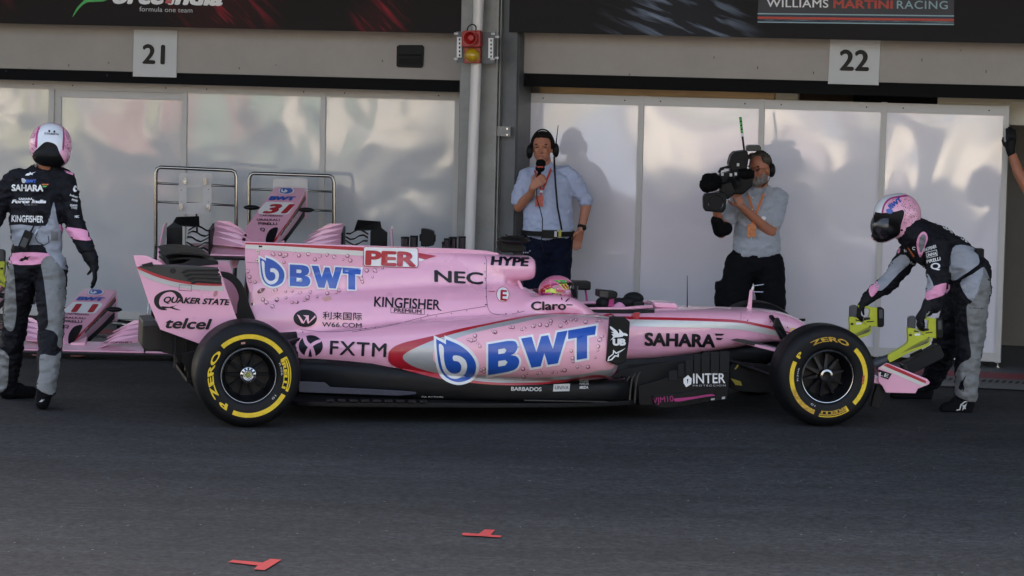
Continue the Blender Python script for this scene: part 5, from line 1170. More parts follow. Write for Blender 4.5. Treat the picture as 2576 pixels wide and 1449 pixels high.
def frame(Yf, dx, dv, label, xs=(305, 865), ys=(60, 80), plate_px=None, cut=None, leg=True):
    c0 = PY(*R5([((xs[0] + xs[1]) / 2, 600)])[0], Yf)
    t = thing('chrome_frame', label, 'stand', (c0.x, Yf, 0), 0, 'chrome wing stands')
    def P(x, y, d=0): return PY(*R5([(x, y)])[0], Yf + d)
    x0_, x1_ = xs; y0_, y1_ = ys; r = 32
    zb_ = .02
    pl, pr = P(x0_, 600), P(x1_, 620)
    path = [Vector((pl.x - .02, Yf, .03)), P(x0_, 600)] + [P(x0_, y0_ + r + 10)] + [P(x0_ + r * .3, y0_ + r * .35)] + [P(x0_ + r, y0_), P(x1_ - r, y1_), P(x1_ - r * .3, y1_ + r * .35), P(x1_, y1_ + r + 10), P(x1_, 620), Vector((pr.x - .02, Yf, .03))]
    B().tube(path, .0155, 12).out('outer_tube', 'chrome', t, smooth=1)
    for ya, yb in ((y0_ + 112, y1_ + 110), (y0_ + 240, y1_ + 245)): B().tube([P(x0_ + 4, ya), P(x1_ - 4, yb)], .010, 10).out('cross_tube', 'chrome', t, smooth=1)
    for q in (pl, pr):
        B().tube([Vector((q.x - .02, Yf - .55, .05)), Vector((q.x - .02, Yf + .25, .05))], .014, 10).out('foot_tube', 'chrome', t, smooth=1)
        B().tube([Vector((q.x - .02, Yf - .5, .06)), Vector((q.x, Yf, .75))], .007, 8).out('brace', 'chrome', t, smooth=1)
    if plate_px:
        n = B(); px0, py0, px1, py1 = plate_px
        if cut:
            cx0, cy0, cx1, cy1 = cut
            for q in ((px0, py0, px1, cy0), (px0, cy1, px1, py1), (px0, cy0, cx0, cy1), (cx1, cy0, px1, cy1)):
                n.prism([P(q[0], q[1], -.02), P(q[2], q[1], -.02), P(q[2], q[3], -.02), P(q[0], q[3], -.02)], (0, .006, 0))
            o = n.out('hanger_plate', 'alu', t)
            for hx, hy in ((505, 150), (648, 155), (478, 330), (668, 338)):
                hk = B().cyl(P(hx, hy, -.02), P(hx, hy, -.06), .016, 14).box(P(hx, hy - 6, -.065), (.014, .006, .026)).out('hook', 'steel', o)
            for hx, hy in ((482, 210), (482, 292), (672, 205), (672, 292)): B().cyl(P(hx, hy, -.02), P(hx, hy, -.024), .004, 8).out('bolt', 'ink', o)
        else: B().prism(sum([[P(px0 + 12, py0, -.02), P(px1 - 12, py0, -.02)], [P(px1, py0 + 12, -.02), P(px1, py1, -.02)], [P(px0, py1, -.02), P(px0, py0 + 12, -.02)]], []), (0, .006, 0)).out('hanger_plate', 'alu', t)
    return t
f1 = frame(25.15, 0, 0, 'empty chrome tube frame with pierced hanger plate, left of its twin', (305, 865), (50, 72), (465, 90, 692, 375), (520, 188, 635, 298))
B().tube([PY(*R5([(588, 375)])[0], 25.1), PY(*R5([(592, 505)])[0], 25.1)], .008, 8).out('hanging_rod', 'ink', f1)
frame(25.2, 0, 0, 'chrome tube frame carrying the spare nose numbered 31', (955, 1545), (92, 110), (1122, 130, 1362, 430))
# low chrome trolley feet by nose 11
t = thing('trolley_base', 'low chrome trolley base lying behind the numbered nose on the ground', 'trolley', (PG(310, 835).x, PG(310, 835).y, 0))
b0 = PG(285, 829); b1 = PG(365, 838)
B().tube([b0 + UPZ * .05, b1 + UPZ * .05], .014, 10).out('rail', 'chrome', t, smooth=1)
B().tube([b0 + Vector((0, .3, .05)), b1 + Vector((0.3, .3, .05))], .014, 10).out('rail', 'chrome', t, smooth=1)
B().tube([b0 + UPZ * .05, b0 + Vector((0, .3, .05))], .014, 10).out('rail', 'chrome', t, smooth=1)
for q in (b0, b1): B().lathe(q + Vector((.04, .04, .03)), (1, 0, 0), [(0, -.012), (.028, -.012), (.028, .012), (0, .012)], 16).out('caster', 'rubber', t)
# ---- equipment trolley with canisters behind the engine cover
def RQ2(p): return RQ(p)
Ye = 23.2
ce = PY(*RQ([(950, 560)])[0], Ye)
tr = thing('equipment_trolley', 'black equipment trolley parked behind the engine cover', 'trolley', (ce.x, Ye, 0))
B().box((ce.x + .05, Ye, ce.z / 2 - .06), (.48, .25, ce.z / 2 - .12)).out('cabinet', 'black_plastic', tr, bevel=.015)
B().box((ce.x + .05, Ye, ce.z - .17), (.50, .27, .012)).out('worktop', 'steel', tr, bevel=.004)
for sx in (-.4, .4):
    for sy in (-.2, .2): B().lathe((ce.x + sx, Ye + sy, .04), (1, 0, 0), [(0, -.015), (.038, -.015), (.038, .015), (0, .015)], 16).out('caster', 'rubber', tr)
wz = ce.z - .158
lab = iter(['shorter left canister of the left pair on the trolley', 'taller right canister of the left pair beside the lamp', 'shortest canister on the trolley, left end of right group', 'second canister of the right group, slim and glossy', 'widest canister in the middle of the right group', 'rightmost canister on the trolley, standing apart'])
for (xa, xb, y, dy) in ((480, 608, 372, 0), (615, 735, 355, 0), (1080, 1125, 445, .02), (1110, 1208, 395, -.03), (1182, 1310, 374, .03), (1322, 1435, 366, 0)):
    pa, pb_ = PY(*RQ([(xa, y)])[0], Ye + dy), PY(*RQ([(xb, y)])[0], Ye + dy); r = (pb_.x - pa.x) / 2; c = Vector(((pa.x + pb_.x) / 2, Ye + dy, 0)); zt = pa.z
    q = thing('canister', 'black glossy ' + next(lab), 'canister', (c.x, c.y, wz), 0, 'black canisters on the trolley')
    B().lathe((c.x, c.y, 0), UPZ, [(0, wz), (r * .97, wz), (r * .97, zt - .012), (r * .9, zt - .012)], 28).out('can_body', mat('glossy_black_can', (.015, .013, .017), .15, coat=1) if 'glossy_black_can' not in bpy.data.materials else bpy.data.materials['glossy_black_can'], q, smooth=.5)
    B().lathe((c.x, c.y, 0), UPZ, [(r * .9, zt - .014), (r, zt - .012), (r, zt - .002), (r * .93, zt), (0, zt)], 28).out('can_lid', 'black_plastic', q, smooth=.5)
lm = thing('work_lamp', 'black box shaped work lamp between the two groups of canisters', 'lamp', tuple(PY(*RQ([(860, 520)])[0], Ye)))
B().prism([PY(*q, Ye - .05) for q in RQ([(775, 260), (850, 262), (968, 300), (970, 495), (880, 520), (770, 515)])], (0, .12, 0)).out('lamp_housing', 'black_plastic', lm, bevel=.008)
B().prism([PY(*q, Ye - .03) for q in RQ([(966, 342), (992, 345), (990, 450), (966, 446)])], (0, .05, 0)).out('side_knob', 'black_plastic', lm, bevel=.003)
B().prism([PY(*q, Ye - .03) for q in RQ([(752, 340), (772, 335), (772, 440), (752, 438)])], (0, .05, 0)).out('side_knob', 'black_plastic', lm, bevel=.003)
p = PY(*RQ([(830, 518)])[0], Ye); B().cyl(p, (p.x, p.y, wz), .012, 10).out('lamp_stem', 'steel', lm)
# ================================================================== PEOPLE
def hand(b, wrist, fd, side, cn, L=.19, curl=.5, r=.0095, thumb=1, spread=.0):
    """fd: direction wrist->fingers; side: towards the thumb; cn: direction the fingers curl to"""
    fd = Vector(fd).normalized(); side = Vector(side); side = (side - fd * side.dot(fd)).normalized(); cn = Vector(cn); cn = (cn - fd * cn.dot(fd) - side * cn.dot(side)).normalized(); wrist = Vector(wrist)
    pl = L * .5
    for k in (-1.5, -.5, .5, 1.5):
        capsule(b, wrist + side * k * .008, .017, wrist + fd * pl * .92 + side * k * .019, .0125, 12)
    for k, ln in ((1.5, .86), (.5, 1.0), (-.5, .94), (-1.5, .74)):
        p = wrist + fd * pl * .95 + side * k * .021; a = curl * .6; d = fd + side * k * spread
        for seg, (sl, rr_) in enumerate(((.26, 1), (.16, .92), (.12, .82))):
            dd = (d * math.cos(a) + cn * math.sin(a)).normalized(); q = p + dd * L * sl * ln
            capsule(b, p, r * rr_, q, r * rr_ * .93, 10); p = q; a += curl
    t0 = wrist + fd * pl * .25 + side * .022; t1 = t0 + (side * .75 + fd * .6 + cn * .35 * thumb).normalized() * .042; t2 = t1 + (side * .25 + fd * .75 + cn * .7 * thumb).normalized() * .032; t3 = t2 + (fd * .6 - side * .1 + cn * .8 * thumb).normalized() * .026
    capsule(b, t0, .016, t1, .012, 10); capsule(b, t1, .012, t2, .0105, 10); capsule(b, t2, .0105, t3, .009, 10)
def head(b, c, yaw=0, k=1, ears=True, tilt=0):
    """c: centre of the skull; yaw>0 turns the face to picture left; face looks to -Y"""
    R = Matrix.Rotation(-yaw, 3, 'Z') @ Matrix.Rotation(tilt, 3, 'X'); ax = (R @ Vector((1, 0, 0)), R @ Vector((0, 1, 0)), R @ Vector((0, 0, 1))); c = Vector(c)
    def P(x, y, z): return c + (ax[0] * x + ax[1] * y + ax[2] * z) * k
    def E(p, r): b.ell(P(*p), tuple(q * k for q in r), 18, ax)
    E((0, .012, .02), (.078, .096, .092)); E((0, -.012, -.055), (.066, .074, .068)); E((0, -.035, -.092), (.036, .045, .030)); E((0, .03, -.03), (.068, .07, .08))
    E((0, -.078, .018), (.052, .018, .014))                      # brow
    E((-.033, -.066, -.03), (.022, .018, .02)); E((.033, -.066, -.03), (.022, .018, .02))   # cheeks
    capsule(b, P(0, -.083, -.005), .009 * k, P(0, -.107, -.038), .014 * k, 10); E((-.013, -.092, -.042), (.010, .010, .008)); E((.013, -.092, -.042), (.010, .010, .008))
    E((0, -.083, -.067), (.024, .011, .006)); E((0, -.082, -.078), (.021, .011, .0065)); E((0, -.080, -.10), (.02, .014, .014))
    if ears:
        for s_ in (-1, 1): E((s_ * .080, .012, -.02), (.010, .022, .034))
    return P, ax
def face_bits(P, ax, k, par, eye='eye'):
    for s_ in (-1, 1):
        e = B().ell(P(s_ * .032, -.080, -.005), (.013 * k, .008 * k, .0045 * k), 12, ax).out('eye', eye, par, smooth=1)
        B().ell(P(s_ * .032, -.084, .020), (.019 * k, .008 * k, .0045 * k), 10, ax).out('eyebrow', 'hair', par, smooth=1)
    B().ell(P(0, -.0925, -.0725), (.023 * k, .006 * k, .007 * k), 10, ax).out('mouth', 'lip', par, smooth=1)
def person(label, loc): return thing('person', label, 'person', loc)
UP = UPZ; LX = Vector((1, 0, 0)); LY = Vector((0, 1, 0))
# ------------------------------------------------------------ presenter
Yp = 24.5
def J(x, y, dy=0): return PY(*R4([(x, y)])[0], Yp + dy)
def G(x, y, z): return Vector((x, y, z))
pr = person('man in pale blue shirt and headset speaking into a microphone before the white partition', (J(400, 900).x, Yp, 0))
b = B(); hc_ = J(380, 205); P, ax = head(b, hc_, yaw=.12, k=1.0)
chain(b, [J(388, 300, .03), J(400, 400, .04), J(410, 520, .04), J(425, 800, .02)], [.058, .062, (.15, .10), (.15, .11)])
chain(b, [J(262, 470, .03), J(185, 700, -.02), J(290, 590, -.16)], [.05, .043, .031]); capsule(b, J(290, 590, -.16), .031, J(298, 545, -.215), .027)
hand(b, J(298, 540, -.22), (.72, -.1, .62), (-.6, 0, .8), (.25, 1, -.1), L=.165, curl=.8)
chain(b, [J(605, 480, .03), J(745, 680, .06), J(700, 890, -.02)], [.04, .043, .030])
hand(b, J(698, 895, -.02), J(660, 1010, 0) - J(698, 895, -.02), (-1, -.3, .2), (-.4, -.6, 0), L=.17, curl=.35)
hipL, hipR = J(350, 960, .02), J(500, 960, .02); footL = G(hipL.x - .06, Yp, .10); footR = G(hipR.x + .05, Yp, .10)
capsule(b, J(425, 800, .02), (.15, .11), J(425, 940, .02), (.15, .11)); chain(b, [hipL, (hipL + footL) / 2, footL], [.07, .05, .04]); chain(b, [hipR, (hipR + footR) / 2, footR], [.07, .05, .04])
pb_ = remesh('body', b, .0065, 5, 'skin', pr)
face_bits(P, ax, 1, pr)
b = B(); b.ell(P(0, .028, .038), (.086, .094, .084), 20, ax); b.ell(P(0, -.018, .088), (.070, .058, .030), 16, ax); b.ell(P(-.02, -.048, .090), (.040, .026, .018), 12, ax); b.ell(P(0, .06, 0), (.08, .07, .08), 16, ax)
for s_ in (-1, 1): b.ell(P(s_ * .078, .0, .02), (.012, .03, .045), 12, ax)
remesh('hair', b, .006, 2, 'hair', pr, wr=.010, wsc=50, cut=None)
b = B()
chain(b, [J(400, 430, .04), J(405, 520, .02), J(425, 720, .01), J(430, 850, .0)], [(.14, .09), (.205, .125), (.195, .135), (.20, .145)], 28)
capsule(b, J(270, 440, .04), .062, J(570, 425, .04), .066); capsule(b, J(430, 850, 0), (.20, .145), J(430, 880, 0), (.205, .15), 28)
chain(b, [J(250, 450, .03), J(205, 590, .0)], [.066, .070]); chain(b, [J(205, 590, 0), J(190, 640, -.01)], [.070, .066])
chain(b, [J(625, 455, .04), J(700, 600, .06)], [.068, .066]); chain(b, [J(700, 600, .06), J(738, 655, .06)], [.066, .058])
for s_ in (-1, 1): capsule(b, J(395 + s_ * 60, 345, -.02), .016, J(395 + s_ * 70, 395, -.06), .012)
remesh('shirt', b, .008, 5, 'shirt_blue', pr, wr=.016, wsc=8)
b = B(); capsule(b, J(428, 925, .01), (.19, .135), J(428, 985, .02), (.205, .15), 28)
kL, kR = G(hipL.x - .03, Yp, .5), G(hipR.x + .03, Yp, .5)
chain(b, [J(345, 990, .02), kL, footL], [(.118, .125), (.088, .09), .075], 22); chain(b, [J(510, 990, .02), kR, footR], [(.118, .125), (.088, .09), .075], 22)
remesh('trousers', b, .010, 5, 'navy', pr, wr=.012, wsc=7)
for q in (footL, footR):
    b = B(); capsule(b, q + G(0, .02, -.05), (.045, .045), q + G(0, -.17, -.06), (.045, .03)); remesh('shoe', b, .010, 3, 'black_cloth', pr)
def band(name, pts, w, th, m, par): # flat strap following points
    b = B()
    for i in range(len(pts) - 1): b.bar(pts[i], pts[i + 1], th, w, upd=Vector((0, 0, 1)))
    return b.out(name, m, par)
b = B(); Q = [J(425 + 216 * math.cos(a), 915 + 8 * math.sin(a), .005 - .15 * math.sin(-a) * -1) for a in [math.pi * k / 14 for k in range(15)]]
b = B(); N_ = 28
vs = [J(428, 915) + G(.212 * math.cos(2 * math.pi * k / N_), .16 * math.sin(2 * math.pi * k / N_), dz) for dz in (-.02, .02) for k in range(N_)]
b.add(vs, [(k, (k + 1) % N_, N_ + (k + 1) % N_, N_ + k) for k in range(N_)]); b.out('belt', 'black_plastic', pr, smooth=1)
bx_ = B().box(J(440, 925, -.175), (.060, .02, .032)).out('belt_radio_pack', 'black_plastic', pr, bevel=.004)
B().box(J(525, 920, -.197), (.011, .004, .030)).out('pack_label', mat('pack_label', (.4, .36, .05), .5), bx_); B().box(J(490, 925, -.197), (.010, .003, .022)).out('pack_grille', 'alu', bx_)
for x, y, s_ in ((275, 248, -1), (493, 237, 1)):
    hs = B().ell(J(x, y, .0), (.026, .040, .056), 20).ell(J(x - s_ * 10, y, 0), (.018, .045, .050), 20).out('headset_cup', 'black_plastic', pr, smooth=1)
arcp = [P(.098 * math.cos(a), .02, -.02 + .155 * math.sin(a)) for a in [math.pi * k / 16 for k in range(17)]]
B().tube(arcp, .006, 8).out('headset_band', 'black_plastic', pr, smooth=1)
B().tube([J(493, 185, .02), J(499, 130, .02), J(511, 30, .02)], [.006, .0035, .003], 8).out('headset_antenna', 'black_plastic', pr, smooth=1)
B().tube([J(*q) for q in ((478, 290, -.04), (482, 400, -.12), (490, 520, -.15), (505, 700, -.16), (535, 860, -.17), (540, 895, -.18))], .0075, 8).out('headset_cable', 'black_plastic', pr, smooth=1)
b = B()
for A_, Z_ in (((318, 400, -.06), (368, 560, -.16)), ((458, 378, -.05), (384, 560, -.16))): b.bar(J(*A_), J(*Z_), .017, .004, upd=LY)
b.out('lanyard', 'lanyard', pr)
B().box(J(372, 575, -.165), (.010, .004, .008)).out('lanyard_clip', 'white', pr); B().box(J(371, 598, -.162), (.008, .003, .018)).out('lanyard_strap', 'lanyard', pr)
B().box(J(355, 655, -.16), (.032, .003, .042)).out('pass_card', 'card', pr, bevel=.002)
b = B(); wv = (J(700, 890, -.02) - J(745, 680, .06)).normalized(); B().lathe(J(706, 868, -.015), wv, [(.034, -.012), (.037, -.008), (.037, .008), (.034, .012)], 20).ell(J(725, 878, -.04), (.018, .012, .018), 12).out('wristwatch', 'black_plastic', pr, smooth=1)
mic = thing('microphone', 'black microphone with foam ball and cube collar held to the presenter\'s mouth', 'microphone', tuple(J(350, 450, -.21)))
mb = B().ell(J(368, 345, -.20), (.040, .040, .036), 22); B.ell(mb, J(362, 385, -.205), (.038, .038, .03), 20); mb.out('foam_ball', 'foam', mic, smooth=1)
B().box(J(362, 372, -.232), (.026, .01, .005)).out('collar_badge', 'lanyard', mic, bevel=.002)
B().tube([J(358, 415, -.205), J(345, 470, -.21), J(333, 555, -.21)], [.016, .014, .012], 14).out('mic_handle', 'black_plastic', mic, smooth=1)
B().tube([J(*q) for q in ((333, 555, -.21), (336, 640, -.19), (362, 720, -.18), (382, 800, -.18), (380, 900, -.18), (370, 990, -.2), (400, 1100, -.2), (460, 1145, -.17), (560, 1130, -.15), (625, 1040, -.1), (632, 950, -.08), (620, 910, -.05))], .004, 8).out('mic_cable', 'black_plastic', mic, smooth=1)
# ------------------------------------------------------------ cameraman
Yc = 23.95
def RC(p): return [(1730.8 + x * .361, 289.8 + y * .361) for x, y in p]
def J(x, y, dy=0): return PY(*RC([(x, y)])[0], Yc + dy)
cmn = person('bearded man in grey short sleeved shirt and black shorts shouldering a television camera', (J(470, 900).x, Yc, 0))
b = B(); P, ax = head(b, J(492, 372), yaw=.55, k=1.02)
chain(b, [J(505, 440, .03), J(505, 520, .05), J(495, 620, .05), J(480, 880, .03), J(475, 980, .03)], [.06, .062, (.14, .09), (.14, .10), (.14, .10)])
chain(b, [J(640, 580, .05), J(575, 815, -.06)], [.05, .044]); chain(b, [J(575, 815, -.06), J(375, 640, -.20)], [.045, .030])
hand(b, J(375, 640, -.20), J(310, 500, -.22) - J(375, 640, -.20), (-.9, -.3, -.2), (-.5, .8, 0), L=.185, curl=.18)
chain(b, [J(335, 600, .02), J(232, 820, -.10)], [.05, .043]); chain(b, [J(232, 820, -.10), J(195, 640, -.22)], [.043, .032])
hand(b, J(195, 645, -.22), (0, -.1, 1), (.8, 0, 0), (.3, -1, 0), L=.17, curl=.7)
hL, hR = J(380, 1010, .03), J(565, 1010, .03); fL, fR = G(hL.x - .14, Yc, .1), G(hR.x + .10, Yc, .1); kL, kR = G(hL.x - .08, Yc - .03, .5), G(hR.x + .06, Yc - .03, .5)
chain(b, [hL, kL, fL], [.085, .055, .038]); chain(b, [hR, kR, fR], [.085, .055, .038]); capsule(b, hL, .1, hR, .1)
remesh('body', b, .0065, 5, 'skin2', cmn)
face_bits(P, ax, 1.02, cmn)
b = B(); b.ell(P(0, .035, .05), (.086, .090, .082), 20, ax); b.ell(P(0, .06, 0), (.08, .06, .08), 16, ax); b.ell(P(.06, .0, .07), (.035, .05, .04), 12, ax); b.ell(P(-.04, -.01, .09), (.045, .05, .03), 12, ax)
remesh('hair', b, .006, 2, 'hair2', cmn, wr=.014, wsc=55)
b = B(); b.ell(P(0, -.048, -.100), (.056, .052, .036), 16, ax); b.ell(P(0, -.088, -.058), (.032, .014, .009), 12, ax)
for s_ in (-1, 1): b.ell(P(s_ * .058, -.025, -.075), (.016, .045, .045), 12, ax); b.ell(P(s_ * .034, -.072, -.082), (.016, .020, .026), 10, ax)
remesh('beard', b, .005, 1, 'beard', cmn, wr=.003, wsc=80)
for s_ in (-1, 1):
    rg = [P(s_ * .034 + .024 * math.cos(a), -.098, .0 + .015 * math.sin(a)) for a in [2 * math.pi * k / 14 for k in range(15)]]
    B().tube(rg, .0018, 6).out('spectacle_rim', 'ink', cmn)
B().tube([P(.058, -.096, .004), P(.082, .0, .0)], .002, 6).out('spectacle_arm', 'ink', cmn)
b = B()
chain(b, [J(500, 545, .05), J(495, 620, .03), J(480, 800, .02), J(478, 930, .01)], [(.12, .08), (.185, .12), (.178, .13), (.19, .14)], 28)
capsule(b, J(370, 555, .05), .06, J(625, 560, .05), .062); chain(b, [J(640, 575, .05), J(600, 735, -.03)], [.070, .068]); chain(b, [J(340, 600, .03), J(285, 715, -.05)], [.062, .062])
for s_ in (-1, 1): capsule(b, J(480 + s_ * 62, 505, -.02), .016, J(482 + s_ * 52, 560, -.07), .013)
remesh('shirt', b, .008, 5, 'shirt_grey', cmn, wr=.016, wsc=8)
b = B(); capsule(b, J(470, 965, .01), (.178, .125), J(465, 1030, .01), (.195, .14), 28)
chain(b, [J(370, 1040, .01), J(300, 1335, 0)], [(.125, .13), (.125, .12)], 24); chain(b, [J(560, 1040, .01), J(580, 1335, 0)], [(.125, .13), (.118, .12)], 24)
b.box(J(215, 1240, .0), (.03, .06, .09)); b.box(J(655, 1240, .0), (.02, .06, .09))
remesh('shorts', b, .010, 6, 'black_cloth', cmn, wr=.014, wsc=7)
for q in (fL, fR):
    b = B(); capsule(b, q + G(0, .02, -.05), (.045, .045), q + G(0, -.17, -.06), (.045, .03)); remesh('shoe', b, .010, 3, 'black_cloth', cmn)
b = B(); capsule(b, J(198, 735, -.18), .046, J(225, 800, -.12), .058); capsule(b, J(225, 800, -.12), .058, J(262, 790, -.09), .056); remesh('elbow_brace', b, .008, 4, 'black_cloth', cmn)
B().ell(J(582, 383, .0), (.032, .045, .056), 20).out('headset_cup', 'black_plastic', cmn, smooth=1)
B().tube([P(.095 * math.cos(a), .03, -.01 + .145 * math.sin(a)) for a in [math.pi * k / 16 for k in range(17)]], .006, 8).out('headset_band', 'black_plastic', cmn, smooth=1)
B().tube([J(575, 425, -.03), J(560, 460, -.07), J(515, 496, -.12)], [.004, .003, .006], 8).out('headset_boom', 'black_plastic', cmn, smooth=1)
b = B(); b.bar(J(422, 560, -.10), J(462, 700, -.15), .017, .004, upd=LY); b.bar(J(530, 545, -.09), J(468, 700, -.15), .017, .004, upd=LY); b.bar(J(465, 700, -.15), J(448, 760, -.155), .017, .004, upd=LY); b.out('lanyard', 'orange', cmn)
B().box(J(443, 805, -.16), (.034, .003, .048)).out('pass_card', mat('orange_card', (.5, .16, .05), .3, var=.4, vscale=60), cmn, bevel=.002)
B().ell(J(527, 718, -.125), (.02, .004, .014), 16).out('chest_badge', 'white', cmn)
for y in (575, 657, 760, 860): B().ell(J(452 - (y - 575) * .04, y, -.118 - (.02 if y > 600 else -.02)), (.005, .003, .005), 8).out('button', 'white', cmn)
tv = thing('television_camera', 'black shoulder television camera with a hooded lens and green tipped antenna', 'camera', tuple(J(300, 420, -.2)))
def pz(px, d0, d1, name, m, par, bev=.006): return B().prism([J(x, y, d0) for x, y in px], (0, d1 - d0, 0)).out(name, m, par, bevel=bev)
pz([(228, 405), (300, 385), (390, 380), (440, 400), (430, 480), (370, 530), (280, 520), (235, 470)], -.26, -.10, 'camera_body', 'black_plastic', tv, .01)
pz([(285, 340), (300, 290), (320, 268), (400, 258), (410, 300), (395, 385), (300, 390)], -.22, .0, 'recorder_housing', 'black_plastic', tv, .01)
pz([(398, 236), (412, 226), (478, 227), (487, 240), (484, 262), (400, 262)], -.12, .05, 'receiver_box', mat('green_black_box', (.012, .02, .014), .4), tv, .006)
b = B(); b.tube([J(225, 395, -.22), J(235, 372, -.22), J(330, 345, -.2), J(345, 320, -.2)], .011, 10); b.out('top_handle', 'black_plastic', tv, smooth=1)
B().tube([J(330, 455, -.30), J(300, 455, -.34)], [.042, .042], 20).out('focus_ring', 'black_plastic', tv, smooth=.6)
B().tube([J(430, 408, -.23), J(385, 402, -.25), J(345, 400, -.25)], [.034, .040, .03], 20).out('viewfinder', 'foam', tv, smooth=.6)
b = B(); capsule(b, J(150, 470, -.42), .052, J(195, 455, -.36), .056); capsule(b, J(195, 430, -.36), .038, J(150, 430, -.4), .035); remesh('matte_cover', b, .008, 3, 'foam', tv, wr=.014, wsc=25)
pz([(128, 545), (140, 525), (255, 515), (272, 540), (268, 615), (250, 642), (140, 632), (130, 610)], -.46, -.34, 'lens_hood', 'black_plastic', tv, .01)
B().lathe(J(205, 580, -.462), LY, [(.052, 0), (.048, .002), (.03, .03), (0, .03)], 28).out('lens_glass', mat('lens_glass', (.01, .01, .014), .05, coat=1), tv, smooth=.6)
pz([(225, 470), (300, 450), (330, 520), (280, 560), (240, 540)], -.36, -.2, 'lens_barrel', 'black_plastic', tv, .01)
an = B().tube([J(381, 262, -.1), J(370, 175, -.1), J(356, 52, -.1)], [.007, .007, .0085], 8).out('antenna', 'black_plastic', tv)
for i in range(4): B().cyl(J(357 + i * 2.6, 58 + i * 24, -.1), J(358.8 + i * 2.6, 74 + i * 24, -.1), .0093, 8).out('green_band', 'green', an)
B().cyl(J(369, 150, -.1), J(371, 170, -.1), .011, 8).out('antenna_tape', 'white', an)
for x, y in ((342, 345), (328, 402), (298, 408), (246, 404), (264, 378), (244, 480), (272, 570)): B().box(J(x, y, -.27), (.008, .004, .010)).out('white_tag', 'plaque', tv)

tv.scale = (1.13, 1.13, 1.13); tv.location = tv.location + Vector((.0, -.02, -.01))
# ------------------------------------------------------------ kneeling-over mechanic on the right
Ym = 21.25
def RM(p): return [(2093.1 + x * .41675, 450.8 + y * .41675) for x, y in p]
def J(x, y, dy=0): return PY(*RM([(x, y)])[0], Ym + dy)
mr_ = person('mechanic in pink helmet and black grey suit bending over the front wheel with two blowers', (J(780, 1300).x, Ym, 0))
fN = PG(*RM([(800, 1405)])[0]); fF = PG(*RM([(560, 1325)])[0]); print('feet', fN, fF)
yN = fN.y - Ym; yF = fF.y - Ym
# near leg nearer the camera
b = B()
chain(b, [J(500, 330, 0), J(600, 400, .02), J(730, 480, .04), J(840, 570, .03)], [(.12, .17), (.155, .20), (.155, .19), (.14, .18)], 28)
capsule(b, J(840, 570, .02), (.14, .18), J(835, 650, .0), (.13, .18), 28)
capsule(b, J(470, 330, .05), .07, J(445, 345, .0), .06)
NS = J(640, 400, -.17)
chain(b, [NS, J(640, 600, -.24), J(612, 760, -.26)], [.088, .078, .058]); chain(b, [NS, J(570, 350, -.05)], [.088, .09])
FS = J(480, 430, .20)
chain(b, [FS, J(350, 620, .16), J(225, 705, .10)], [.080, .066, .050])
HN, HF = J(845, 650, -.08), J(800, 680, .12)
chain(b, [HN, J(835, 950, yN * .7), J(818, 1130, yN * .9), J(812, 1300, yN)], [(.135, .13), (.100, .105), (.085, .09), (.078, .08)], 26)
chain(b, [HF, J(690, 990, yF * .6), J(620, 1180, yF * .9), J(560, 1250, yF)], [(.13, .13), (.095, .10), (.080, .08), .070], 26)
Z = [(1, [(745, 400), (850, 410), (888, 480), (870, 530), (745, 610), (710, 580), (715, 470)]), (1, [(772, 628), (850, 572), (918, 530), (905, 600), (850, 740)]),
     (2, [(812, 770), (850, 738), (905, 600), (918, 530), (960, 640), (950, 800), (925, 1030), (905, 1040), (910, 1200), (880, 1345), (730, 1290), (742, 1180), (780, 1110), (838, 1072), (825, 950)]),
     (3, [(565, 668), (700, 625), (690, 692), (540, 735)]), (1, [(566, 560), (615, 650), (560, 672)]), (1, [(415, 455), (472, 500), (405, 565), (300, 672), (255, 640), (300, 565)]), (3, [(262, 612), (285, 655), (240, 712), (222, 660)]),
     (3, [(545, 318), (568, 325), (578, 360), (560, 410), (545, 455), (528, 470), (510, 400), (518, 350)]), (3, [(385, 385), (405, 400), (412, 430), (400, 448), (388, 425)])]
Zp = [(k, RM(P_)) for k, P_ in Z]
suit = remesh('race_suit', b, .0085, 5, ['suit_black', 'suit_light', 'suit_grey', 'suit_pink'], mr_, wr=.022, wsc=8.5, facefn=painter(Zp))
SU = [suit]
patches([(k_, sp2(P_, 3, True)) for k_, P_ in Zp], ['suit_black', 'suit_light', 'suit_grey', 'suit_pink'], SU, suit)
deco('shoulder_badge', [sp2(RM([(548, 332), (565, 345), (562, 385), (545, 430), (532, 440), (524, 400), (530, 355)]), 4, True)], 'suit_grey', SU, suit, off=.012)
for tx, a, c_, h, s_ in (('KINGFISHER', (548, 440), (632, 412), 8, .1), ('UNIVA', (570, 470), (632, 455), 8, .1), ('PIRELLI', (572, 508), (655, 488), 8.5, .1), ('Q', (596, 545), (655, 540), 16, 0), ('C', (482, 424), (500, 428), 8, 0), ('E', (436, 440), (452, 438), 8, 0)):
    word(tx, RM([a])[0], RM([c_])[0], h, 'white', SU, suit, bold=.03, slant=s_, off=.008)
word('SAHARA', RM([(668, 290)])[0], RM([(845, 400)])[0], 11, 'white', SU, suit, bold=.05, off=.008)
deco('patch_frame', [RM([(565, 440), (632, 424), (638, 462), (572, 478)]), RM([(569, 444), (629, 429), (634, 459), (575, 474)])], 'plaque', SU, suit, off=.008)
word('Force India', RM([(472, 512)])[0], RM([(560, 540)])[0], 7, 'white', SU, suit, bold=.02, off=.008)
deco('star_emblem', [RM([(762, 1262), (775, 1225), (812, 1180), (790, 1235), (800, 1262), (792, 1285)])], 'ink', SU, suit, off=.008)
deco('zip_pull', [RM([(455, 415), (462, 413), (500, 465), (490, 472)])], 'orange', SU, suit, off=.012)
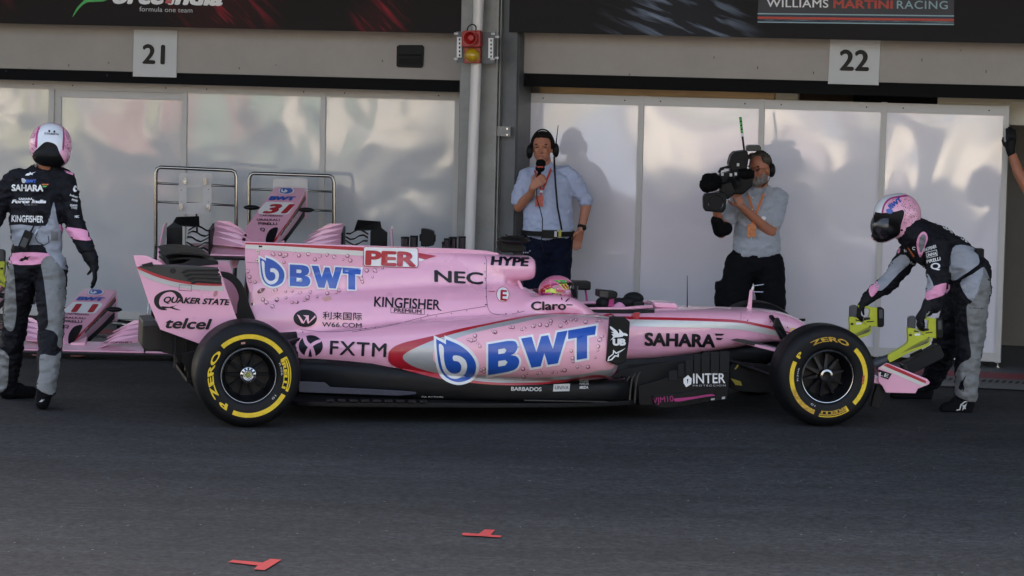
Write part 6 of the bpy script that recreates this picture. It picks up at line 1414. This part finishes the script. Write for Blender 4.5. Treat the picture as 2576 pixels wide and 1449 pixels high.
for P_ in ([(815, 772), (925, 778), (925, 784), (815, 778)], [(830, 985), (905, 990), (905, 995), (830, 990)]): deco('pocket_seam', [RM(P_)], 'darkgrey', SU, suit, off=.006)
# belt and pouch
b = B(); b.bar(J(905, 500, -.1), J(755, 615, -.20), .006, .05, upd=LY); b.bar(J(905, 500, -.1), J(915, 515, .1), .006, .05, upd=LY); b.out('waist_belt', 'black_cloth', mr_)
b = B(); b.box(J(885, 470, -.02), (.03, .05, .06)); b.out('belt_radio', 'black_plastic', mr_, bevel=.008)
# skin hint at neck, gloves, boots, helmet
b = B(); capsule(b, J(450, 350, .02), .055, J(400, 300, .02), .06); b.out('neck', 'skin', mr_, smooth=1)
b = B(); capsule(b, J(590, 750, -.26), .050, J(575, 790, -.27), .046); hand(b, J(580, 780, -.27), J(525, 850, -.30) - J(580, 780, -.27), (0, 1, 0), (.77, 0, -.6), L=.19, curl=.75, r=.0125); capsule(b, J(560, 800, -.28), .036, J(530, 835, -.29), .03)
gl = remesh('glove', b, .0065, 3, 'glove', mr_)
word('HyFlex', RM([(568, 838)])[0], RM([(592, 800)])[0], 5, 'white', [gl], gl, off=.004)
b = B(); capsule(b, J(240, 700, .10), .045, J(205, 730, .08), .040); hand(b, J(215, 725, .08), J(160, 790, .06) - J(215, 725, .08), (0, 1, 0), (.77, 0, -.6), L=.19, curl=.75, r=.0125); capsule(b, J(205, 735, .08), .034, J(178, 765, .07), .03)
remesh('glove', b, .0065, 3, 'glove', mr_)
for (hx, hy, tx_, ty_, ax_, ay_, q) in ((815, 1395, 680, 1412, 812, 1300, yN), (570, 1320, 380, 1330, 560, 1240, yF)):
    hp, tp, ap = J(hx, hy, q), J(tx_, ty_, q), J(ax_, ay_, q); hp.z = .05; tp.z = .032
    b = B(); capsule(b, ap, (.06, .055), hp, (.052, .05)); capsule(b, hp, (.05, .05), tp, (.032, .045)); capsule(b, (ap + hp) / 2, .055, (hp + tp) / 2 + UP * .02, .045); b.box(((hp + tp) / 2).to_tuple()[:2] + (.014,), ((hp - tp).length / 2 + .035, .045, .012))
    bt = remesh('boot', b, .007, 4, 'black_cloth', mr_)
    if q == yN:
        deco('boot_line', [RM([(750, 1392), (768, 1388), (775, 1360), (800, 1340), (828, 1336), (828, 1342), (804, 1347), (782, 1364), (774, 1394), (752, 1398)])], 'plaque', [bt], bt, off=.004)
        deco('boot_star', [RM([(786, 1398), (790, 1375), (785, 1360), (798, 1365), (815, 1352), (806, 1375), (808, 1388), (797, 1386)])], 'plaque', [bt], bt, off=.004)
        deco('boot_tab', [RM([(740, 1292), (772, 1294), (770, 1312), (742, 1308)])], 'redline', [bt], bt, off=.004)
hcn = J(398, 225, .0)
b = B(); b.ell(hcn + G(.01, 0, .01), (.150, .128, .152), 30); b.ell(J(455, 260, 0), (.09, .115, .12), 24); b.ell(J(362, 212, 0), (.130, .118, .138), 26); b.ell(J(300, 345, 0), (.075, .085, .045), 20); b.ell(J(330, 300, 0), (.10, .105, .08), 24); b.ell(J(420, 300, 0), (.08, .11, .07), 20)
hz_ = [(1, RM([(245, 180), (270, 130), (320, 95), (380, 70), (470, 88), (405, 108), (358, 122), (325, 155), (308, 205), (240, 212)])), (2, RM([(460, 92), (470, 100), (400, 112), (355, 122), (322, 155), (308, 205), (298, 205), (312, 150), (345, 115), (400, 100)])), (3, RM([(235, 205), (300, 205), (385, 195), (425, 185), (436, 210), (415, 280), (405, 335), (330, 375), (280, 392), (225, 340)]))]
hel = remesh('helmet', b, .0065, 10, ['pink', 'whitegl', 'magenta', 'black_plastic'], mr_, facefn=painter(hz_))
HL = [hel]
patches([(k_, sp2(P_, 3, True)) for k_, P_ in hz_], ['pink', 'whitegl', 'magenta', 'black_plastic'], HL, hel, off=.0015, grid=4, name='helmet_panel')
word('BWT', RM([(352, 182)])[0], RM([(425, 128)])[0], 12, 'blue', HL, hel, bold=.07, off=.004)
deco('logo_drop', [sp2(RM([(328, 182), (350, 178), (368, 190), (360, 205), (342, 208), (330, 198)]), 4, True)], 'blue', HL, hel, off=.004)
rr = random.Random(8); sp = []
for i in range(170):
    x, y = rr.uniform(430, 525), rr.uniform(110, 330)
    if (x - 400) ** 2 / 130 ** 2 + (y - 225) ** 2 / 145 ** 2 < .95 and not inpoly(x, y, [(430, 180), (440, 210), (415, 330), (400, 330)]): u, v = RM([(x, y)])[0]; sp.append(ellp(u, v, rr.uniform(.4, 1.1), rr.uniform(.5, 1.5), 6))
    x, y = rr.uniform(315, 440), rr.uniform(115, 180)
    if i < 50 and y > 118 and x > 340: u, v = RM([(x, y)])[0]; sp.append(ellp(u, v, rr.uniform(.4, 1.1), rr.uniform(.5, 1.5), 6))
o = deco('spatter_print', sp, 'bubble_dark', HL, hel, off=.003)
if o: o['kind'] = 'stuff'
deco('helmet_pivot', [ellp(*RM([(421, 308)])[0], 3, 3, 12)], 'ink', HL, hel, off=.005)
# clear smoked visor curved round the opening
vs = []; nx, ny = 14, 8; vc = J(352, 285, 0)
for j in range(ny + 1):
    for i in range(nx + 1):
        az = math.radians(180 + (-78 + 156 * i / nx)); el = math.radians(33 - 70 * j / ny)
        vs.append(vc + G(.138 * math.cos(az) * math.cos(el), .130 * math.sin(az) * math.cos(el), .135 * math.sin(el)))
mk('visor', vs, [(j * (nx + 1) + i, j * (nx + 1) + i + 1, (j + 1) * (nx + 1) + i + 1, (j + 1) * (nx + 1) + i) for j in range(ny) for i in range(nx)], 'lens', mr_, smooth=1)
# ------------------------------------------------------------ leaf blowers
def blower(Yb):
    def Q(x, y, d=0): return PY(*R3([(x, y)])[0], Yb + d)
    t = thing('leaf_blower', 'x', 'leaf blower', tuple(Q(1420, 520)), 0, 'lime cordless leaf blowers')
    def pz(px, w, name, m, par=None, bev=.008): return B().prism([Q(x, y, -w) for x, y in px], (0, 2 * w, 0)).out(name, m, par or t, bevel=bev)
    mb_ = pz(sp2([(1285, 462), (1345, 470), (1372, 500), (1410, 520), (1470, 545), (1462, 580), (1440, 615), (1300, 660), (1150, 738), (1130, 735), (1118, 690), (1200, 640), (1280, 585), (1284, 520)], 3, True), .045, 'motor_housing', 'lime', bev=.014)
    for i in range(4):
        pz([(1230 + i * 20, 665 - i * 14), (1440 + i * 6, 575 - i * 14), (1462, 566 - i * 8), (1440, 586 - i * 14)], .049, 'housing_rib', 'grey_plastic', mb_, 0)
    pz([(1285, 380), (1300, 366), (1335, 362), (1350, 372), (1345, 465), (1283, 460)], .030, 'grip_front', 'grey_plastic', bev=.008)
    pz([(1352, 360), (1420, 368), (1480, 380), (1520, 385), (1520, 545), (1440, 540), (1350, 468), (1400, 468), (1440, 475), (1452, 400), (1420, 388), (1352, 385)], .022, 'handle', 'lime', bev=.006)
    pz([(1400, 468), (1455, 465), (1455, 482), (1402, 490)], .026, 'vent_grille', 'ink', bev=.003); pz([(1425, 498), (1485, 492), (1485, 500), (1425, 506)], .026, 'vent_grille', 'ink', bev=0)
    pz([(1515, 385), (1552, 382), (1572, 395), (1572, 535), (1555, 548), (1518, 545)], .038, 'battery', 'black_plastic', bev=.008)
    pz([(1528, 400), (1558, 398), (1560, 470), (1530, 475)], .041, 'battery_window', 'grey_plastic', bev=0)
    pz([(1338, 508), (1382, 506), (1382, 522), (1338, 524)], .047, 'white_label', 'white', mb_, 0)
    pz([(1292, 510), (1315, 510), (1315, 528), (1292, 528)], .047, 'vent_slots', 'ink', mb_, 0); pz([(1332, 478), (1375, 492), (1375, 496), (1332, 492)], .047, 'vent_slots', 'ink', mb_, 0)
    B().tube([Q(1128, 715), Q(1045, 745), Q(1005, 765)], [.034, .036, .037], 20).out('nozzle', 'grey_plastic', t, smooth=.6)
    return t
bl = blower(20.98); bl['label'] = 'lime leaf blower in the mechanic\'s near hand, nozzle behind the front tyre'
bl2 = copy_tree(bl); bl2.location = bl.location + (PY(*R3([(835, 330)])[0], 21.32) - PY(*R3([(1315, 420)])[0], 20.98)); bl2['label'] = 'lime leaf blower in the mechanic\'s far hand, half hidden by the front tyre'
bl3 = copy_tree(bl); bl3.location = bl.location + (PY(8, 668, 21.0) - PY(*R3([(1480, 450)])[0], 20.98)) + G(-.02, 0, 0); bl3['label'] = 'lime leaf blower cut off by the picture edge beside the standing mechanic'
bl3.rotation_euler = (0, 0, math.pi); bl3.location = (PY(6, 668, 21.0).x - .10, 21.0, PY(6, 668, 21.0).z - .02)
db = thing('cooling_duct', 'flat black cooling duct box held under the near blower by the front wing', 'duct', tuple(PY(*R3([(1400, 730)])[0], 21.1)))
B().prism([PY(*q, 20.98) for q in R3([(1232, 765), (1525, 600), (1545, 603), (1585, 690), (1560, 715), (1290, 855), (1262, 848)])], (0, .16, 0)).out('duct_box', 'carbon2', db, bevel=.006)
B().prism([PY(*q, 20.97) for q in R3([(1232, 765), (1262, 757), (1300, 850), (1262, 850)])], (0, .18, 0)).out('duct_mouth', 'ink', db, bevel=.004)
B().bar(PY(*R3([(1300, 690)])[0], 21.03), PY(*R3([(1400, 640)])[0], 21.03), .03, .02).out('duct_clamp', 'black_plastic', db, bevel=.004)
# ------------------------------------------------------------ mechanic standing on the left, back to the camera
Yl = 20.45
def RL(p): return [(x * .5559, 281.8 + y * .5559) for x, y in p]
def J(x, y, dy=0): return PY(*RL([(x, y)])[0], Yl + dy)
ml = person('mechanic in white and pink helmet standing with his back to the camera at the left', (J(165, 1250).x, Yl, 0))
gR = PG(*RL([(190, 1348)])[0]); gL = PG(*RL([(45, 1300)])[0]); yR_, yL_ = gR.y - Yl, gL.y - Yl; print('L feet', gR, gL)
b = B()
chain(b, [J(192, 300, 0), J(180, 340, 0), J(165, 450, 0), J(165, 580, 0), J(168, 660, 0)], [(.13, .09), (.185, .12), (.185, .13), (.165, .13), (.165, .14)], 28)
capsule(b, J(80, 305, 0), .075, J(285, 305, 0), .078); capsule(b, J(150, 270, 0), .05, J(240, 262, 0), .05)
chain(b, [J(298, 330, 0), J(335, 500, -.02), J(378, 590, -.06), J(412, 660, -.08)], [.082, .068, .056, .046])
chain(b, [J(45, 330, 0), J(-15, 460, .02), J(-60, 560, -.1)], [.080, .064, .05])
chain(b, [J(110, 700, 0), J(75, 900, yL_ * .4), J(55, 1050, yL_ * .6), J(28, 1255, yL_)], [(.115, .13), (.088, .095), (.082, .09), (.066, .07)], 24)
chain(b, [J(228, 700, 0), J(232, 900, yR_ * .4), J(228, 1050, yR_ * .6), J(208, 1255, yR_)], [(.115, .13), (.088, .095), (.082, .09), (.066, .07)], 24)
Z = [(1, [(48, 512), (205, 515), (232, 440), (245, 410), (262, 500), (290, 560), (305, 690), (288, 712), (215, 640), (190, 600), (45, 602)]), (3, [(45, 640), (219, 640), (186, 687), (50, 687)]), (3, [(268, 508), (300, 520), (392, 535), (412, 580), (320, 572), (280, 545)])]
Zp = [(k, RL(P_)) for k, P_ in Z] + [(2, RK(P_)) for P_ in ([(80, 520), (125, 545), (150, 850), (155, 1000), (120, 1160), (40, 1110), (40, 900)], [(388, 512), (470, 450), (545, 520), (620, 650), (610, 1000), (590, 1300), (540, 1295), (548, 1220), (500, 1160), (425, 1140), (455, 1080), (415, 700)], [(-40, 1345), (75, 1385), (80, 1500), (60, 1700), (-60, 1720)], [(380, 1385), (520, 1395), (600, 1330), (600, 1560), (520, 1760), (350, 1700), (372, 1560)])]
suit = remesh('race_suit', b, .0085, 5, ['suit_black', 'suit_light', 'suit_grey', 'suit_pink'], ml, wr=.022, wsc=8.5, facefn=painter(Zp))
SU = [suit]
patches([(k_, sp2(P_, 3, True)) for k_, P_ in Zp], ['suit_black', 'suit_light', 'suit_grey', 'suit_pink'], SU, suit)
word('SAHARA', RL([(52, 356)])[0], RL([(196, 358)])[0], 16, 'white', SU, suit, bold=.05, off=.008)
for P_, m_ in (([(188, 325), (222, 325), (216, 331), (190, 331)], 'orange'), ([(192, 334), (214, 334), (208, 340), (194, 340)], 'green')): deco('flag_bar', [RL(P_)], m_, SU, suit, off=.008)
word('BWT', RL([(118, 320)])[0], RL([(164, 320)])[0], 8, 'blue', SU, suit, bold=.08, off=.009); deco('logo_drop', [sp2(RL([(98, 300), (112, 303), (118, 312), (110, 321), (100, 318)]), 3, True)], 'plaque', SU, suit, off=.008)
word('SAHARA', RL([(84, 398)])[0], RL([(148, 398)])[0], 5.5, 'white', SU, suit, bold=.04, off=.008); word('Force India', RL([(52, 412)])[0], RL([(208, 412)])[0], 8.5, 'white', SU, suit, bold=.06, slant=.25, off=.008)
word('formula one team', RL([(110, 422)])[0], RL([(172, 422)])[0], 2.8, 'plaque', SU, suit, off=.008)
word('KINGFISHER', RL([(52, 496)])[0], RL([(196, 500)])[0], 17, 'white', SU, suit, bold=.03, off=.008)
deco('star_emblem', [RL([(113, 287), (122, 278), (132, 277), (136, 270), (142, 276), (163, 270), (148, 278), (148, 286), (140, 283), (128, 288)])], 'white', SU, suit, off=.008)
deco('star_emblem', [RL([(86, 674), (95, 662), (108, 660), (114, 650), (120, 657), (140, 652), (126, 662), (126, 672), (116, 668), (100, 676)])], 'ink', SU, suit, off=.008)
for tx, a, c_, h in (('Infiniti', (315, 378), (350, 390), 5), ('HYPE', (324, 400), (350, 408), 5.5), ('QUAKER', (316, 425), (350, 428), 5), ('STATE', (322, 436), (348, 440), 5), ('NEC', (338, 478), (358, 478), 6)): word(tx, RL([a])[0], RL([c_])[0], h, 'white', SU, suit, bold=.04, off=.008, slant=.1)
deco('leaf_emblem', [sp2(RL([(330, 350), (338, 332), (348, 338), (350, 355), (338, 362)]), 3, True)], 'white', SU, suit, off=.008)
deco('grey_pouch', [RL([(230, 540), (262, 540), (264, 582), (232, 582)])], 'suit_grey', SU, suit, off=.010)
deco('pocket_seam', [RK([(425, 768), (600, 752), (600, 760), (430, 776)])], 'darkgrey', SU, suit, off=.006)
deco('shoulder_patch', [RL([(290, 264), (318, 270), (345, 285), (330, 286), (300, 275)])], 'suit_pink', SU, suit, off=.006)
b = B(); capsule(b, J(210, 240, 0), .062, J(225, 200, 0), .06); b.out('neck', 'skin', ml, smooth=1)
b = B(); b.ell(J(229, 150, 0), (.142, .150, .150), 30); b.ell(J(232, 190, -.03), (.128, .13, .10), 26)
hz_ = [(1, RL([(165, 150), (170, 100), (182, 62), (225, 42), (270, 62), (288, 100), (292, 150), (262, 182), (245, 150), (215, 138), (190, 145), (168, 180)])), (2, RL([(158, 150), (164, 95), (178, 62), (184, 64), (172, 100), (168, 160)])), (2, RL([(285, 70), (292, 100), (292, 150), (286, 175), (282, 160), (285, 110)])), (3, RL([(130, 215), (145, 190), (170, 165), (200, 138), (225, 136), (255, 150), (270, 185), (295, 235), (280, 252), (240, 260), (140, 235)]))]
hel = remesh('helmet', b, .0065, 8, ['pink', 'whitegl', 'magenta', 'black_plastic'], ml, facefn=painter(hz_), cut=lambda c: (Vector((c[0], c[1], 0)) - Vector((J(222, 210).x, Yl, 0))).length < .105 and c[2] < J(220, 205).z)
HL = [hel]
patches([(k_, sp2(P_, 3, True)) for k_, P_ in hz_], ['pink', 'whitegl', 'magenta', 'black_plastic'], HL, hel, off=.0015, grid=4, name='helmet_panel')
word('SCHUBERTH', RL([(200, 100)])[0], RL([(266, 105)])[0], 5, 'ink', HL, hel, bold=.02, off=.004)
for x in (223, 246): deco('vent_dot', [ellp(*RL([(x, 86 + (x - 223) * .1)])[0], 2.8, 2.8, 12)], 'ink', HL, hel, off=.004)
sp = []; rr = random.Random(9)
for i in range(120):
    x = rr.choice((rr.uniform(134, 162), rr.uniform(293, 320))); y = rr.uniform(90, 225); u, v = RL([(x, y)])[0]; sp.append(ellp(u, v, rr.uniform(.5, 1.3), rr.uniform(.5, 1.6), 6))
o = deco('spatter_print', sp, 'bubble_dark', HL, hel, off=.003)
if o: o['kind'] = 'stuff'
for x0_, x1_ in ((160, 185), (262, 280)): B().tube([J(x0_ + (8 if x0_ < 200 else 0), 188, -.09), J((x0_ + x1_) / 2, 215, -.08), J(x1_ if x0_ > 200 else x0_ + 2, 245, -.05)], .010, 8).out('chin_strap', 'plaque', ml, smooth=1)
b = B(); b.ell(J(218, 190, .03), (.075, .07, .075), 18); remesh('hair', b, .007, 1, 'hair', ml, wr=.01, wsc=50)
b = B(); capsule(b, J(400, 640, -.075), .047, J(418, 675, -.08), .042); hand(b, J(416, 668, -.08), J(432, 742, -.09) - J(416, 668, -.08), (0, 1, 0), (-1, 0, -.1), L=.19, curl=.32, r=.0125); capsule(b, J(416, 672, -.08), .034, J(428, 705, -.085), .030); remesh('glove', b, .0065, 3, 'glove', ml)
b = B(); capsule(b, J(-60, 560, -.1), .047, J(-80, 600, -.12), .04); hand(b, J(-75, 590, -.11), (0, -.3, -1), (1, 0, 0), (0, -1, 0), L=.19, curl=.4, r=.0125); remesh('glove', b, .0065, 3, 'glove', ml)
for (ax_, ay_, q, hd) in ((205, 1250, yR_, (.0, .17)), (25, 1240, yL_, (.16, .10))):
    ap = J(ax_, ay_, q); hp = G(ap.x - .0 + (.0 if hd[0] < .05 else .0), Yl + q - .03 + .04, .05); tp = hp + G(hd[0], hd[1], -.012)
    if hd[0] < .05: hp = J(192, 1320, q); hp.z = .052; tp = hp + G(-.03, .17, -.012)
    b = B(); capsule(b, ap, (.058, .055), hp, (.050, .052)); capsule(b, hp, (.05, .05), tp, (.042, .034)); capsule(b, (ap + hp) / 2, .052, (hp + tp) / 2 + UP * .02, .045)
    bt = remesh('boot', b, .007, 4, 'black_cloth', ml)
    if hd[0] < .05: deco('boot_star', [RL([(176, 1312), (184, 1305), (192, 1298), (190, 1304), (202, 1300), (194, 1307), (190, 1312)])], 'plaque', [bt], bt, off=.004)
rd = B(); q0 = J(125, 565, -.17); ang = math.radians(22); axr = (G(math.cos(ang), 0, math.sin(ang)), LY, G(math.sin(ang) * 1, 0, math.cos(ang)))
axr = (Vector((math.cos(ang), 0, -math.sin(ang))), LY, Vector((math.sin(ang), 0, math.cos(ang))))
rd.box(J(116, 580, -.165), (.030, .018, .062), axr); ro = rd.out('walkie_talkie', 'black_plastic', ml, bevel=.005)
B().tube([J(138, 545, -.165), J(152, 518, -.165), J(166, 495, -.165)], [.007, .005, .004], 8).out('radio_antenna', 'black_plastic', ro)
B().box(J(110, 590, -.186), (.018, .003, .03), axr).out('keypad', 'grey_plastic', ro)
B().tube([J(*k_) for k_ in ((170, 545, -.17), (160, 570, -.175), (172, 590, -.18), (200, 603, -.18), (222, 590, -.18), (218, 560, -.18))], .003, 6).out('radio_cable', 'black_plastic', ml)
B().tube([J(158, 552, -.18), J(172, 528, -.17), J(185, 518, -.15)], .004, 6).out('radio_plug', 'steel', ml)
# ------------------------------------------------------------ driver in the cockpit
dh = PC(*R1([(1545, 450)])[0], 1.0)
dv = person('racing driver sitting low in the pink car wearing a bright patterned helmet', tuple(C(2.1, 1, .25)))
b = B(); b.ell(dh - UP * .012, (.128, .115, .112), 30, (fwd, nrm, UP)); b.ell(dh + fwd * .06 - UP * .045, (.085, .095, .075), 24, (fwd, nrm, UP))
hz_ = [(1, R1([(1530, 385), (1620, 372), (1720, 400), (1770, 500), (1740, 530), (1660, 510), (1640, 450), (1560, 410)])), (2, R1([(1410, 440), (1440, 425), (1470, 430), (1460, 490), (1415, 490)])), (3, R1([(1470, 418), (1560, 440), (1600, 480), (1520, 485), (1450, 455)])), (4, R1([(1500, 372), (1600, 370), (1620, 385), (1560, 392), (1500, 385)]))]
hel = remesh('helmet', b, .006, 6, ['neonpink', 'black_plastic', 'horn_red', 'neonyel', 'green'], dv, facefn=painter(hz_))
HL = [hel]
deco('numeral_field', [R1([(1560, 405), (1618, 400), (1640, 440), (1600, 448)])], 'neonyel', HL, hel, off=.004); deco('numeral', [R1([(1572, 408), (1590, 406), (1618, 444), (1606, 446)]), R1([(1598, 406), (1612, 404), (1636, 438), (1624, 441)])], 'red', HL, hel, off=.006)
word('NE', R1([(1645, 440)])[0], R1([(1685, 440)])[0], 7, 'white', HL, hel, off=.005, bold=.03); word('citi', R1([(1567, 468)])[0], R1([(1605, 468)])[0], 6, 'ink', HL, hel, off=.005)
for P_, m_ in (([(1470, 425), (1490, 440), (1480, 455), (1500, 470), (1470, 465), (1455, 480), (1460, 450)], 'neonyel'), ([(1500, 400), (1540, 398), (1560, 410), (1520, 412)], 'magenta'), ([(1610, 455), (1650, 452), (1650, 480), (1620, 485)], 'pink')): deco('helmet_print', [R1(P_)], m_, HL, hel, off=.005)
rr = random.Random(3)
for P_, m_ in (([(1440, 425), (1500, 400), (1530, 420), (1470, 450)], 'red'), ([(1520, 376), (1600, 374), (1640, 392), (1560, 396)], 'green'), ([(1540, 440), (1600, 452), (1580, 470), (1530, 462)], 'red'), ([(1425, 470), (1520, 478), (1500, 495), (1430, 492)], 'magenta')): deco('helmet_print', [R1(P_)], m_, HL, hel, off=.0055)
for i in range(44):
    x, y = rr.uniform(1425, 1660), rr.uniform(380, 490); deco('helmet_print', [R1(ellp(x, y, rr.uniform(3, 12), rr.uniform(2, 7), 5, rr.uniform(0, 90), 450))], rr.choice(['neonyel', 'ink', 'pink', 'magenta', 'green', 'red', 'pink', 'ink']), HL, hel, off=.006)
vs = [dh + fwd * (.13 * math.cos(a) + .015) + nrm * (.125 * math.sin(a)) + UP * z for z in (.035, -.055) for a in [math.radians(-62 + 124 * k / 10) for k in range(11)]]
mk('visor', vs, [(i, i + 1, 12 + i, 11 + i) for i in range(10)], 'lens', dv, smooth=1)
b = B(); capsule(b, C(2.13, 1, .62), (.09, .09), C(2.16, 1, .40), (.16, .18)); capsule(b, C(2.15, .84, .52), .07, C(2.15, 1.16, .52), .07); chain(b, [C(2.16, .84, .52), C(2.4, .80, .55), C(2.6, .92, .70)], [.06, .05, .04]); chain(b, [C(2.16, 1.16, .52), C(2.4, 1.2, .55), C(2.6, 1.06, .70)], [.06, .05, .04])
remesh('race_suit', b, .012, 4, 'suit_pink', dv)
B().ell(C(2.50, 1.0, .72), (.05, .07, .045), 14, (fwd, nrm, UP)).out('glove', 'glove', dv, smooth=1)
# ------------------------------------------------------------ person holding the partition edge at the right
ga = PWL(2545, 365, D0 + .06); Ya = ga.y
def J(x, y, dy=0): return PY(*RT3([(x, y)])[0], Ya + dy)
pa = person('person just outside the picture whose gloved hand grips the partition edge', (J(2700, 1600).x + .1, Ya - .1, 0))
cx = J(2760, 1400).x
b = B(); chain(b, [J(2485, 1130, -.02), J(2530, 1260, -.06), J(2620, 1420, -.08)], [.034, .042, .048]); chain(b, [J(2620, 1420, -.08), J(2720, 1120, -.06)], [.05, .06])
P, ax = head(b, G(cx + .1, Ya - .1, 1.66), yaw=.6)
chain(b, [G(cx + .1, Ya - .08, 1.6), G(cx + .1, Ya - .06, 1.45), G(cx + .1, Ya - .06, 1.25), G(cx + .1, Ya - .06, .95)], [.058, .06, (.14, .1), (.14, .1)])
for s_ in (-1, 1): chain(b, [G(cx + .1 + s_ * .09, Ya - .06, .92), G(cx + .1 + s_ * .12, Ya - .06, .1)], [.08, .045])
chain(b, [G(cx + .28, Ya - .06, 1.42), G(cx + .36, Ya - .08, 1.12), G(cx + .36, Ya - .2, .9)], [.05, .042, .03]); hand(b, G(cx + .36, Ya - .2, .9), (0, -.3, -1), (-1, 0, 0), (0, -1, 0), curl=.4)
remesh('body', b, .008, 5, 'skin2', pa)
b = B(); capsule(b, J(2480, 1125, -.02), .034, J(2470, 1090, -.03), .036); hand(b, J(2476, 1105, -.03), J(2478, 965, -.02) - J(2476, 1105, -.03), (-1, -.1, 0), (-.3, .9, 0), L=.19, curl=.22, r=.0125, thumb=.2); capsule(b, J(2472, 1095, -.03), .034, J(2475, 1040, -.03), .034)
remesh('glove', b, .0065, 3, 'glove', pa)
b = B(); chain(b, [G(cx + .1, Ya - .06, 1.45), G(cx + .1, Ya - .06, 1.3), G(cx + .1, Ya - .06, .95)], [(.14, .09), (.2, .12), (.18, .13)], 24); capsule(b, G(cx - .08, Ya - .06, 1.42), .065, G(cx + .28, Ya - .06, 1.42), .065); remesh('shirt', b, .012, 4, 'black_cloth', pa, wr=.012)
b = B(); chain(b, [G(cx + .1, Ya - .06, .97), G(cx + .1, Ya - .06, .88)], [(.16, .12), (.18, .14)])
for s_ in (-1, 1): chain(b, [G(cx + .1 + s_ * .09, Ya - .06, .88), G(cx + .1 + s_ * .12, Ya - .06, .1)], [.11, .07])
remesh('trousers', b, .012, 4, 'black_cloth', pa, wr=.012)
b = B(); b.ell(P(0, .03, .045), (.088, .095, .085), 18, ax); remesh('hair', b, .008, 2, 'hair', pa, wr=.01, wsc=50)
for s_ in (-1, 1):
    b = B(); capsule(b, G(cx + .1 + s_ * .12, Ya - .05, .05), .045, G(cx + .1 + s_ * .12, Ya - .22, .04), (.04, .03)); remesh('shoe', b, .012, 3, 'black_cloth', pa)
